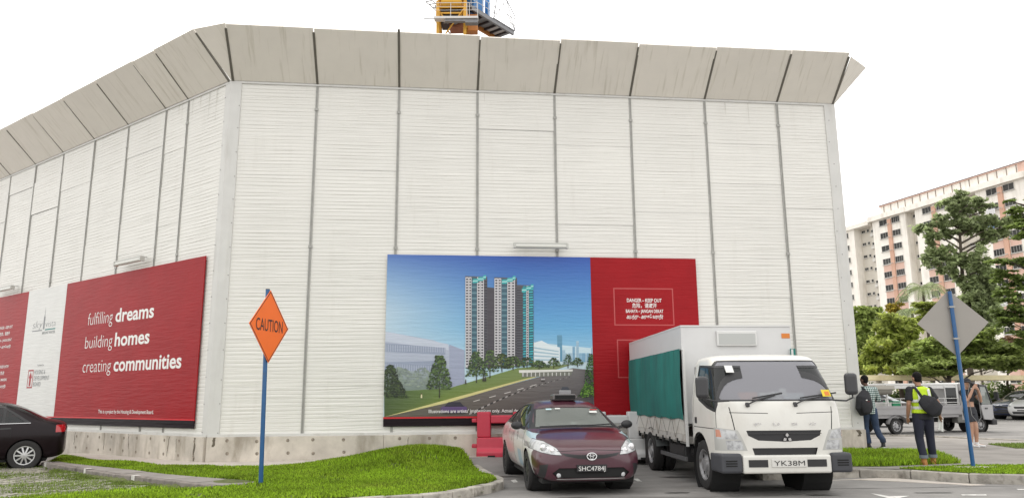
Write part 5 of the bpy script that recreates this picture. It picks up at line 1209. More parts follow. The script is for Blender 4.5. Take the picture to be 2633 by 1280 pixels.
for s in (-1, 1):
    sc = side_c(s, .45)
    cut(bm, [(-.42, .30), (.3, .25), (3.4, .3), (3.5, .6), (3.3, .95), (2.6, 1.0), (1.4, .965), (.35, .935), (-.12, .89), (-.60, .735), (-.45, .62)], 'x', 5, sc)
    cut(bm, [(1.35, .30), (2.3, .32), (2.3, .9), (1.35, .88)], 'x', 10, sc, only={5}); cut(bm, [(2.3, .75), (3.3, .75), (3.3, .93), (2.3, .93)], 'x', 10, sc, only={5})
    cut(bm, [(-.3, .80), (.2, .86), (.3, .94), (-.1, .92), (-.5, .8)], 'x', 11, sc, only={5}); cut(bm, [(.55, .33), (.95, .33), (.95, .6), (.55, .6)], 'x', 16, sc, only={5})
    g = random.Random(4)
    for k in range(6): y = -.22 + k * .075; cut(bm, [(y, .70 + g.uniform(-.02, .02)), (y + .05, .69), (y + .045, .76), (y + .01, .77)], 'x', 12, sc, only={5, 11})
    for (y, z, h_) in ((.95, .75, .14), (1.05, .85, .05), (1.5, .8, .06), (1.62, .7, .1), (2.0, .83, .08), (1.28, .4, .05), (1.9, .4, .04), (2.5, .8, .07)): cut(bm, [(y, z), (y + .06, z - .01), (y + .05, z + h_), (y + .015, z + h_ + .01)], 'x', 12, sc, only={5, 10})
    for k in range(4): y = .58 + k * .1; cut(bm, [(y, .36), (y + .07, .36), (y + .05, .55), (y + .02, .55)], 'x', 16, sc, only={5})
    for (y0, y1) in ((.36, .372), (1.395, 1.407), (2.42, 2.43)): cut(bm, [(y0, .28), (y1, .28), (y1, .965), (y0, .955)], 'x', 13, sc, only={5, 10, 11, 16})
    cut(bm, [(.36, .268), (2.3, .268), (2.3, .28), (.36, .28)], 'x', 13, sc)
    cut(bm, [(.12, .955), (.3, .95), (1.0, .975), (2.0, 1.0), (2.95, 1.03), (2.75, 1.18), (2.3, 1.30), (1.6, 1.355), (1.1, 1.345), (.78, 1.24), (.45, 1.07)], 'x', 3, sc)
    cut(bm, [(.62, .98), (1.36, .995), (1.36, 1.325), (1.12, 1.315), (.84, 1.215), (.62, 1.09)], 'x', 4, sc, only={3}); cut(bm, [(1.43, 1.0), (2.22, 1.018), (2.18, 1.275), (1.6, 1.33), (1.43, 1.328)], 'x', 4, sc, only={3}); cut(bm, [(2.28, 1.022), (2.85, 1.045), (2.66, 1.17), (2.27, 1.255)], 'x', 4, sc, only={3}); cut(bm, [(.30, .968), (.56, .98), (.56, 1.06), (.42, 1.02)], 'x', 4, sc, only={3})
ws = [(-.70, .962), (0, .985), (.70, .962), (.66, 1.06), (.585, 1.265), (.3, 1.292), (-.3, 1.292), (-.585, 1.265), (-.66, 1.06)]
cut(bm, ws, 'y', 1, fc); cut(bm, [(a * .955, 1.003 + (b - .985) * .93) for a, b in ws], 'y', 2, fc, only={1})
hl_ = [(.86, .80), (.80, .82), (.66, .785), (.52, .70), (.455, .60), (.6, .61), (.75, .64), (.85, .68)]
hc_ = (.66, .70)
for pl in (hl_, mir(hl_)):
    cut(bm, [((x - (hc_[0] if x > 0 else -hc_[0])) * 1.07 + (hc_[0] if x > 0 else -hc_[0]), (z - hc_[1]) * 1.1 + hc_[1]) for x, z in pl], 'y', 1, front_c(-.2)); cut(bm, pl, 'y', 6, front_c(-.2), only={1})
cut(bm, [(-.46, .630), (-.2, .600), (.2, .600), (.46, .630), (.40, .585), (.2, .545), (0, .535), (-.2, .545), (-.40, .585)], 'y', 8, front_c(-.5))
cut(bm, [(-.60, .335), (-.5, .41), (.5, .41), (.60, .335), (.52, .262), (-.52, .262)], 'y', 7, front_c(-.5))
cut(bm, [(-.54, .238), (.54, .238), (.52, .256), (-.52, .256)], 'y', 19, front_c(-.5))
for s in (-1, 1): pl = [(.66, .47), (.775, .45), (.775, .27), (.70, .25)]; cut(bm, pl if s > 0 else mir(pl), 'y', 14, front_c(-.3))
cut(bm, [(-.52, .648), (0, .668), (.52, .648), (.52, .655), (0, .675), (-.52, .655)], 'y', 15, front_c(-.4))
cut(bm, [(-.5, 1.0), (.5, 1.0), (.5, 1.22), (-.5, 1.22)], 'y', 18, lambda c, n: c.y > 2.6 and n.y > 0)
for s in (-1, 1): pl = [(.55, .75), (.80, .75), (.76, .95), (.6, .95)]; cut(bm, pl if s > 0 else mir(pl), 'y', 20, lambda c, n: c.y > 3.1)
wheel_arches(bm, (0, 2.7), .315, .345, 9)
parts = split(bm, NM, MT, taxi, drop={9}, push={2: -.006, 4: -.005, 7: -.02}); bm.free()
wells(taxi, (0, 2.7), .315, .352, .5, .82)
mb = MB(); mb.box(-.72, .72, -.7, 3.2, .17, .24); part('underbody', mb, UND, taxi)
for (y, st) in ((0, 0.0), (2.7, 0)):
    for s in (-1, 1): wheel(taxi, s * .765, y, .315, .315, .2, 'dark', s, st)
mb = MB(); mb.tube([(-.03, -.952, .58), (.03, -.952, .58)], .001, 3); 
def ring_mb(cx, cy, cz_, rx, rz, t, n=24, axis_y=-1):
    m_ = MB(); m_.tube([(cx + rx * math.cos(2 * PI * i / n), cy, cz_ + rz * math.sin(2 * PI * i / n)) for i in range(n + 1)], t, 6, caps=False, side=(0, 1, 0)); return m_
em = ring_mb(0, -.962, .578, .074, .052, .008); e2 = ring_mb(0, -.962, .578, .022, .047, .005, 18); e3 = ring_mb(0, -.962, .602, .052, .02, .005, 18); em.add(e2.v, e2.f); em.add(e3.v, e3.f); em.mi = [0] * len(em.f)
part('emblem', em, CHR, taxi, smooth=True)
plate(taxi, 'SHC4784J', 0, -.955, .405, .47, .105, CHW, PLK)
mb = MB()
for z in (.27, .30, .33, .36): mb.box(-.5, .5, -.895, -.885, z, z + .008)
part('grille_slat', mb, BLK, parts[7])
for s in (-1, 1):
    mb = MB(); mb.lathe([(.0, -.90), (.022, -.90), (.034, -.893), (.042, -.87)], 14, origin=(s * .50, 0, .305), axis='y'); part('fog_lamp', mb, LMP, taxi, smooth=True)
    mb = MB(); mb.lathe([(.0, -.752), (.035, -.75), (.055, -.72)], 14, origin=(s * .70, 0, .70), axis='y'); mb.lathe([(.0, -.84), (.028, -.838), (.045, -.81)], 14, origin=(s * .575, 0, .655), axis='y'); part('lamp_reflector', mb, LMPI, taxi, smooth=True)
    mb = MB(); mb.ball((s * .955, .37, 1.005), (.10, .06, .068), 14, 10); mb.beam((s * .82, .40, .95), (s * .9, .38, .98), .05, .04); part('wing_mirror', mb, BLK, taxi, smooth=True)
mb = MB(); mb.tube([(-.6, .10, .988), (-.2, .115, 1.0), (.05, .12, 1.005)], .011, 6); mb.tube([(.02, .10, 1.0), (.3, .11, 1.005), (.64, .16, 1.02)], .011, 6); mb.beam((-.62, .06, .985), (.66, .06, .985), .06, .02); part('wiper', mb, BLK, taxi)
SGN = M('taxi_sign_grey', (0.10, 0.09, 0.09), .35, coat=.3)
mb = MB(); mb.box(-.2, .23, 1.0, 1.3, 1.405, 1.52); part('roof_sign', mb, SGN, taxi, bevel=.03)
mb = MB(); mb.box(-.17, .2, .992, .999, 1.43, 1.5); part('sign_display', mb, UND, taxi)
# cabin
mb = MB(); mb.box(-.66, .66, .22, .6, .82, .93); part('dashboard', mb, DKI, taxi, bevel=.04)
for x in (-.36, .36):
    mb = MB(); mb.box(x - .24, x + .24, 1.2, 1.32, .5, 1.08); mb.box(x - .12, x + .12, 1.22, 1.3, 1.09, 1.25); part('seat_back', mb, SEAT, taxi, bevel=.04)
mb = MB(); mb.box(-.6, .6, 2.1, 2.25, .5, 1.1); part('rear_seat', mb, SEAT, taxi, bevel=.04)
mb = MB(); mb.tube([(-.36 + .18 * math.cos(i * PI / 10), .72 + .06 * math.sin(i * PI / 10), .98 + .17 * math.sin(i * PI / 10)) for i in range(21)], .014, 6); part('steering_wheel', mb, BLK, taxi)
PAPR = M('paper_white', (.7, .7, .68), .7); ORG = M('orange_card', (.62, .2, .04), .7); YEL = M('yellow_card', (.66, .52, .03), .6)
def decal(parent, name, p, w, h_, mat, tilt=0.0, dy=0.0):
    mb = MB(); mb.box(-w / 2, w / 2, -.002, .002, -h_ / 2, h_ / 2); return part(name, mb, mat, parent, loc=p, rot=(tilt, 0, dy))
decal(taxi, 'permit_sticker', (-.36, .62, 1.262), .1, .04, M('pale_blue_sticker', (.45, .62, .66), .4), -1.02); decal(taxi, 'permit_sticker', (-.2, .63, 1.272), .09, .03, PAPR, -1.02); decal(taxi, 'price_sticker', (.41, .55, 1.212), .13, .05, PAPR, -1.0); decal(taxi, 'price_sticker', (.43, .61, 1.25), .12, .03, REDL, -1.0); decal(taxi, 'card_reader', (.02, .35, 1.03), .1, .06, PAPR, -.6)

# ------------------------------------------------------------------ truck
truck = thing('box_truck', 'white box truck with green canvas sides and black bumper corners facing the camera', 'truck', (4.011, 12.776, 0), 0.055)
def cab_ring(z, yf, yr, w, rc=.16):
    h = [(0.02, yf, z), (w * .55, yf + .012, z), (w - rc * .8, yf + .04, z), (w - .02, yf + rc, z), (w, yf + rc + .14, z), (w, (yf + yr) / 2 + .1, z), (w, yr - .06, z), (w - .05, yr, z), (0.02, yr, z)]
    return mirror_ring(h)
C = [(.44, -1.02, .48, .97), (.50, -1.03, .5, .98), (.62, -1.04, .5, .985), (.9, -1.045, .5, .99), (1.15, -1.03, .5, .985), (1.33, -.985, .5, .98), (1.40, -.945, .5, .972), (1.7, -.76, .5, .93), (1.96, -.585, .5, .885), (2.05, -.50, .48, .862), (2.10, -.40, .42, .80), (2.125, -.25, .32, .62)]
bm = subsurf_mesh([cab_ring(*c) for c in C], 2)
TWH = M('truck_white_paint', (0.64, 0.63, 0.59), 0.35, coat=0.4, noise=0.05, nscale=1.5, dark=(0.4, 0.36, 0.3), darkamt=.45, dscale=1.6, dstretch=(1, 1, .6), dlo=.55, dhi=.8)
TGL = glass('truck_windscreen_glass', (0.40, 0.40, 0.44), 0.52, ior=1.6)  # pale lilac tint paints a flat haze in place of the reflected sky
NT = {0: 'cab', 1: 'windscreen_seal', 2: 'windscreen', 3: 'door_window_seal', 4: 'door_window', 5: 'grille', 6: 'lower_grille', 7: 'headlight', 8: 'indicator', 9: 'gone', 10: 'panel_gap', 11: 'headlight_surround', 12: 'corner_lamp', 13: 'door_handle'}
GREYP = M('lamp_surround_grey', (.42, .42, .4), .4, coat=.3)
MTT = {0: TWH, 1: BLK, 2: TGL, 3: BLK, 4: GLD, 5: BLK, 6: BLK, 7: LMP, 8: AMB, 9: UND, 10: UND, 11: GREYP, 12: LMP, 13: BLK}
fcT = lambda c, n: c.y < -.2 and n.y < -.05
wsT = [(-.905, 1.385), (.905, 1.385), (.93, 1.45), (.855, 1.95), (.80, 2.02), (-.80, 2.02), (-.855, 1.95), (-.93, 1.45)]
cut(bm, wsT, 'y', 1, fcT); cut(bm, [(a * .972, 1.41 + (b - 1.385) * .935) for a, b in wsT], 'y', 2, fcT, only={1})
for s in (-1, 1):
    sc = side_c(s, .5); f = (lambda p: p) if s > 0 else mir
    cut(bm, [(-.66, 1.93), (.16, 1.97), (.22, 1.55), (.0, 1.40), (-.45, 1.28), (-.82, 1.22), (-.84, 1.33)], 'x', 3, sc)
    cut(bm, [(-.63, 1.895), (.12, 1.93), (.17, 1.57), (-.03, 1.44), (-.47, 1.325), (-.77, 1.275), (-.79, 1.35)], 'x', 4, sc, only={3})
    for (pl) in ([(.30, .9), (.312, .9), (.312, 2.0), (.30, 2.0)], [(-.86, .78), (-.848, .78), (-.80, 1.3), (-.815, 1.3)], [(-.85, .97), (.30, .97), (.30, .982), (-.85, .982)]): cut(bm, pl, 'x', 10, sc, only={0})
    cut(bm, [(.1, 1.03), (.24, 1.03), (.24, 1.13), (.1, 1.13)], 'x', 13, sc)
    cut(bm, f([(.57, .66), (.98, .66), (1.0, 1.0), (.70, .96), (.64, .84)]), 'y', 11, fcT)
    cut(bm, f([(.62, .675), (.86, .675), (.88, .81), (.66, .81)]), 'y', 7, fcT); cut(bm, f([(.69, .83), (.97, .83), (.97, .985), (.74, .945)]), 'y', 12, fcT); cut(bm, f([(.925, .86), (.975, .86), (.975, .97), (.94, .965)]), 'y', 8, lambda c, n: c.y < -.8)
    cut(bm, f([(.735, .96), (.75, .96), (.80, 1.30), (.785, 1.30)]), 'y', 10, fcT, only={0}); cut(bm, f([(.22, 1.20), (.80, 1.215), (.80, 1.225), (.22, 1.21)]), 'y', 10, fcT, only={0})
cut(bm, [(-.575, .955), (.575, .955), (.55, .88), (.40, .81), (0, .79), (-.40, .81), (-.55, .88)], 'y', 5, fcT)
cut(bm, [(-.50, .70), (.50, .70), (.47, .60), (-.47, .60)], 'y', 6, fcT)
for s in (-1, 1): cut(bm, circ(0.0, .40, .50), 'x', 9, lambda c, n, s=s: c.x * s > .55)
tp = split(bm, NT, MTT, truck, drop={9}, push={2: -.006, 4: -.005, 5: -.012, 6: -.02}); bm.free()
wells(truck, (0,), .38, .49, .5, .97)
# bumper: white centre, black corners
mb = MB(); mb.box(-.67, .67, -1.085, -.8, .335, .60); part('bumper', mb, TWH, truck, bevel=.03, seg=3)
for s in (-1, 1):
    x0, x1 = (.672, .995) if s > 0 else (-.995, -.672)
    mb = MB(); mb.box(x0, x1, -1.08, -.52, .34, .625); b_ = part('bumper_corner', mb, M('bumper_charcoal', (.045, .047, .055), .55, noise=.1), truck, bevel=.04, seg=3)
    mb = MB()
    for z in (.44, .475, .51): mb.box(s * .76 if s > 0 else -.93, s * .93 if s > 0 else -.76, -1.086, -1.079, z, z + .018)
    part('vent', mb, UND, b_)
    mb = MB(); xa_, xb_ = sorted((s * .30, s * .59)); mb.box(xa_, xb_, -1.092, -1.084, .43, .535); part('bumper_opening', mb, BLK, truck)
plate(truck, 'YK38M', .02, -1.1, .487, .53, .115, CHK, PLW)
# emblem and maker's lettering
em = MB()
for a in (90, 210, 330):
    c_, q_ = math.cos(R(a)), math.sin(R(a)); o_ = Vector((c_, q_)) * .012; l_ = .062; wd = .027; d_ = Vector((c_, q_)); n_ = Vector((-q_, c_))
    em.prism([tuple(o_), tuple(o_ + d_ * l_ * .5 + n_ * wd), tuple(o_ + d_ * l_), tuple(o_ + d_ * l_ * .5 - n_ * wd)], -1.062, -1.05, 'y')
em.v = [(x + .03, y, z + .845) for x, y, z in em.v]; part('emblem', em, CHR, truck)
for t, x in zip('FUSO', (-.40, -.12, .16, .44)):
    tx = fit_text(t, x - .05, x + .05, 1.03, .036, bold=.02); tx.v = [(a, -1.052, b) for a, b, c in tx.v]; tx2 = MB(); tx2.add(tx.v, tx.f); part('lettering', tx2, CHR, truck)
mb = MB(); mb.box(-.56, .56, -1.055, -1.045, .905, .915); part('grille_slat', mb, DRIM, tp[5])
# wipers, mirrors
for x0, x1 in ((-.52, -.05), (.22, .80)):
    mb = MB(); mb.tube([(x0, -1.0, 1.34), (x0 + .12, -.985, 1.39), (x1, -.90, 1.475)], .012, 6); mb.beam((x0 - .0, -1.01, 1.31), (x0 + .0, -.97, 1.36), .05, .03); mb.beam((x0 + .1, -.955, 1.43), (x1 + .12, -.875, 1.505), .018, .02); part('wiper', mb, BLK, truck)
for s in (-1, 1):
    xm_ = -1.22 if s < 0 else 1.09
    mb = MB(); mb.tube([(s * .80, -1.0, 1.395), (s * 1.0, -1.03, 1.385), (xm_, -1.06, 1.43), (xm_ + s * .0, -1.06, 1.53)], .014, 7); part('mirror_arm', mb, BLK, truck)
    mb = MB(); mb.box(xm_ - .095, xm_ + .095, -1.10, -.98, 1.43 if s < 0 else 1.47, 1.76 if s < 0 else 1.80); part('wing_mirror', mb, M('mirror_black', (.028, .028, .032), .4, coat=.2), truck, bevel=.055, seg=4)
# cabin
mb = MB(); mb.box(-.86, .86, -.82, -.5, 1.15, 1.36); part('dashboard', mb, DKI, truck, bevel=.04)
for x in (-.45, .1, .5): mb = MB(); mb.box(x - .2, x + .2, .12, .24, .9, 1.62); mb.box(x - .12, x + .12, .14, .22, 1.64, 1.82); part('seat_back', mb, SEAT, truck, bevel=.05)
mb = MB(); mb.tube([(-.45 + .21 * math.cos(i * PI / 10), -.35 + .05 * math.sin(i * PI / 10), 1.40 + .12 * math.sin(i * PI / 10)) for i in range(21)], .016, 6); part('steering_wheel', mb, BLK, truck)
mb = MB(); mb.box(-.9, .9, .36, .4, .6, 1.95); part('rear_wall', mb, M('cab_lining', (.3, .3, .3), .9), truck)
def card(name, x, y, z, w, d_, mat, rz=0.0): mb = MB(); mb.box(-w / 2, w / 2, -d_ / 2, d_ / 2, 0, .02); return part(name, mb, mat, truck, loc=(x, y - .09, z + .035), rot=(1.0, 0, rz))
card('orange_folder', -.43, -.72, 1.40, .3, .18, ORG, .1); card('paper', -.13, -.72, 1.40, .25, .16, PAPR, -.1); card('paper', .28, -.72, 1.395, .34, .16, M('pale_blue_paper', (.5, .56, .6), .7), .05); card('paper', .05, -.70, 1.40, .2, .2, PAPR, .3)
decal(truck, 'paper_sticker', (-.66, -.665, 1.88), .13, .13, PAPR, -.57, .1); decal(truck, 'yellow_sticker', (.75, -.905, 1.50), .13, .12, YEL, -.57); decal(truck, 'hazard_sticker', (.76, -.912, 1.495), .07, .07, ORG, -.57); decal(truck, 'card_reader', (.12, -.80, 1.52), .1, .12, PAPR, -.3)
# chassis, wheels
for xx in (-.42, .32): mb = MB(); mb.box(xx, xx + .1, -.6, 5.0, .5, .68); part('chassis_rail', mb, UND, truck)
mb = MB(); mb.box(-.6, .6, -.75, .5, .3, .6); part('engine', mb, UND, truck)
for s in (-1, 1): wheel(truck, s * .845, 0, .385, .385, .21, 'steel', s, .04)
for s in (-1, 1): wheel(truck, s * .93, 3.34, .385, .385, .21, 'steel', s); wheel(truck, s * .69, 3.34, .385, .385, .21, 'steel', s)
mb = MB(); mb.tube([(-.8, 3.34, .385), (.8, 3.34, .385)], .09, 10); part('rear_axle', mb, UND, truck)
for s in (-1, 1):
    mb = MB(); mb.box(*sorted((s * .60, s * 1.0)), 3.92, 3.935, .08, .66); part('mudflap', mb, M('mudflap_rubber', (.055, .05, .05), .8), truck)
    mb = MB(); mb.tube([(s * .8, 3.34 + .47 * math.cos(t), .385 + .47 * math.sin(t)) for t in np.linspace(.3, 2.9, 12)], [(.21, .012)] * 12, 4, side=(1, 0, 0)); part('mudguard', mb, M('mudguard_grey', (.1, .11, .11), .7), truck)
    mb = MB(); mb.box(*sorted((s * .93, s * .96)), .95, 2.75, .36, .43); part('side_guard', mb, M('guard_grey', (.12, .12, .125), .6), truck)
    mb = MB(); mb.box(*sorted((s * .55, s * .9)), 1.25, 2.3, .32, .62); mb.tube([(s * .72, 1.2, .5), (s * .72, .95, .5)], .1, 10); part('fuel_tank', mb, M('tank_dark', (.05, .05, .052), .5, metal=.3), truck, bevel=.03)
# cargo body
BXW = M('box_panel_white', (0.60, 0.60, 0.60), 0.4, noise=.04, nscale=1, dark=(.42, .4, .37), darkamt=.4, dscale=1, dlo=.55, dhi=.8); BXT = M('box_trim', (.62, .62, .61), .35)
HWB, Y0, Y1, ZT, ZBD = .985, .80, 5.25, 2.70, .80
mb = MB(); mb.box(-HWB, HWB, Y0, Y1, ZBD - .14, ZBD - .02); part('cargo_bed', mb, M('bed_grey', (.3, .29, .27), .7), truck)
mb = MB(); mb.box(-HWB, HWB, Y0, Y0 + .04, 1.0, ZT - .03); part('front_panel', mb, BXW, truck)
mb = MB(); mb.box(-HWB - .01, HWB + .01, Y0 - .015, Y1, ZT - .028, ZT); part('roof', mb, BXT, truck)
for s in (-1, 1):
    x0, x1 = sorted((s * (HWB - .03), s * (HWB + .006)))
    mb = MB(); mb.box(x0, x1, Y0 + .002, Y1, 2.27, ZT - .03); part('side_panel', mb, BXW, truck)
    mb = MB(); mb.box(x0, x1, Y0 - .07, Y0 - .002, .62, 2.27); part('corner_post', mb, BXT, truck)
    mb = MB(); mb.box(x0 - .0, x1 + .0, Y0 + .1, Y1 - .02, ZBD + .02, 1.15); part('drop_side', mb, M('drop_side_white', (.6, .58, .54), .55, dark=(.3, .25, .2), darkamt=.7, dscale=2.5, dlo=.5, dhi=.72), truck)
    mb = MB(); mb.box(*sorted((s * (HWB - .03), s * (HWB + .03))), Y0 + .02, Y1, ZBD - .1, ZBD + .015); mb.box(*sorted((s * (HWB + .008), s * (HWB + .022))), Y0 + .1, Y1 - .02, 1.12, 1.15)
    part('bed_rail', mb, M('rail_white', (.55, .53, .5), .6, dark=(.25, .2, .16), darkamt=.7, dscale=4, dlo=.5, dhi=.7), truck)
    # canvas with folds
    n_y, n_z = 70, 14; V = []; r = random.Random(3 + s)
    ph = [r.uniform(0, 6) for _ in range(6)]
    for j in range(n_z + 1):
        for i in range(n_y + 1):
            y = Y0 + .03 + (Y1 - Y0 - .05) * i / n_y; f = j / n_z; z = 1.07 + (2.29 - 1.07) * f + (.012 * math.sin(y * 7 + ph[0]) if j == 0 else 0)
            d = .005 * math.sin(y * 9 + ph[1]) * f + .006 * math.sin(y * 4.1 + ph[2] + f * 1.3) + .006 * math.sin(y * 23 + ph[3]) * max(0, f - .4) * 1.6 + .02 * math.sin(f * PI) + .003 * math.sin(z * 13 + y * 3)
            V.append((s * (HWB + .03 + d), y, z))
    F = [(j * (n_y + 1) + i, j * (n_y + 1) + i + 1, (j + 1) * (n_y + 1) + i + 1, (j + 1) * (n_y + 1) + i) for j in range(n_z) for i in range(n_y)]
    CNV = M('green_canvas', (0.012, 0.155, 0.135), 0.75, noise=.18, nscale=1.5, stretch=(1, 2.5, .5), dark=(.02, .10, .10), darkamt=.6, dscale=1.2, dstretch=(1, 2, .4), dlo=.5, dhi=.7)
    link('canvas_side', raw_mesh('canvas_side', V, F, CNV, smooth=True), truck)
    mb = MB(); y = Y0 + .15; up = True
    while y < Y1 - .15:
        y2 = y + r.uniform(.12, .5); mb.tube([(s * (HWB + .05), y, 1.10 if up else .76), (s * (HWB + .045), y2, .76 if up else 1.10)], .003, 4); up = not up; y = y2
    part('rope', mb, M('rope_dark', (.06, .05, .04), .9), truck)
    for k in range(9): mb = MB(); y = Y0 + .4 + k * .52; mb.box(*sorted((s * (HWB + .0), s * (HWB + .05))), y, y + .05, ZBD - .17, ZBD - .06); part('tie_hook', mb, UND, truck)
mb = MB(); mb.beam((.99, Y0 - .05, 2.28), (.99, Y0 - .05, 2.12), .09, .02); part('canvas_corner', mb, CNV, truck)
mb = MB(); mb.box(-.36, .365, Y0 - .05, Y0 - .002, 2.33, 2.60); pb_ = part('front_box', mb, BXT, truck, bevel=.015)
mb = MB(); mb.box(-.325, .33, Y0 - .056, Y0 - .049, 2.36, 2.55); part('box_face', mb, M('box_face_grey', (.42, .43, .42), .4), pb_)
decal(truck, 'orange_sticker', (.90, Y0 - .006, 2.51), .15, .085, ORG)
mb = MB(); mb.box(-.8, .8, Y1 - .03, Y1, ZBD, 2.68); part('rear_panel', mb, BXW, truck)
for s in (-1, 1): mb = MB(); mb.box(*sorted((s * .45, s * 1.0)), Y1 - .25, Y1 - .1, .42, .55); part('rear_bumper', mb, UND, truck)

# ------------------------------------------------------------------ saloon cars
def saloon(name, label, loc, rz, paint, kind='sedan', group=None, cat='car', full=True, style='alloy'):
    root = thing(name, label, cat, loc, rz, group)
    S = {'sedan': [(-.92, .3, .45, .55, .45, .5, .6, .4, .66, .68), (-.86, .22, .66, .74, .45, .68, .64, .55, .7, .72), (-.6, .19, .76, .84, .5, .77, .74, .64, .79, .81), (-.1, .19, .79, .87, .55, .80, .85, .7, .89, .91), (.3, .19, .8, .875, .57, .81, .91, .72, .95, .975), (.75, .19, .8, .875, .58, .81, .93, .66, 1.17, 1.21), (1.1, .19, .8, .875, .58, .81, .94, .61, 1.36, 1.40), (1.6, .19, .8, .875, .58, .81, .95, .59, 1.42, 1.46), (2.1, .19, .8, .875, .6, .81, .96, .585, 1.405, 1.445), (2.55, .2, .8, .872, .62, .81, .975, .6, 1.27, 1.31), (2.95, .2, .79, .868, .62, .80, .985, .66, 1.075, 1.10), (3.2, .22, .78, .86, .62, .79, .98, .7, 1.02, 1.045), (3.45, .25, .75, .84, .62, .76, .95, .66, .995, 1.01), (3.56, .3, .66, .78, .62, .7, .88, .6, .93, .95), (3.60, .38, .55, .68, .62, .6, .8, .52, .84, .86)],
         'hatch': [(-.9, .3, .45, .55, .45, .5, .62, .4, .68, .7), (-.84, .22, .66, .74, .45, .68, .68, .55, .74, .76), (-.55, .19, .76, .83, .5, .77, .8, .64, .85, .88), (-.05, .19, .79, .86, .55, .80, .9, .7, .95, .98), (.3, .19, .8, .86, .57, .81, .95, .7, 1.05, 1.09), (.8, .19, .8, .86, .58, .81, .97, .64, 1.32, 1.37), (1.3, .19, .8, .86, .58, .81, .98, .61, 1.46, 1.5), (2.2, .19, .8, .86, .6, .81, 1.0, .6, 1.46, 1.5), (2.8, .2, .8, .86, .62, .8, 1.02, .58, 1.36, 1.4), (3.1, .22, .78, .84, .62, .78, 1.02, .56, 1.22, 1.25), (3.25, .3, .7, .78, .62, .7, .95, .52, 1.05, 1.08)]}[kind]
    if kind == 'sedan': S = [((y if y < 2.6 else 2.6 + (y - 2.6) * .74), *q) for y, *q in S]
    bm = subsurf_mesh([car_sec(*s) for s in S], 2)
    nm = {0: 'body', 1: 'windscreen', 2: 'window_surround', 3: 'side_window', 4: 'headlight', 5: 'tail_light', 6: 'grille', 7: 'rear_window', 8: 'door_gap', 9: 'gone', 10: 'chrome_trim', 11: 'door_handle', 12: 'number_plate'}
    mt = {0: paint, 1: GLD, 2: BLK, 3: GLD, 4: LMP, 5: REDL, 6: BLK, 7: GLD, 8: UND, 9: UND, 10: CHR, 11: BLK, 12: PLK}
    top = 1.40 if kind == 'sedan' else 1.45; yb = 2.65 if kind == 'sedan' else 2.9
    cut(bm, [(-.68, .99), (.68, .99), (.56, top - .05), (-.56, top - .05)], 'y', 1, front_c(1.2))
    cut(bm, [(-.66, 1.06), (.66, 1.06), (.55, 1.37), (-.55, 1.37)], 'y', 7, lambda c, n: c.y > 2.1 and n.y > .1)
    for s in (-1, 1):
        sc = side_c(s, .5); f = (lambda p: p) if s > 0 else mir
        cut(bm, [(.45, .965), (1.0, .975), (2.2, .985), (yb, 1.0), (yb - .28, 1.19), (2.12, top - .06), (1.3, top - .04), (.9, top - .17)], 'x', 2, sc)
        cut(bm, [(.68, .985), (1.38, .995), (1.38, top - .07), (1.25, top - .075), (.95, top - .2)], 'x', 3, sc, only={2}); cut(bm, [(1.45, .995), (2.12, 1.005), (2.12, top - .10), (1.95, top - .07), (1.45, top - .07)], 'x', 3, sc, only={2}); cut(bm, [(2.17, 1.005), (yb - .12, 1.018), (yb - .35, 1.18), (2.17, top - .13)], 'x', 3, sc, only={2})
        if full:
            cut(bm, [(.45, .952), (yb, .985), (yb, .993), (.45, .96)], 'x', 10, sc)
            for (y0, y1) in ((1.40, 1.412), (.38, .392)): cut(bm, [(y0, .3), (y1, .3), (y1, .96), (y0, .96)], 'x', 8, sc, only={0})
            cut(bm, [(2.30, .99), (2.312, .99), (2.312, .68), (2.30, .68)], 'x', 8, sc, only={0})
            for y in (1.2, 2.1): cut(bm, [(y, .86), (y + .2, .87), (y + .2, .90), (y, .89)], 'x', 11, sc, only={0})
            cut(bm, [(-.0, .27), (2.3, .29), (2.3, .30), (0, .28)], 'x', 8, sc, only={0}); cut(bm, [(.6, .515), (2.0, .53), (2.0, .545), (.6, .53)], 'x', 10, sc, only={0})
        cut(bm, f([(.86, .80), (.66, .76), (.5, .67), (.62, .64), (.86, .69)]), 'y', 4, front_c(-.2)); cut(bm, f([(.56, .80), (.90, .78), (.90, .93), (.6, .95)]), 'y', 5, lambda c, n: c.y > 3.13)
    cut(bm, [(-.4, .66), (.4, .66), (.36, .56), (-.36, .56)], 'y', 6, front_c(-.4)); cut(bm, [(-.5, .42), (.5, .42), (.45, .3), (-.45, .3)], 'y', 6, front_c(-.4)); cut(bm, [(-.25, .5), (.25, .5), (.25, .44), (-.25, .44)], 'y', 12, front_c(-.4))
    wb = 2.6 if kind == 'sedan' else 2.45
    wheel_arches(bm, (0, wb), .31, .345, 9); split(bm, nm, mt, root, drop={9}, push={3: -.004, 1: -.004}); bm.free(); wells(root, (0, wb), .31, .352, .5, .83)
    mb = MB(); mb.box(-.7, .7, -.6, 3.0, .17, .24); part('underbody', mb, UND, root)
    for y in (0, wb):
        for s in (-1, 1): wheel(root, s * .77, y, .31, .315, .2, style, s)
    for s in (-1, 1): mb = MB(); mb.ball((s * .96, .55, .99), (.10, .06, .07), 12, 8); mb.beam((s * .8, .56, .95), (s * .92, .56, .97), .05, .04); part('wing_mirror', mb, paint, root, smooth=True)
    return root
DKP = M('dark_plum_paint', (0.011, 0.006, 0.008), 0.3, coat=.06, spec=.2); 
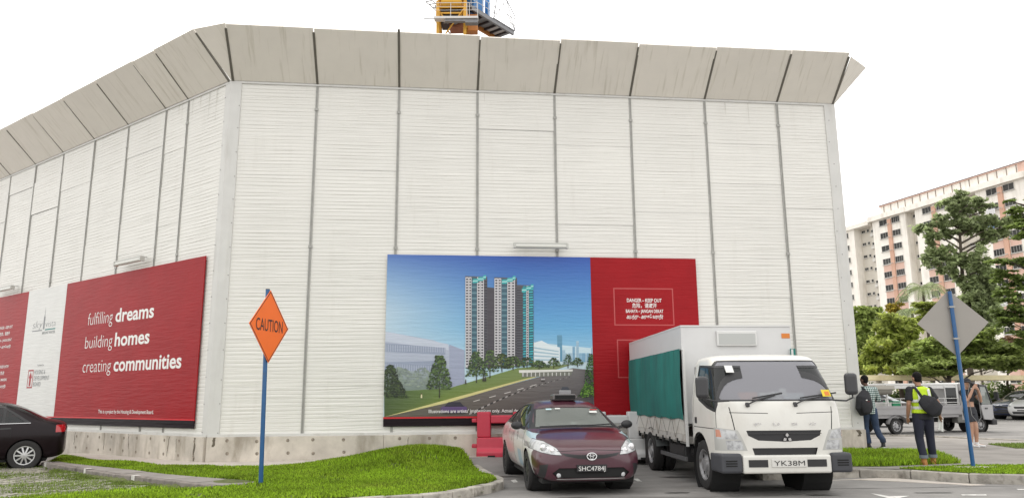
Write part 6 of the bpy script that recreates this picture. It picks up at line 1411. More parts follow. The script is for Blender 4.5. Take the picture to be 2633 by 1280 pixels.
# dark sedan, tail to the right: local -y is the nose; rear axle at y = 2.6
rw = Vector((-10.42, 16.98)); rzS = R(-90 + 29)      # local +y (tail) points to world +x
cs, sn = math.cos(rzS), math.sin(rzS)
rear = Vector((-.77 * cs * -1 - 2.6 * sn * 1, 0)); 
off = Vector((0.77 * cs - 2.6 * sn, 0.77 * sn + 2.6 * cs))     # near-side rear wheel (local x=+.77 side faces -Y after the turn)
sedan = saloon('sedan', 'glossy dark plum saloon car parked tail first beside the slogan banner', (rw.x - off.x - .14, rw.y - off.y, 0), rzS, DKP)
# cars in the far car park
SLV = M('silver_paint', (0.42, 0.43, 0.45), 0.3, metal=.4, coat=.6); NVY = M('navy_paint', (0.018, 0.03, 0.085), 0.25, coat=1.0); PWH = M('car_white_paint', (0.62, 0.62, 0.62), 0.3, coat=.6); GRN = M('grey_green_paint', (.22, .25, .24), .3, metal=.3, coat=.6)
def ground_car(u, v, **k): p = gp(u, v, .2); return (p[0], p[1], .2)
def far_car(label, u, v, dy, rz, paint, kind):
    p = Vector(gp(u, v, .2)); a = R(rz); d = Vector((-math.sin(a), math.cos(a))); q = p + d * .92 + Vector((dy * p.x / p.y, dy))
    return saloon('parked_car', label, (q.x, q.y, .2), a, paint, kind, 'cars in the far car park', full=False)
far_car('navy blue hatchback nosing out beside the white car at the frame edge', 2580, 1078, 0, -62, NVY, 'hatch')
far_car('silver saloon car parked behind the navy hatchback', 2572, 1066, 3, -64, SLV, 'sedan')
far_car('white car cut off by the edge of the view beyond the navy hatchback', 2632, 1080, 0, -58, PWH, 'hatch')
far_car('dark grey car parked farther back behind the lorry cab', 2540, 1058, 6, -66, GRN, 'hatch')
# taxi-like car seen over the lorry bed
ob = saloon('parked_car', 'silver saloon with green windows seen above the lorry bed', (12.6, 31.6, .2), R(-82), SLV, 'sedan', 'cars in the far car park', full=False)

# ------------------------------------------------------------------ flatbed lorry with open door, seen from its side
LGP = M('lorry_grey_paint', (0.30, 0.295, 0.30), 0.4, coat=.3, noise=.08, nscale=2, dark=(.2, .18, .16), darkamt=.5, dscale=2, dlo=.55, dhi=.8); LWP = M('lorry_white_paint', (.55, .55, .54), .4, coat=.3, noise=.06, nscale=2)
pw = Vector(gp(2310, 1116, .2)); fw_ = Vector(gp(2526, 1110, .2)); dl = (fw_ - pw); WBL = dl.length; rzL = math.atan2(dl.y, dl.x)
LZ = .84
lorry = thing('flatbed_lorry', 'small grey flatbed lorry with its cab door open and a white canopy top', 'lorry', (pw.x, pw.y, .2), rzL)
# local: x forward (to the right in view), y away from the camera, z up; near-side wheels at y = 0
for x in (0, WBL):
    for y, s in ((.1, -1), (1.35, 1)):
        e = wheel(lorry, 0, 0, 0, .265, .16, 'steel', 1); e.location = (x, y, .265 / LZ); e.scale = (1 / LZ if False else 1, 1, 1 / LZ); e.rotation_euler = (0, 0, R(-90) if s < 0 else R(90))
mb = MB(); mb.box(-1.4, WBL + .6, .35, .5, .42, .56); mb.box(-1.4, WBL + .6, 1.0, 1.15, .42, .56); part('chassis_rail', mb, UND, lorry)
mb = MB(); mb.box(-1.75, WBL - .82, .02, 1.5, .62, .74); part('cargo_bed', mb, LGP, lorry)
mb = MB(); mb.box(-1.75, WBL - .85, -.02, .02, .74, 1.08); mb.box(-1.75, WBL - .85, -.035, -.021, .98, 1.05); mb.box(-1.75, WBL - .85, -.035, -.021, .74, .79); part('drop_side', mb, LGP, lorry)
mb = MB(); mb.box(-1.75, WBL - .85, 1.46, 1.5, .74, 1.08); part('drop_side', mb, LGP, lorry)
mb = MB(); mb.box(-1.79, -1.752, 0, 1.5, .62, 1.08); part('tailgate', mb, LGP, lorry)
mb = MB()
for z in (1.2, 1.36): mb.tube([(-1.7, 0, z), (WBL - .9, 0, z)], .014, 6)
for k in range(8): x = -1.65 + k * (WBL + .75) / 7; mb.tube([(x, 0, 1.08), (x, 0, 1.37)], .013, 6)
part('side_rail', mb, LWP, lorry)
# load on the bed
for nm, lab, c_, x0, x1, h_ in (('crate', 'green plastic crate riding on the flatbed lorry', (.03, .28, .13), .15, .48, .32), ('crate', 'white box riding on the flatbed lorry by the tailgate', (.55, .55, .52), -.65, .1, .28), ('drum', 'blue drum riding on the flatbed lorry', (.03, .1, .38), 1.55, 1.85, .4), ('crate', 'grey tarpaulin bundle riding on the flatbed lorry', (.2, .18, .17), .55, 1.5, .25)):
    ct = Matrix.Translation((pw.x, pw.y, .2)) @ Matrix.Rotation(rzL, 4, 'Z'); p = ct @ Vector((x0, .25, .745)); t = thing(nm, lab, nm, tuple(p), rzL); mm = M(lab.split(' riding')[0].replace(' ', '_'), c_, .6, noise=.15)
    mb = MB()
    if nm == 'drum': mb.lathe([(0, 0), (.17, 0), (.17, .12), (.178, .13), (.17, .14), (.17, .3), (.178, .31), (.17, .32), (.17, h_), (0, h_)], 18, origin=(.17, .2, 0), axis='z'); part('barrel', mb, mm, t, smooth=35); m2 = MB(); m2.lathe([(.16, h_ + .001), (.16, h_ + .02), (0, h_ + .02)], 16, origin=(.17, .2, 0), axis='z'); part('lid', m2, M('red_lid', (.5, .03, .05), .5), t)
    else:
        mb.box(0, x1 - x0, 0, .4, 0, h_ * .9); part('box', mb, mm, t, bevel=.02); m2 = MB(); m2.box(-.01, x1 - x0 + .01, -.01, .41, h_ * .9 + .001, h_); part('lid', m2, mm, t)
# canopy top with half-round rear
mb = MB(); mb.box(-.35, WBL - .75, .05, 1.45, 1.86, 1.95); mb.box(-.35, WBL - .75, .05, .09, 1.74, 1.861); part('canopy_top', mb, LWP, lorry, bevel=.03)
mb = MB(); mb.box(-.75, -.02, -.02, .9, 1.5, 1.86); mb2 = part('rolled_cover', mb, M('rolled_cover_grey', (.16, .15, .13), .7), lorry, bevel=.12, seg=4)
mb = MB(); mb.box(-.78, -.0, -.04, .0, 1.72, 1.87); part('cover_flap', mb, M('cover_light', (.38, .36, .32), .7), lorry, bevel=.01)
for x in (-.3, WBL - .95): mb = MB(); mb.box(x, x + .05, .02, .07, 1.08, 1.9); part('canopy_post', mb, LWP, lorry)
x0 = WBL - .82
mb = MB(); mb.box(x0 - .62, x0 - .04, .03, .06, 1.1, 1.84); part('bulkhead_panel', mb, LWP, lorry); mb = MB(); mb.box(x0 - .59, x0 - .08, .022, .028, 1.13, 1.78); part('bulkhead_window', mb, GLD, lorry)
# cab: shell with open doorway
xf = WBL + .62
def cabpoly(z0): return None
mb = MB(); prof = [(x0, .45), (xf - .05, .42), (xf + .02, .62), (xf, 1.05), (xf - .32, 1.72), (xf - .5, 1.9), (x0 + .25, 1.97), (x0, 1.94)]
mb.prism(prof, 1.38, 1.42, 'y'); part('far_side', mb, LGP, lorry)
mb = MB(); mb.box(x0, x0 + .05, .06, 1.379, .45, 1.9); part('rear_wall', mb, LWP, lorry); mb = MB(); mb.box(x0 + .02, xf - .45, .02, 1.40, 1.90, 1.985); part('roof', mb, LWP, lorry, bevel=.04)
mb = MB(); mb.box(xf - .06, xf + .04, .02, 1.4, .5, 1.06); part('front_panel', mb, LGP, lorry, bevel=.03); mb = MB(); mb.box(xf - .12, xf + .12, -.02, 1.44, .28, .5); part('bumper', mb, BLK, lorry, bevel=.04)
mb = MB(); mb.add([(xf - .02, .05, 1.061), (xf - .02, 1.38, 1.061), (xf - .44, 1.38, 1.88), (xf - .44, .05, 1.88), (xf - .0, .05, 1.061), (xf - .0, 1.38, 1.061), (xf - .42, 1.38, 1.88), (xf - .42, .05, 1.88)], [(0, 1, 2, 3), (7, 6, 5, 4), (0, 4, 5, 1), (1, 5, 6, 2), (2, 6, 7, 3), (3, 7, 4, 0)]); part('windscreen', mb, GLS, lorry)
mb = MB(); mb.beam((xf - .02, .04, 1.06), (xf - .44, .04, 1.9), .07, .06, up=(0, 1, 0)); mb.beam((x0 + .06, .04, .5), (x0 + .06, .04, 1.92), .12, .06, up=(0, 1, 0)); part('door_pillar', mb, LGP, lorry)
mb = MB(); mb.box(x0 + .1, xf - .1, .1, 1.3, .5, .62); mb.box(x0 + .06, x0 + .22, .15, 1.3, .63, 1.5); part('cabin_seat', mb, DKI, lorry); mb = MB(); mb.box(xf - .35, xf - .07, .08, 1.36, .8, 1.12); part('dashboard', mb, DKI, lorry)
mb = MB(); mb.box(xf - .02, xf + .045, .05, .2, .7, .85); part('indicator', mb, AMB, lorry)
mb = MB(); mb.lathe([(.40, 0), (.40, .5)], 20, origin=(WBL, .06, .32), axis='y'); part('wheel_well', mb, UND, lorry)
mb = MB(); mb.tube([(.0 + .42 * math.cos(t), .0, .3 + .42 * math.sin(t)) for t in np.linspace(.25, 2.9, 10)], [(.015, .09)] * 10, 4); part('mudguard', mb, LGP, lorry)
mb = MB(); mb.box(-.85, -.82, 0, .3, .2, .6); part('mudflap', mb, UND, lorry); mb = MB(); mb.box(1.0, 1.35, .05, .3, .38, .46); part('step', mb, LWP, lorry)
mb = MB(); mb.box(WBL - 1.0, WBL - .5, .02, .3, .38, .75); part('side_tank', mb, M('tank_grey', (.14, .14, .13), .6), lorry, bevel=.04)
# open door, hinged at the front pillar and swung towards the camera
dr = bpy.data.objects.new('door', None); COL.objects.link(dr); dr.parent = lorry; dr.location = (xf - .05, .0, 0); lorry.scale = (1, 1, LZ); dr.rotation_euler = (0, 0, R(20))
dp = [(-.02, .62), (-.02, 1.08), (-.40, 1.84), (-.98, 1.88), (-1.0, .95), (-.86, .52), (-.2, .48)]
wp = [(-.14, 1.12), (-.44, 1.76), (-.90, 1.8), (-.90, 1.12)]
mb = MB(); mb.prism([(-.02, .62), (-.02, 1.10), (-1.0, 1.10), (-1.0, .95), (-.86, .52), (-.2, .48)], -.04, .0, 'y'); part('door_panel', mb, LGP, dr, bevel=.01)
mb = MB(); mb.beam((-.04, -.02, 1.1), (-.42, -.02, 1.84), .07, .05, up=(0, 1, 0)); mb.beam((-.42, -.02, 1.84), (-.97, -.02, 1.87), .07, .05, up=(0, 1, 0)); mb.beam((-.97, -.02, 1.87), (-.97, -.02, 1.08), .06, .05, up=(0, 1, 0)); part('door_frame', mb, BLK, dr)
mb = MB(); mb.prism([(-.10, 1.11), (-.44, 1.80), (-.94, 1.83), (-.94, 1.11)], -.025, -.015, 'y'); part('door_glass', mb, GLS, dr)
mb = MB(); mb.box(-.72, -.5, -.055, -.041, .92, .98); part('handle', mb, BLK, dr)
mb = MB(); mb.tube([(xf - .1, .0, 1.3), (xf + .1, -.12, 1.35)], .012, 6); mb.box(xf + .05, xf + .1, -.2, -.05, 1.3, 1.6); part('wing_mirror', mb, BLK, lorry)
# ================================================================== signs, barriers
BLU = M('blue_post_paint', (0.008, 0.085, 0.235), 0.4, coat=.2, noise=.1, nscale=6, dark=(.05, .06, .08), darkamt=.5, dscale=9, dlo=.6, dhi=.75)
ORGS = M('orange_sign_sheet', (0.88, 0.165, 0.018), 0.45, noise=.03, nscale=3); SBK = M('sign_black', (.03, .022, .02), .5); ALS = M('sign_back_aluminium', (.31, .29, .265), .5, metal=.15, noise=.05, nscale=2, dark=(.3, .28, .25), darkamt=.4, dscale=4, dlo=.55, dhi=.75)
def diamond_sign(name, label, base, top_z, cz_, half, axis, facing, lean, text=None, group=None):
    """post with a square plate on its corner; axis = unit vector along the plate, facing = +1 when its face looks along -normal"""
    r = thing(name, label, 'road sign', base, 0); a = Vector((axis[0], axis[1], 0)).normalized(); n = Vector((a.y, -a.x, 0)) * facing
    top = Vector((lean[0], lean[1], top_z - base[2]))
    mb = MB(); mb.tube([(0, 0, -.1), tuple(top * .5), tuple(top)], .036, 14); part('post', mb, BLU, r, smooth=40)
    mb = MB(); mb.lathe([(.036, 0), (.036, .012), (0, .013)], 12, origin=tuple(top), axis='z'); part('post_cap', mb, SBK, r)
    zc = cz_ - base[2]; k = zc / top.z; c = Vector((lean[0] * k, lean[1] * k, zc)); c = c + n * .052
    up = (Vector((lean[0], lean[1], top.z)).normalized())
    def plate_(h, y0, y1, nm, mt):
        P = [(-h, 0), (0, -h), (h, 0), (0, h)]; vs = [c + a * p + up * q + n * y for y in (y0, y1) for p, q in P]
        mb = MB(); mb.add([tuple(v) for v in vs], [(0, 1, 2, 3), (7, 6, 5, 4)] + [(i, (i + 1) % 4, 4 + (i + 1) % 4, 4 + i) for i in range(4)]); return part(nm, mb, mt, r)
    plate_(half, 0, .006, 'sign_plate', ORGS if text else ALS)
    if not text: plate_(half * .985, .0065, .009, 'sign_face', ORGS)
    if text:
        bw = .028
        P = [(-half, 0), (0, -half), (half, 0), (0, half)]; h2 = half - bw * 1.4; P2 = [(p * h2 / half, q * h2 / half) for p, q in P]
        o_ = .965; P = [(p * o_, q * o_) for p, q in P]
        vs = [c + a * p + up * q + n * .0085 for p, q in P + P2]; mb = MB(); mb.add([tuple(v) for v in vs], [(i, (i + 1) % 4, 4 + (i + 1) % 4, 4 + i) for i in range(4)]); part('sign_border', mb, SBK, r)
        t = fit_text(text, -half * .68, half * .68, -.085, .20, bold=.006); t.v = [tuple(c + a * x + up * y + n * .0085) for x, y, z in t.v]; part('lettering', t, SBK, r)
    for q in (-.3, .3):
        mb = MB(); p = c + up * q * 1.0 - n * .05; mb.beam(p - a * .05, p + a * .05, .03, .085, up=tuple(n)); part('clamp', mb, POST, r)
    return r
diamond_sign('caution_sign', 'orange CAUTION diamond on a blue post standing in the lawn', (-4.06, 12.72, .13), 3.27, 2.655, .605, (.235, .972), 1, (-.06, 0), 'CAUTION')
diamond_sign('blank_sign', 'bare grey back of a diamond sign on a blue post by the kerb corner', (8.42, 14.45, .17), 3.40, 2.80, .63, (.985, -.17), -1, (-.05, .02))
mb = MB(); mb.lathe([(.42, 0), (.4, .012), (0, .014)], 16, axis='z'); mb.v = [(x, y * .35, z) for x, y, z in mb.v]
so_ = link('sign_footing', mb.mesh('sign_footing', PALE), kind='structure', loc=(8.40, 14.38, .165))
RBR = M('red_barrier_plastic', (0.47, 0.028, 0.058), 0.42, noise=.07, nscale=3, dark=(.35, .1, .1), darkamt=.4, dscale=4, dlo=.6, dhi=.8)
def barrier(label, loc, rz, mat, L_=2.0):
    r = thing('water_barrier', label, 'barrier', loc, rz, 'plastic barriers at the site gate')
    # lower tank with flared foot, then posts and top rails around openings
    mb = MB(); pr = [(-.30, .0), (-.30, .12), (-.22, .2), (-.20, .44), (.20, .44), (.22, .2), (.30, .12), (.30, .0)]
    mb.prism(pr, 0, L_, 'x'); part('tank', mb, mat, r, bevel=.025, seg=3)
    n = 2; w = .30
    for x in (0.0, .58 + .22, L_ - w): mb = MB(); mb.box(x, x + w, -.14, .14, .441, 1.02); part('upright', mb, mat, r, bevel=.025, seg=3)
    for x0, x1 in ((w + .002, .798), (1.102, L_ - w - .002)): mb = MB(); mb.box(x0, x1, -.13, .13, .76, .94); part('top_rail', mb, mat, r, bevel=.025, seg=3)
    for z in (.2, .78): mb = MB(); mb.box(-.12, .0, -.08, .08, z, z + .09); part('connector', mb, mat, r, bevel=.02)
    for x in (.25, 1.0, 1.6): mb = MB(); mb.box(x, x + .16, -.31, .31, -.002, .05); part('foot_slot', mb, UND, r)
    mb = MB(); mb.lathe([(.0, -.235), (.03, -.235), (.035, -.215)], 10, origin=(.65, 0, .24), axis='y'); part('drain_plug', mb, PAPR, r)
    return r
b0 = gp(1229, 1174, .19)
barrier('red plastic water barrier with openings standing behind the taxi', (b0[0] - .02, b0[1] + .15, .185), -.04, RBR, 1.9)
for o_ in list(bpy.data.objects):
    if o_.name.startswith('water_barrier'): o_.scale = (1, 1, .95)
WBR = M('white_barrier_plastic', (.6, .6, .6), .5, noise=.05)
barrier('white plastic water barrier half hidden behind the truck wheels', (1.75, 17.35, .12), .05, WBR, 2.0)

# ================================================================== people
SK1 = M('skin_dark', (.10, .05, .032), .55, noise=.08); SK2 = M('skin_tan', (.36, .19, .12), .5, noise=.08); SK3 = M('skin_light', (.45, .26, .18), .5, noise=.08)
HAIR = M('black_hair', (.008, .007, .007), .7, spec=.15, noise=.3, nscale=30, bump=.5, bscale=80)
JEAN = M('dark_navy_denim', (.018, .02, .038), .85, noise=.15, nscale=6, bump=.2, bscale=30); JEAN2 = M('blue_denim', (.03, .055, .11), .85, noise=.2, nscale=4, dark=(.015, .018, .03), darkamt=.8, dscale=1.5, dlo=.45, dhi=.6)
CHAR = M('charcoal_cloth', (.02, .02, .025), .85, noise=.2, nscale=6); CUFF = M('cuff_denim', (.16, .19, .22), .85); TAN = M('tan_leather', (.42, .19, .055), .7, noise=.15, nscale=8); WSH = M('white_shoe', (.66, .66, .66), .6); BSH = M('black_shoe', (.02, .02, .022), .6)
HIV = M('hi_vis_yellow', (.52, .72, .02), .7, noise=.08, nscale=8, bump=.25, bscale=18); REF = M('reflective_tape', (.66, .67, .65), .4); BAGM = M('black_bag_fabric', (.016, .016, .02), .8, noise=.25, nscale=6, bump=.3, bscale=22); GSH = M('dark_grey_shorts', (.035, .037, .045), .85, noise=.2, nscale=6)
def plaid():
    mt = bpy.data.materials.new('checked_shirt_cloth'); mt.use_nodes = True; N = mt.node_tree.nodes; L = mt.node_tree.links; b = N['Principled BSDF']; b.inputs['Roughness'].default_value = .9
    tc = N.new('ShaderNodeTexCoord'); sx = N.new('ShaderNodeSeparateXYZ'); L.new(tc.outputs['Object'], sx.inputs[0])
    def band(s, f):
        a = N.new('ShaderNodeMath'); a.operation = 'MULTIPLY'; a.inputs[1].default_value = f; L.new(s, a.inputs[0])
        c = N.new('ShaderNodeMath'); c.operation = 'SINE'; L.new(a.outputs[0], c.inputs[0]); g = N.new('ShaderNodeMath'); g.operation = 'GREATER_THAN'; g.inputs[1].default_value = 0.1; L.new(c.outputs[0], g.inputs[0]); return g.outputs[0]
    p, q = band(sx.outputs[0], 125), band(sx.outputs[2], 125); ad = N.new('ShaderNodeMath'); L.new(p, ad.inputs[0]); L.new(q, ad.inputs[1])
    r = N.new('ShaderNodeValToRGB'); r.color_ramp.interpolation = 'CONSTANT'; e = r.color_ramp.elements; e[0].color = (.62, .66, .64, 1); e[1].position = .3; e[1].color = (.16, .24, .23, 1); z = e.new(.7); z.color = (.02, .045, .045, 1)
    h = N.new('ShaderNodeMath'); h.operation = 'MULTIPLY'; h.inputs[1].default_value = .5; L.new(ad.outputs[0], h.inputs[0]); L.new(h.outputs[0], r.inputs[0]); L.new(r.outputs[0], b.inputs['Base Color']); return mt
PLD = plaid()
def fuse(name, mb, mat, parent, voxel=.012, smooth_it=4):
    """many overlapping tubes -> one continuous skin"""
    me = mb.mesh(name, mat, False); o = bpy.data.objects.new('tmp', me); COL.objects.link(o)
    m_ = o.modifiers.new('r', 'REMESH'); m_.mode = 'VOXEL'; m_.voxel_size = voxel; m_.use_smooth_shade = True
    s = o.modifiers.new('s', 'SMOOTH'); s.iterations = smooth_it; s.factor = .5
    dg = bpy.context.evaluated_depsgraph_get(); m2 = bpy.data.meshes.new_from_object(o.evaluated_get(dg)); bpy.data.objects.remove(o); m2.name = name
    if not m2.materials: m2.materials.append(mat)
    m2.polygons.foreach_set('use_smooth', [True] * len(m2.polygons)); return link(name, m2, parent)
def hand(mb, wr, d, side, curl=.3):
    """palm, four fingers and thumb from the wrist along d"""
    wr = Vector(wr); d = Vector(d).normalized(); s = Vector(side); s = (s - d * s.dot(d)).normalized(); n = d.cross(s)
    mb.tube([wr, wr + d * .045, wr + d * .09], [(.028, .02), (.04, .018), (.04, .014)], 8, side=tuple(s))
    for k, l in enumerate((.068, .078, .072, .056)):
        b = wr + d * .085 + s * (-.030 + k * .02); m_ = b + d * l * .5 + n * curl * .012; e = m_ + d * l * .42 + n * curl * .035; mb.tube([b, m_, e], [.0095, .009, .0075], 6)
    b = wr + d * .025 - s * .03; mb.tube([b, b + d * .03 - s * .022 + n * .01, b + d * .062 - s * .022 + n * .022], [.013, .011, .009], 6)
def head(mb, c, f, r=1.0):
    """skull, jaw, nose, brow, ears; f = facing direction"""
    c = Vector(c); f = Vector(f).normalized(); s = f.cross(Vector((0, 0, 1))).normalized(); u = Vector((0, 0, 1)); MM = Matrix((s, f, u)).transposed()
    mb.ball(c + u * .02, (.074 * r, .094 * r, .098 * r), 16, 12, mat=MM); mb.ball(c + f * .022 - u * .045, (.056 * r, .066 * r, .075 * r), 14, 10, mat=MM)
    mb.tube([c + f * .085 + u * .015, c + f * .103 - u * .018], [.010, .015], 6); mb.ball(c + f * .08 - u * .055, (.024, .012, .010), 8, 6, mat=MM)
    for k in (-1, 1): mb.ball(c + s * k * .075 - u * .008 - f * .008, (.012, .022, .032), 8, 6, mat=MM); mb.ball(c + s * k * .03 + f * .08 + u * .03, (.022, .01, .008), 8, 6, mat=MM)
    return MM
def person(label, loc, rz, J, H_, skin, top, top_mat, bot_mat, shoe_mats, hair=True, short=False, sleeve=.62, f=(0, 1, 0), curl=(.3, .3), torso_k=1.0, hem=None, crop=None, hairshape=None, cuff=None):
    r = thing('person', label, 'person', loc, rz); sc_ = H_ / 1.75; r.scale = (sc_,) * 3
    V3 = lambda k: Vector(J[k])
    body = MB(); tx = torso_k
    spine = [V3('pelvis') - Vector((0, 0, .06)), V3('pelvis'), V3('waist'), V3('chest'), V3('upper'), V3('neck')]
    rad = [(.13, .10), (.16 * tx, .115), (.138 * tx, .105), (.165 * tx, .118), (.15 * tx, .10), (.056, .056)]
    body.tube(spine, rad, 14, side=(1, 0, 0)); body.tube([V3('upper'), V3('neck'), V3('head')], [.062, .054, .052], 10)
    head(body, V3('head'), J.get('face', f))
    for s in ('L', 'R'):
        sh, el, wr = V3('sh' + s), V3('el' + s), V3('wr' + s); body.ball(sh, .062, 10, 8)
        body.tube([V3('upper').lerp(sh, .35), sh, sh.lerp(el, .4), el, el.lerp(wr, .35), wr], [.06, .06, .05, .04, .042, .028], 10)
        hand(body, wr, J.get('hd' + s, tuple(wr - el)), J.get('hs' + s, (0, 1, 0)), curl[0])
        hp, kn, an = V3('hip' + s), V3('kn' + s), V3('an' + s); body.tube([hp + Vector((0, 0, .05)), hp.lerp(kn, .2), hp.lerp(kn, .6), kn, kn.lerp(an, .35), an, an - Vector((0, 0, .04))], [.09, .088, .07, .054, .056, .038, .036], 12)
        to = V3('to' + s); body.tube([an - Vector((0, 0, .04)), an.lerp(to, .5) - Vector((0, 0, .02)), to], [(.035, .035), (.04, .03), (.035, .022)], 8)
    fuse('body', body, skin, r, .009, 3)
    # eyes
    cloth = MB(); g = .020
    sp2 = spine if hem is None else spine[1:]
    base = V3('pelvis') - Vector((0, 0, .10 if hem is None else hem))
    tp_ = [base] + spine[1:]; tr = [(.172 * tx, .13)] + [(a + g, b + g) for a, b in rad[1:]]
    if crop is not None: tp_ = [V3('waist').lerp(V3('chest'), crop)] + spine[3:]; tr = [(.165, .125)] + [(a + g, b + g) for a, b in rad[3:]]
    tr[-1] = (.07, .066); cloth.tube(tp_, tr, 16, side=(1, 0, 0))
    for s in ('L', 'R'):
        sh, el, wr = V3('sh' + s), V3('el' + s), V3('wr' + s)
        if sleeve <= 1: e = sh.lerp(el, sleeve); cloth.tube([V3('upper').lerp(sh, .3), sh, sh.lerp(e, .6), e], [.078, .08, .074, .072], 12)
        else: e = el.lerp(wr, sleeve - 1); cloth.tube([V3('upper').lerp(sh, .3), sh, sh.lerp(el, .5), el, e], [.078, .08, .07, .06, .052], 12)
        cloth.ball(sh, .08, 10, 8)
    fuse(top, cloth, top_mat, r, .012, 4)
    tr_ = MB(); pv_ = V3('pelvis'); tr_.tube([pv_ - Vector((0, 0, .09)), pv_, pv_ + Vector((0, 0, .09))], [(.165, .125), (.172, .127), (.155, .118)], 14, side=(1, 0, 0))
    for s in ('L', 'R'):
        hp, kn, an = V3('hip' + s), V3('kn' + s), V3('an' + s)
        if short: tr_.tube([hp + Vector((0, 0, .04)), hp.lerp(kn, .3), hp.lerp(kn, .62)], [.105, .105, .102], 12)
        else: tr_.tube([hp + Vector((0, 0, .04)), hp.lerp(kn, .3), hp.lerp(kn, .7), kn, kn.lerp(an, .5), an + Vector((0, 0, .10)), an + Vector((0, 0, .035))], [.108, .104, .088, .078, .074, .07, .072], 12)
    fuse('shorts' if short else 'trousers', tr_, bot_mat, r, .012, 3)
    for i, s in enumerate(('L', 'R')):
        an, to = V3('an' + s), V3('to' + s); d = (to - an); d.z = 0; d.normalize(); m_ = MB(); dn = Vector((0, 0, to.z - (an.z - .065)))
        heel = an - d * .055 + Vector((0, 0, -.05)); m_.tube([heel, an + Vector((0, 0, -.045)), an.lerp(to, .6) + Vector((0, 0, -.02)), to + d * .03], [(.036, .04), (.044, .045), (.046, .034), (.03, .02)], 10, side=tuple(d.cross(Vector((0, 0, 1)))))
        m_.tube([an + Vector((0, 0, -.05)), an + Vector((0, 0, .075 if cuff is not None else .035))], [.05, .056 if cuff is not None else .048], 10); fuse('shoe', m_, shoe_mats[i], r, .010, 2)
        m_ = MB(); m_.tube([heel - Vector((0, 0, .028)), an.lerp(to, .5) - Vector((0, 0, .045)), to + d * .03 - Vector((0, 0, .014))], [(.037, .012), (.045, .012), (.028, .010)], 10, side=tuple(d.cross(Vector((0, 0, 1))))); part('sole', m_, shoe_mats[i] if len(shoe_mats) < 3 else shoe_mats[2], r, smooth=True)
        if cuff is not None: m_ = MB(); m_.tube([an + Vector((0, 0, .04)), an + Vector((0, 0, .10))], [.077, .079], 14); part('trouser_cuff', m_, cuff, r, smooth=True)
    if hair:
        h_ = MB(); c = V3('head'); ff = Vector(J.get('face', f)).normalized(); s_ = ff.cross(Vector((0, 0, 1))).normalized(); MM = Matrix((s_, ff, Vector((0, 0, 1)))).transposed()
        h_.ball(c + Vector((0, 0, .045)) - ff * .018, (.083, .092, .088), 14, 10, mat=MM); h_.ball(c - ff * .035 + Vector((0, 0, .0)), (.078, .066, .085), 14, 10, mat=MM); fuse('hair', h_, HAIR, r, .010, 2)
    return r
def W(person_, p): return tuple(person_.matrix_world @ Vector(p))
def upd(): bpy.context.view_layer.update()
# -- man in the yellow vest, seen from behind, walking away
J = dict(pelvis=(0, 0, .95), waist=(.0, 0, 1.10), chest=(-.01, .0, 1.28), upper=(-.015, .0, 1.40), neck=(-.02, .005, 1.49), head=(-.03, .03, 1.63), face=(-.25, 1, 0), shL=(-.205, 0, 1.405), elL=(-.262, -.02, 1.13), wrL=(-.25, .08, .90), shR=(.175, 0, 1.40), elR=(.30, -.06, 1.15), wrR=(.37, .06, .93), hsL=(0, 1, 0), hsR=(0, 1, 0), hipL=(-.09, 0, .91), knL=(-.10, .02, .50), anL=(-.085, -.04, .09), toL=(-.10, .12, .03), hipR=(.09, 0, .91), knR=(.135, .06, .50), anR=(.17, .10, .09), toR=(.19, .26, .03))
hv = gp(2390, 1194, .16)
vest_man = person('person in a yellow reflective vest walking away with a black sling bag on the back', (hv[0] - .02, hv[1] + .02, .155), .02, J, 1.74, SK2, 'tshirt', CHAR, JEAN, (TAN, TAN), sleeve=.72, cuff=CUFF, torso_k=1.08)
vs_ = MB(); g = .034; Vv = lambda k: Vector(J[k])
vs_.tube([Vv('pelvis') + Vector((0, 0, .02)), Vv('waist'), Vv('chest'), Vv('upper') + Vector((0, 0, .03)), Vv('neck') - Vector((0, 0, .02))], [(.205, .155), (.178, .145), (.21, .158), (.205, .135), (.08, .075)], 18, side=(1, 0, 0))
fuse('safety_vest', vs_, HIV, vest_man, .012, 3)
def band(pts, w, mat, name, parent, depth=.006):
    m_ = MB(); m_.tube(pts, [(w, depth)] * len(pts), 6, side=(0, 0, 1)); return part(name, m_, mat, parent)
def around(z, rx, ry, cx=0, cy=0, n=24, a0=0, a1=2 * PI): return [(cx + rx * math.cos(a0 + (a1 - a0) * i / n), cy + ry * math.sin(a0 + (a1 - a0) * i / n), z) for i in range(n + 1)]
band(around(1.07, .186, .152), .028, REF, 'reflective_band', vest_man); band(around(1.20, .2, .158, -.005), .028, REF, 'reflective_band', vest_man)
for s in (-1, 1):
    m_ = MB(); m_.tube([(s * .10 - .01, -.155, 1.10), (s * .10 - .01, -.165, 1.28), (s * .105 - .015, -.135, 1.40), (s * .10, -.06, 1.465)], [(.026, .006)] * 4, 6, side=(1, 0, 0)); part('reflective_band', m_, REF, vest_man)
upd()
bag = thing('sling_bag', 'black sling bag hanging across the back of the yellow vest', 'bag', W(vest_man, (0, 0, .95)), .02)
m_ = MB(); m_.tube([(-.1, -.18, .30), (.02, -.225, .20), (.16, -.22, .06), (.2, -.19, -.02)], [(.10, .035), (.17, .065), (.165, .07), (.07, .03)], 14, side=(.5, 0, .86)); fuse('bag_body', m_, BAGM, bag, .012, 3)
m_ = MB(); m_.tube([(-.06, -.2, .28), (-.13, -.165, .42), (-.15, -.10, .50), (-.14, .02, .52), (-.05, .14, .38), (.12, .15, .15), (.2, .02, .05), (.2, -.14, .0)], [(.024, .006)] * 8, 6); part('strap', m_, BAGM, bag)
m_ = MB(); m_.tube([(-.02, -.275, .26), (.16, -.28, .12)], .006, 5); part('zip', m_, DRIM, bag)
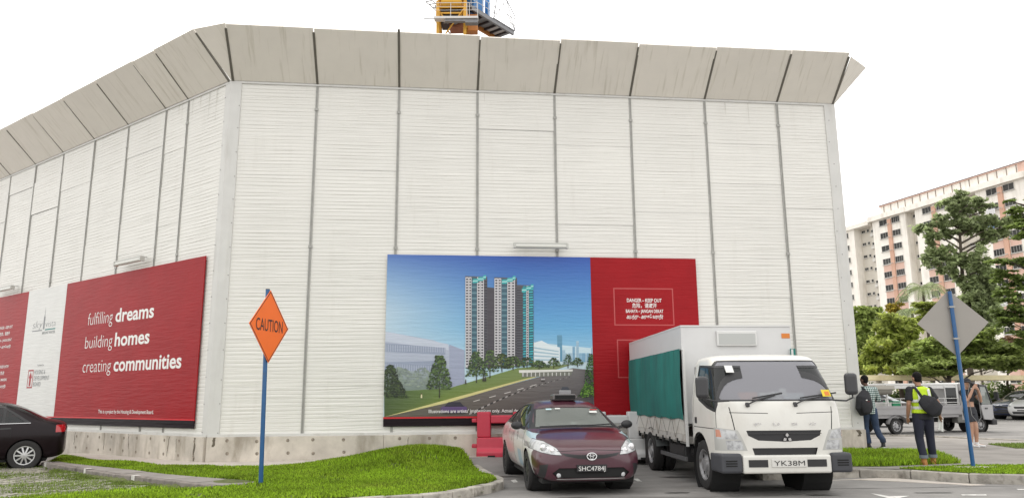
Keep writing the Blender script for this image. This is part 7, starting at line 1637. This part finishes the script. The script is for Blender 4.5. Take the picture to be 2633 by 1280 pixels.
pp_ = thing('paper_sheet', 'folded paper sheets in the hand of the yellow vest wearer', 'paper', W(vest_man, (.40, .12, .82)), .3); m_ = MB(); m_.add([(-.07, 0, -.17), (.06, .02, -.19), (.09, .0, .06), (-.03, .0, .08), (-.07, .006, -.17), (.06, .026, -.19), (.09, .006, .06), (-.03, .006, .08)], [(0, 1, 2, 3), (7, 6, 5, 4), (0, 4, 5, 1), (1, 5, 6, 2), (2, 6, 7, 3), (3, 7, 4, 0)]); part('sheet', m_, PAPR, pp_); m_ = MB(); m_.add([(-.01, -.01, -.2), (.03, -.02, -.21), (.07, -.01, .05), (.04, -.01, .05)], [(0, 1, 2, 3)]); part('under_sheet', m_, PAPR, pp_)
# -- man in the checked shirt at the hoarding's end
J2 = dict(pelvis=(0, 0, .95), waist=(.0, 0, 1.10), chest=(-.0, .0, 1.28), upper=(-.0, .0, 1.40), neck=(-.01, .005, 1.49), head=(-.035, .03, 1.63), face=(-.7, 1, 0), shL=(-.195, .02, 1.40), elL=(-.36, .06, 1.24), wrL=(-.52, .14, 1.16), shR=(.185, 0, 1.40), elR=(.275, .02, 1.15), wrR=(.14, .22, 1.12), hsL=(0, 0, 1), hipL=(-.09, 0, .91), knL=(-.09, .06, .50), anL=(-.07, .02, .09), toL=(-.15, .17, .03), hipR=(.09, 0, .91), knR=(.14, .0, .50), anR=(.20, -.16, .12), toR=(.23, -.0, .03))
ck = gp(2236, 1152, .2)
chk_man = person('person in a green checked shirt and jeans standing at the far end of the hoarding', (ck[0] + .02, ck[1] - .1, .2), 0, J2, 1.74, SK1, 'checked_shirt', PLD, JEAN2, (BSH, BSH, WSH), sleeve=1.15, hem=.13)
upd()
bp_ = thing('backpack', 'black backpack on the shoulder of the person in the checked shirt', 'bag', W(chk_man, (0, 0, .95)), 0)
m_ = MB(); m_.tube([(-.17, -.2, -.12), (-.21, -.23, .02), (-.19, -.22, .24), (-.11, -.17, .42)], [(.16, .09), (.225, .14), (.20, .13), (.09, .06)], 14, side=(1, .25, 0)); fuse('pack', m_, BAGM, bp_, .014, 4)
m_ = MB(); m_.tube([(-.21, -.345, -.08), (-.22, -.365, .05), (-.2, -.34, .16)], [(.10, .03), (.12, .04), (.10, .03)], 10, side=(1, .25, 0)); part('front_pocket', m_, BAGM, bp_, smooth=True)
m_ = MB(); m_.tube([(-.1, -.14, .42), (-.14, -.06, .50), (-.15, .06, .46), (-.16, .13, .3), (-.17, .08, .1), (-.17, -.1, .0)], [(.028, .007)] * 6, 6); part('strap', m_, BAGM, bp_)
m_ = MB(); m_.box(-.21, -.17, -.365, -.36, .19, .215); part('badge', m_, PAPR, bp_); m_ = MB(); m_.tube([(-.29, -.335, .17), (-.12, -.36, .17)], .005, 4); part('zip', m_, M('red_zip', (.2, .02, .02), .6), bp_)
# -- woman in black cap holding a camera to the face, walking
J3 = dict(pelvis=(0, 0, .93), waist=(.0, 0, 1.08), chest=(.0, .01, 1.26), upper=(.0, .01, 1.38), neck=(-.005, .0, 1.47), head=(-.01, -.03, 1.60), face=(-.35, -1, 0), shL=(.165, 0, 1.38), elL=(.27, -.13, 1.16), wrL=(.10, -.25, 1.47), shR=(-.165, 0, 1.38), elR=(-.20, -.20, 1.17), wrR=(-.06, -.27, 1.48), hdL=(-.6, -.3, .5), hdR=(.4, -.2, .6), hsL=(0, 0, 1), hsR=(0, 0, 1), hipL=(.08, 0, .89), knL=(.08, -.06, .49), anL=(.12, .02, .10), toL=(.24, -.09, .03), hipR=(-.08, 0, .89), knR=(-.02, -.02, .48), anR=(-.05, .02, .09), toR=(.0, -.15, .03))
wm = gp(2504, 1149, .2)
woman = person('person in black cap and shorts walking past the lorry with both hands at the face', (wm[0], wm[1], .2), .2, J3, 1.66, SK3, 'crop_top', CHAR, GSH, (WSH, WSH), sleeve=.35, short=True, f=(-.35, -1, 0), torso_k=.88, crop=.35)
m_ = MB(); m_.ball((-.01, -.02, 1.68), (.105, .115, .075), 16, 10); m_.tube([(-.04, -.1, 1.665), (-.075, -.19, 1.65)], [(.085, .012), (.06, .008)], 10, side=(1, -.35, 0)); fuse('cap', m_, CHAR, woman, .010, 2)
m_ = MB(); m_.tube([(.12, -.02, 1.5), (.14, .02, 1.3)], .02, 6); part('lanyard', m_, PAPR, woman)
upd()
cm_ = thing('camera', 'small dark camera held to the face under the black cap', 'camera', W(woman, (-.02, -.2, 1.60)), .2); m_ = MB(); m_.box(-.06, .06, -.035, .02, -.035, .04); part('camera_body', m_, BLK, cm_, bevel=.01); m_ = MB(); m_.lathe([(.0, -.085), (.028, -.085), (.032, -.036)], 14, axis='y'); part('lens', m_, DRIM, cm_, smooth=30)
m_ = MB(); m_.tube([(-.06, 0, 0), (-.12, .02, -.25), (-.1, -.0, -.75), (.02, -.03, -.93), (.14, -.02, -.80), (.15, 0, -.4), (.06, 0, 0)], .008, 6); part('strap', m_, M('grey_strap', (.22, .22, .22), .7), cm_)
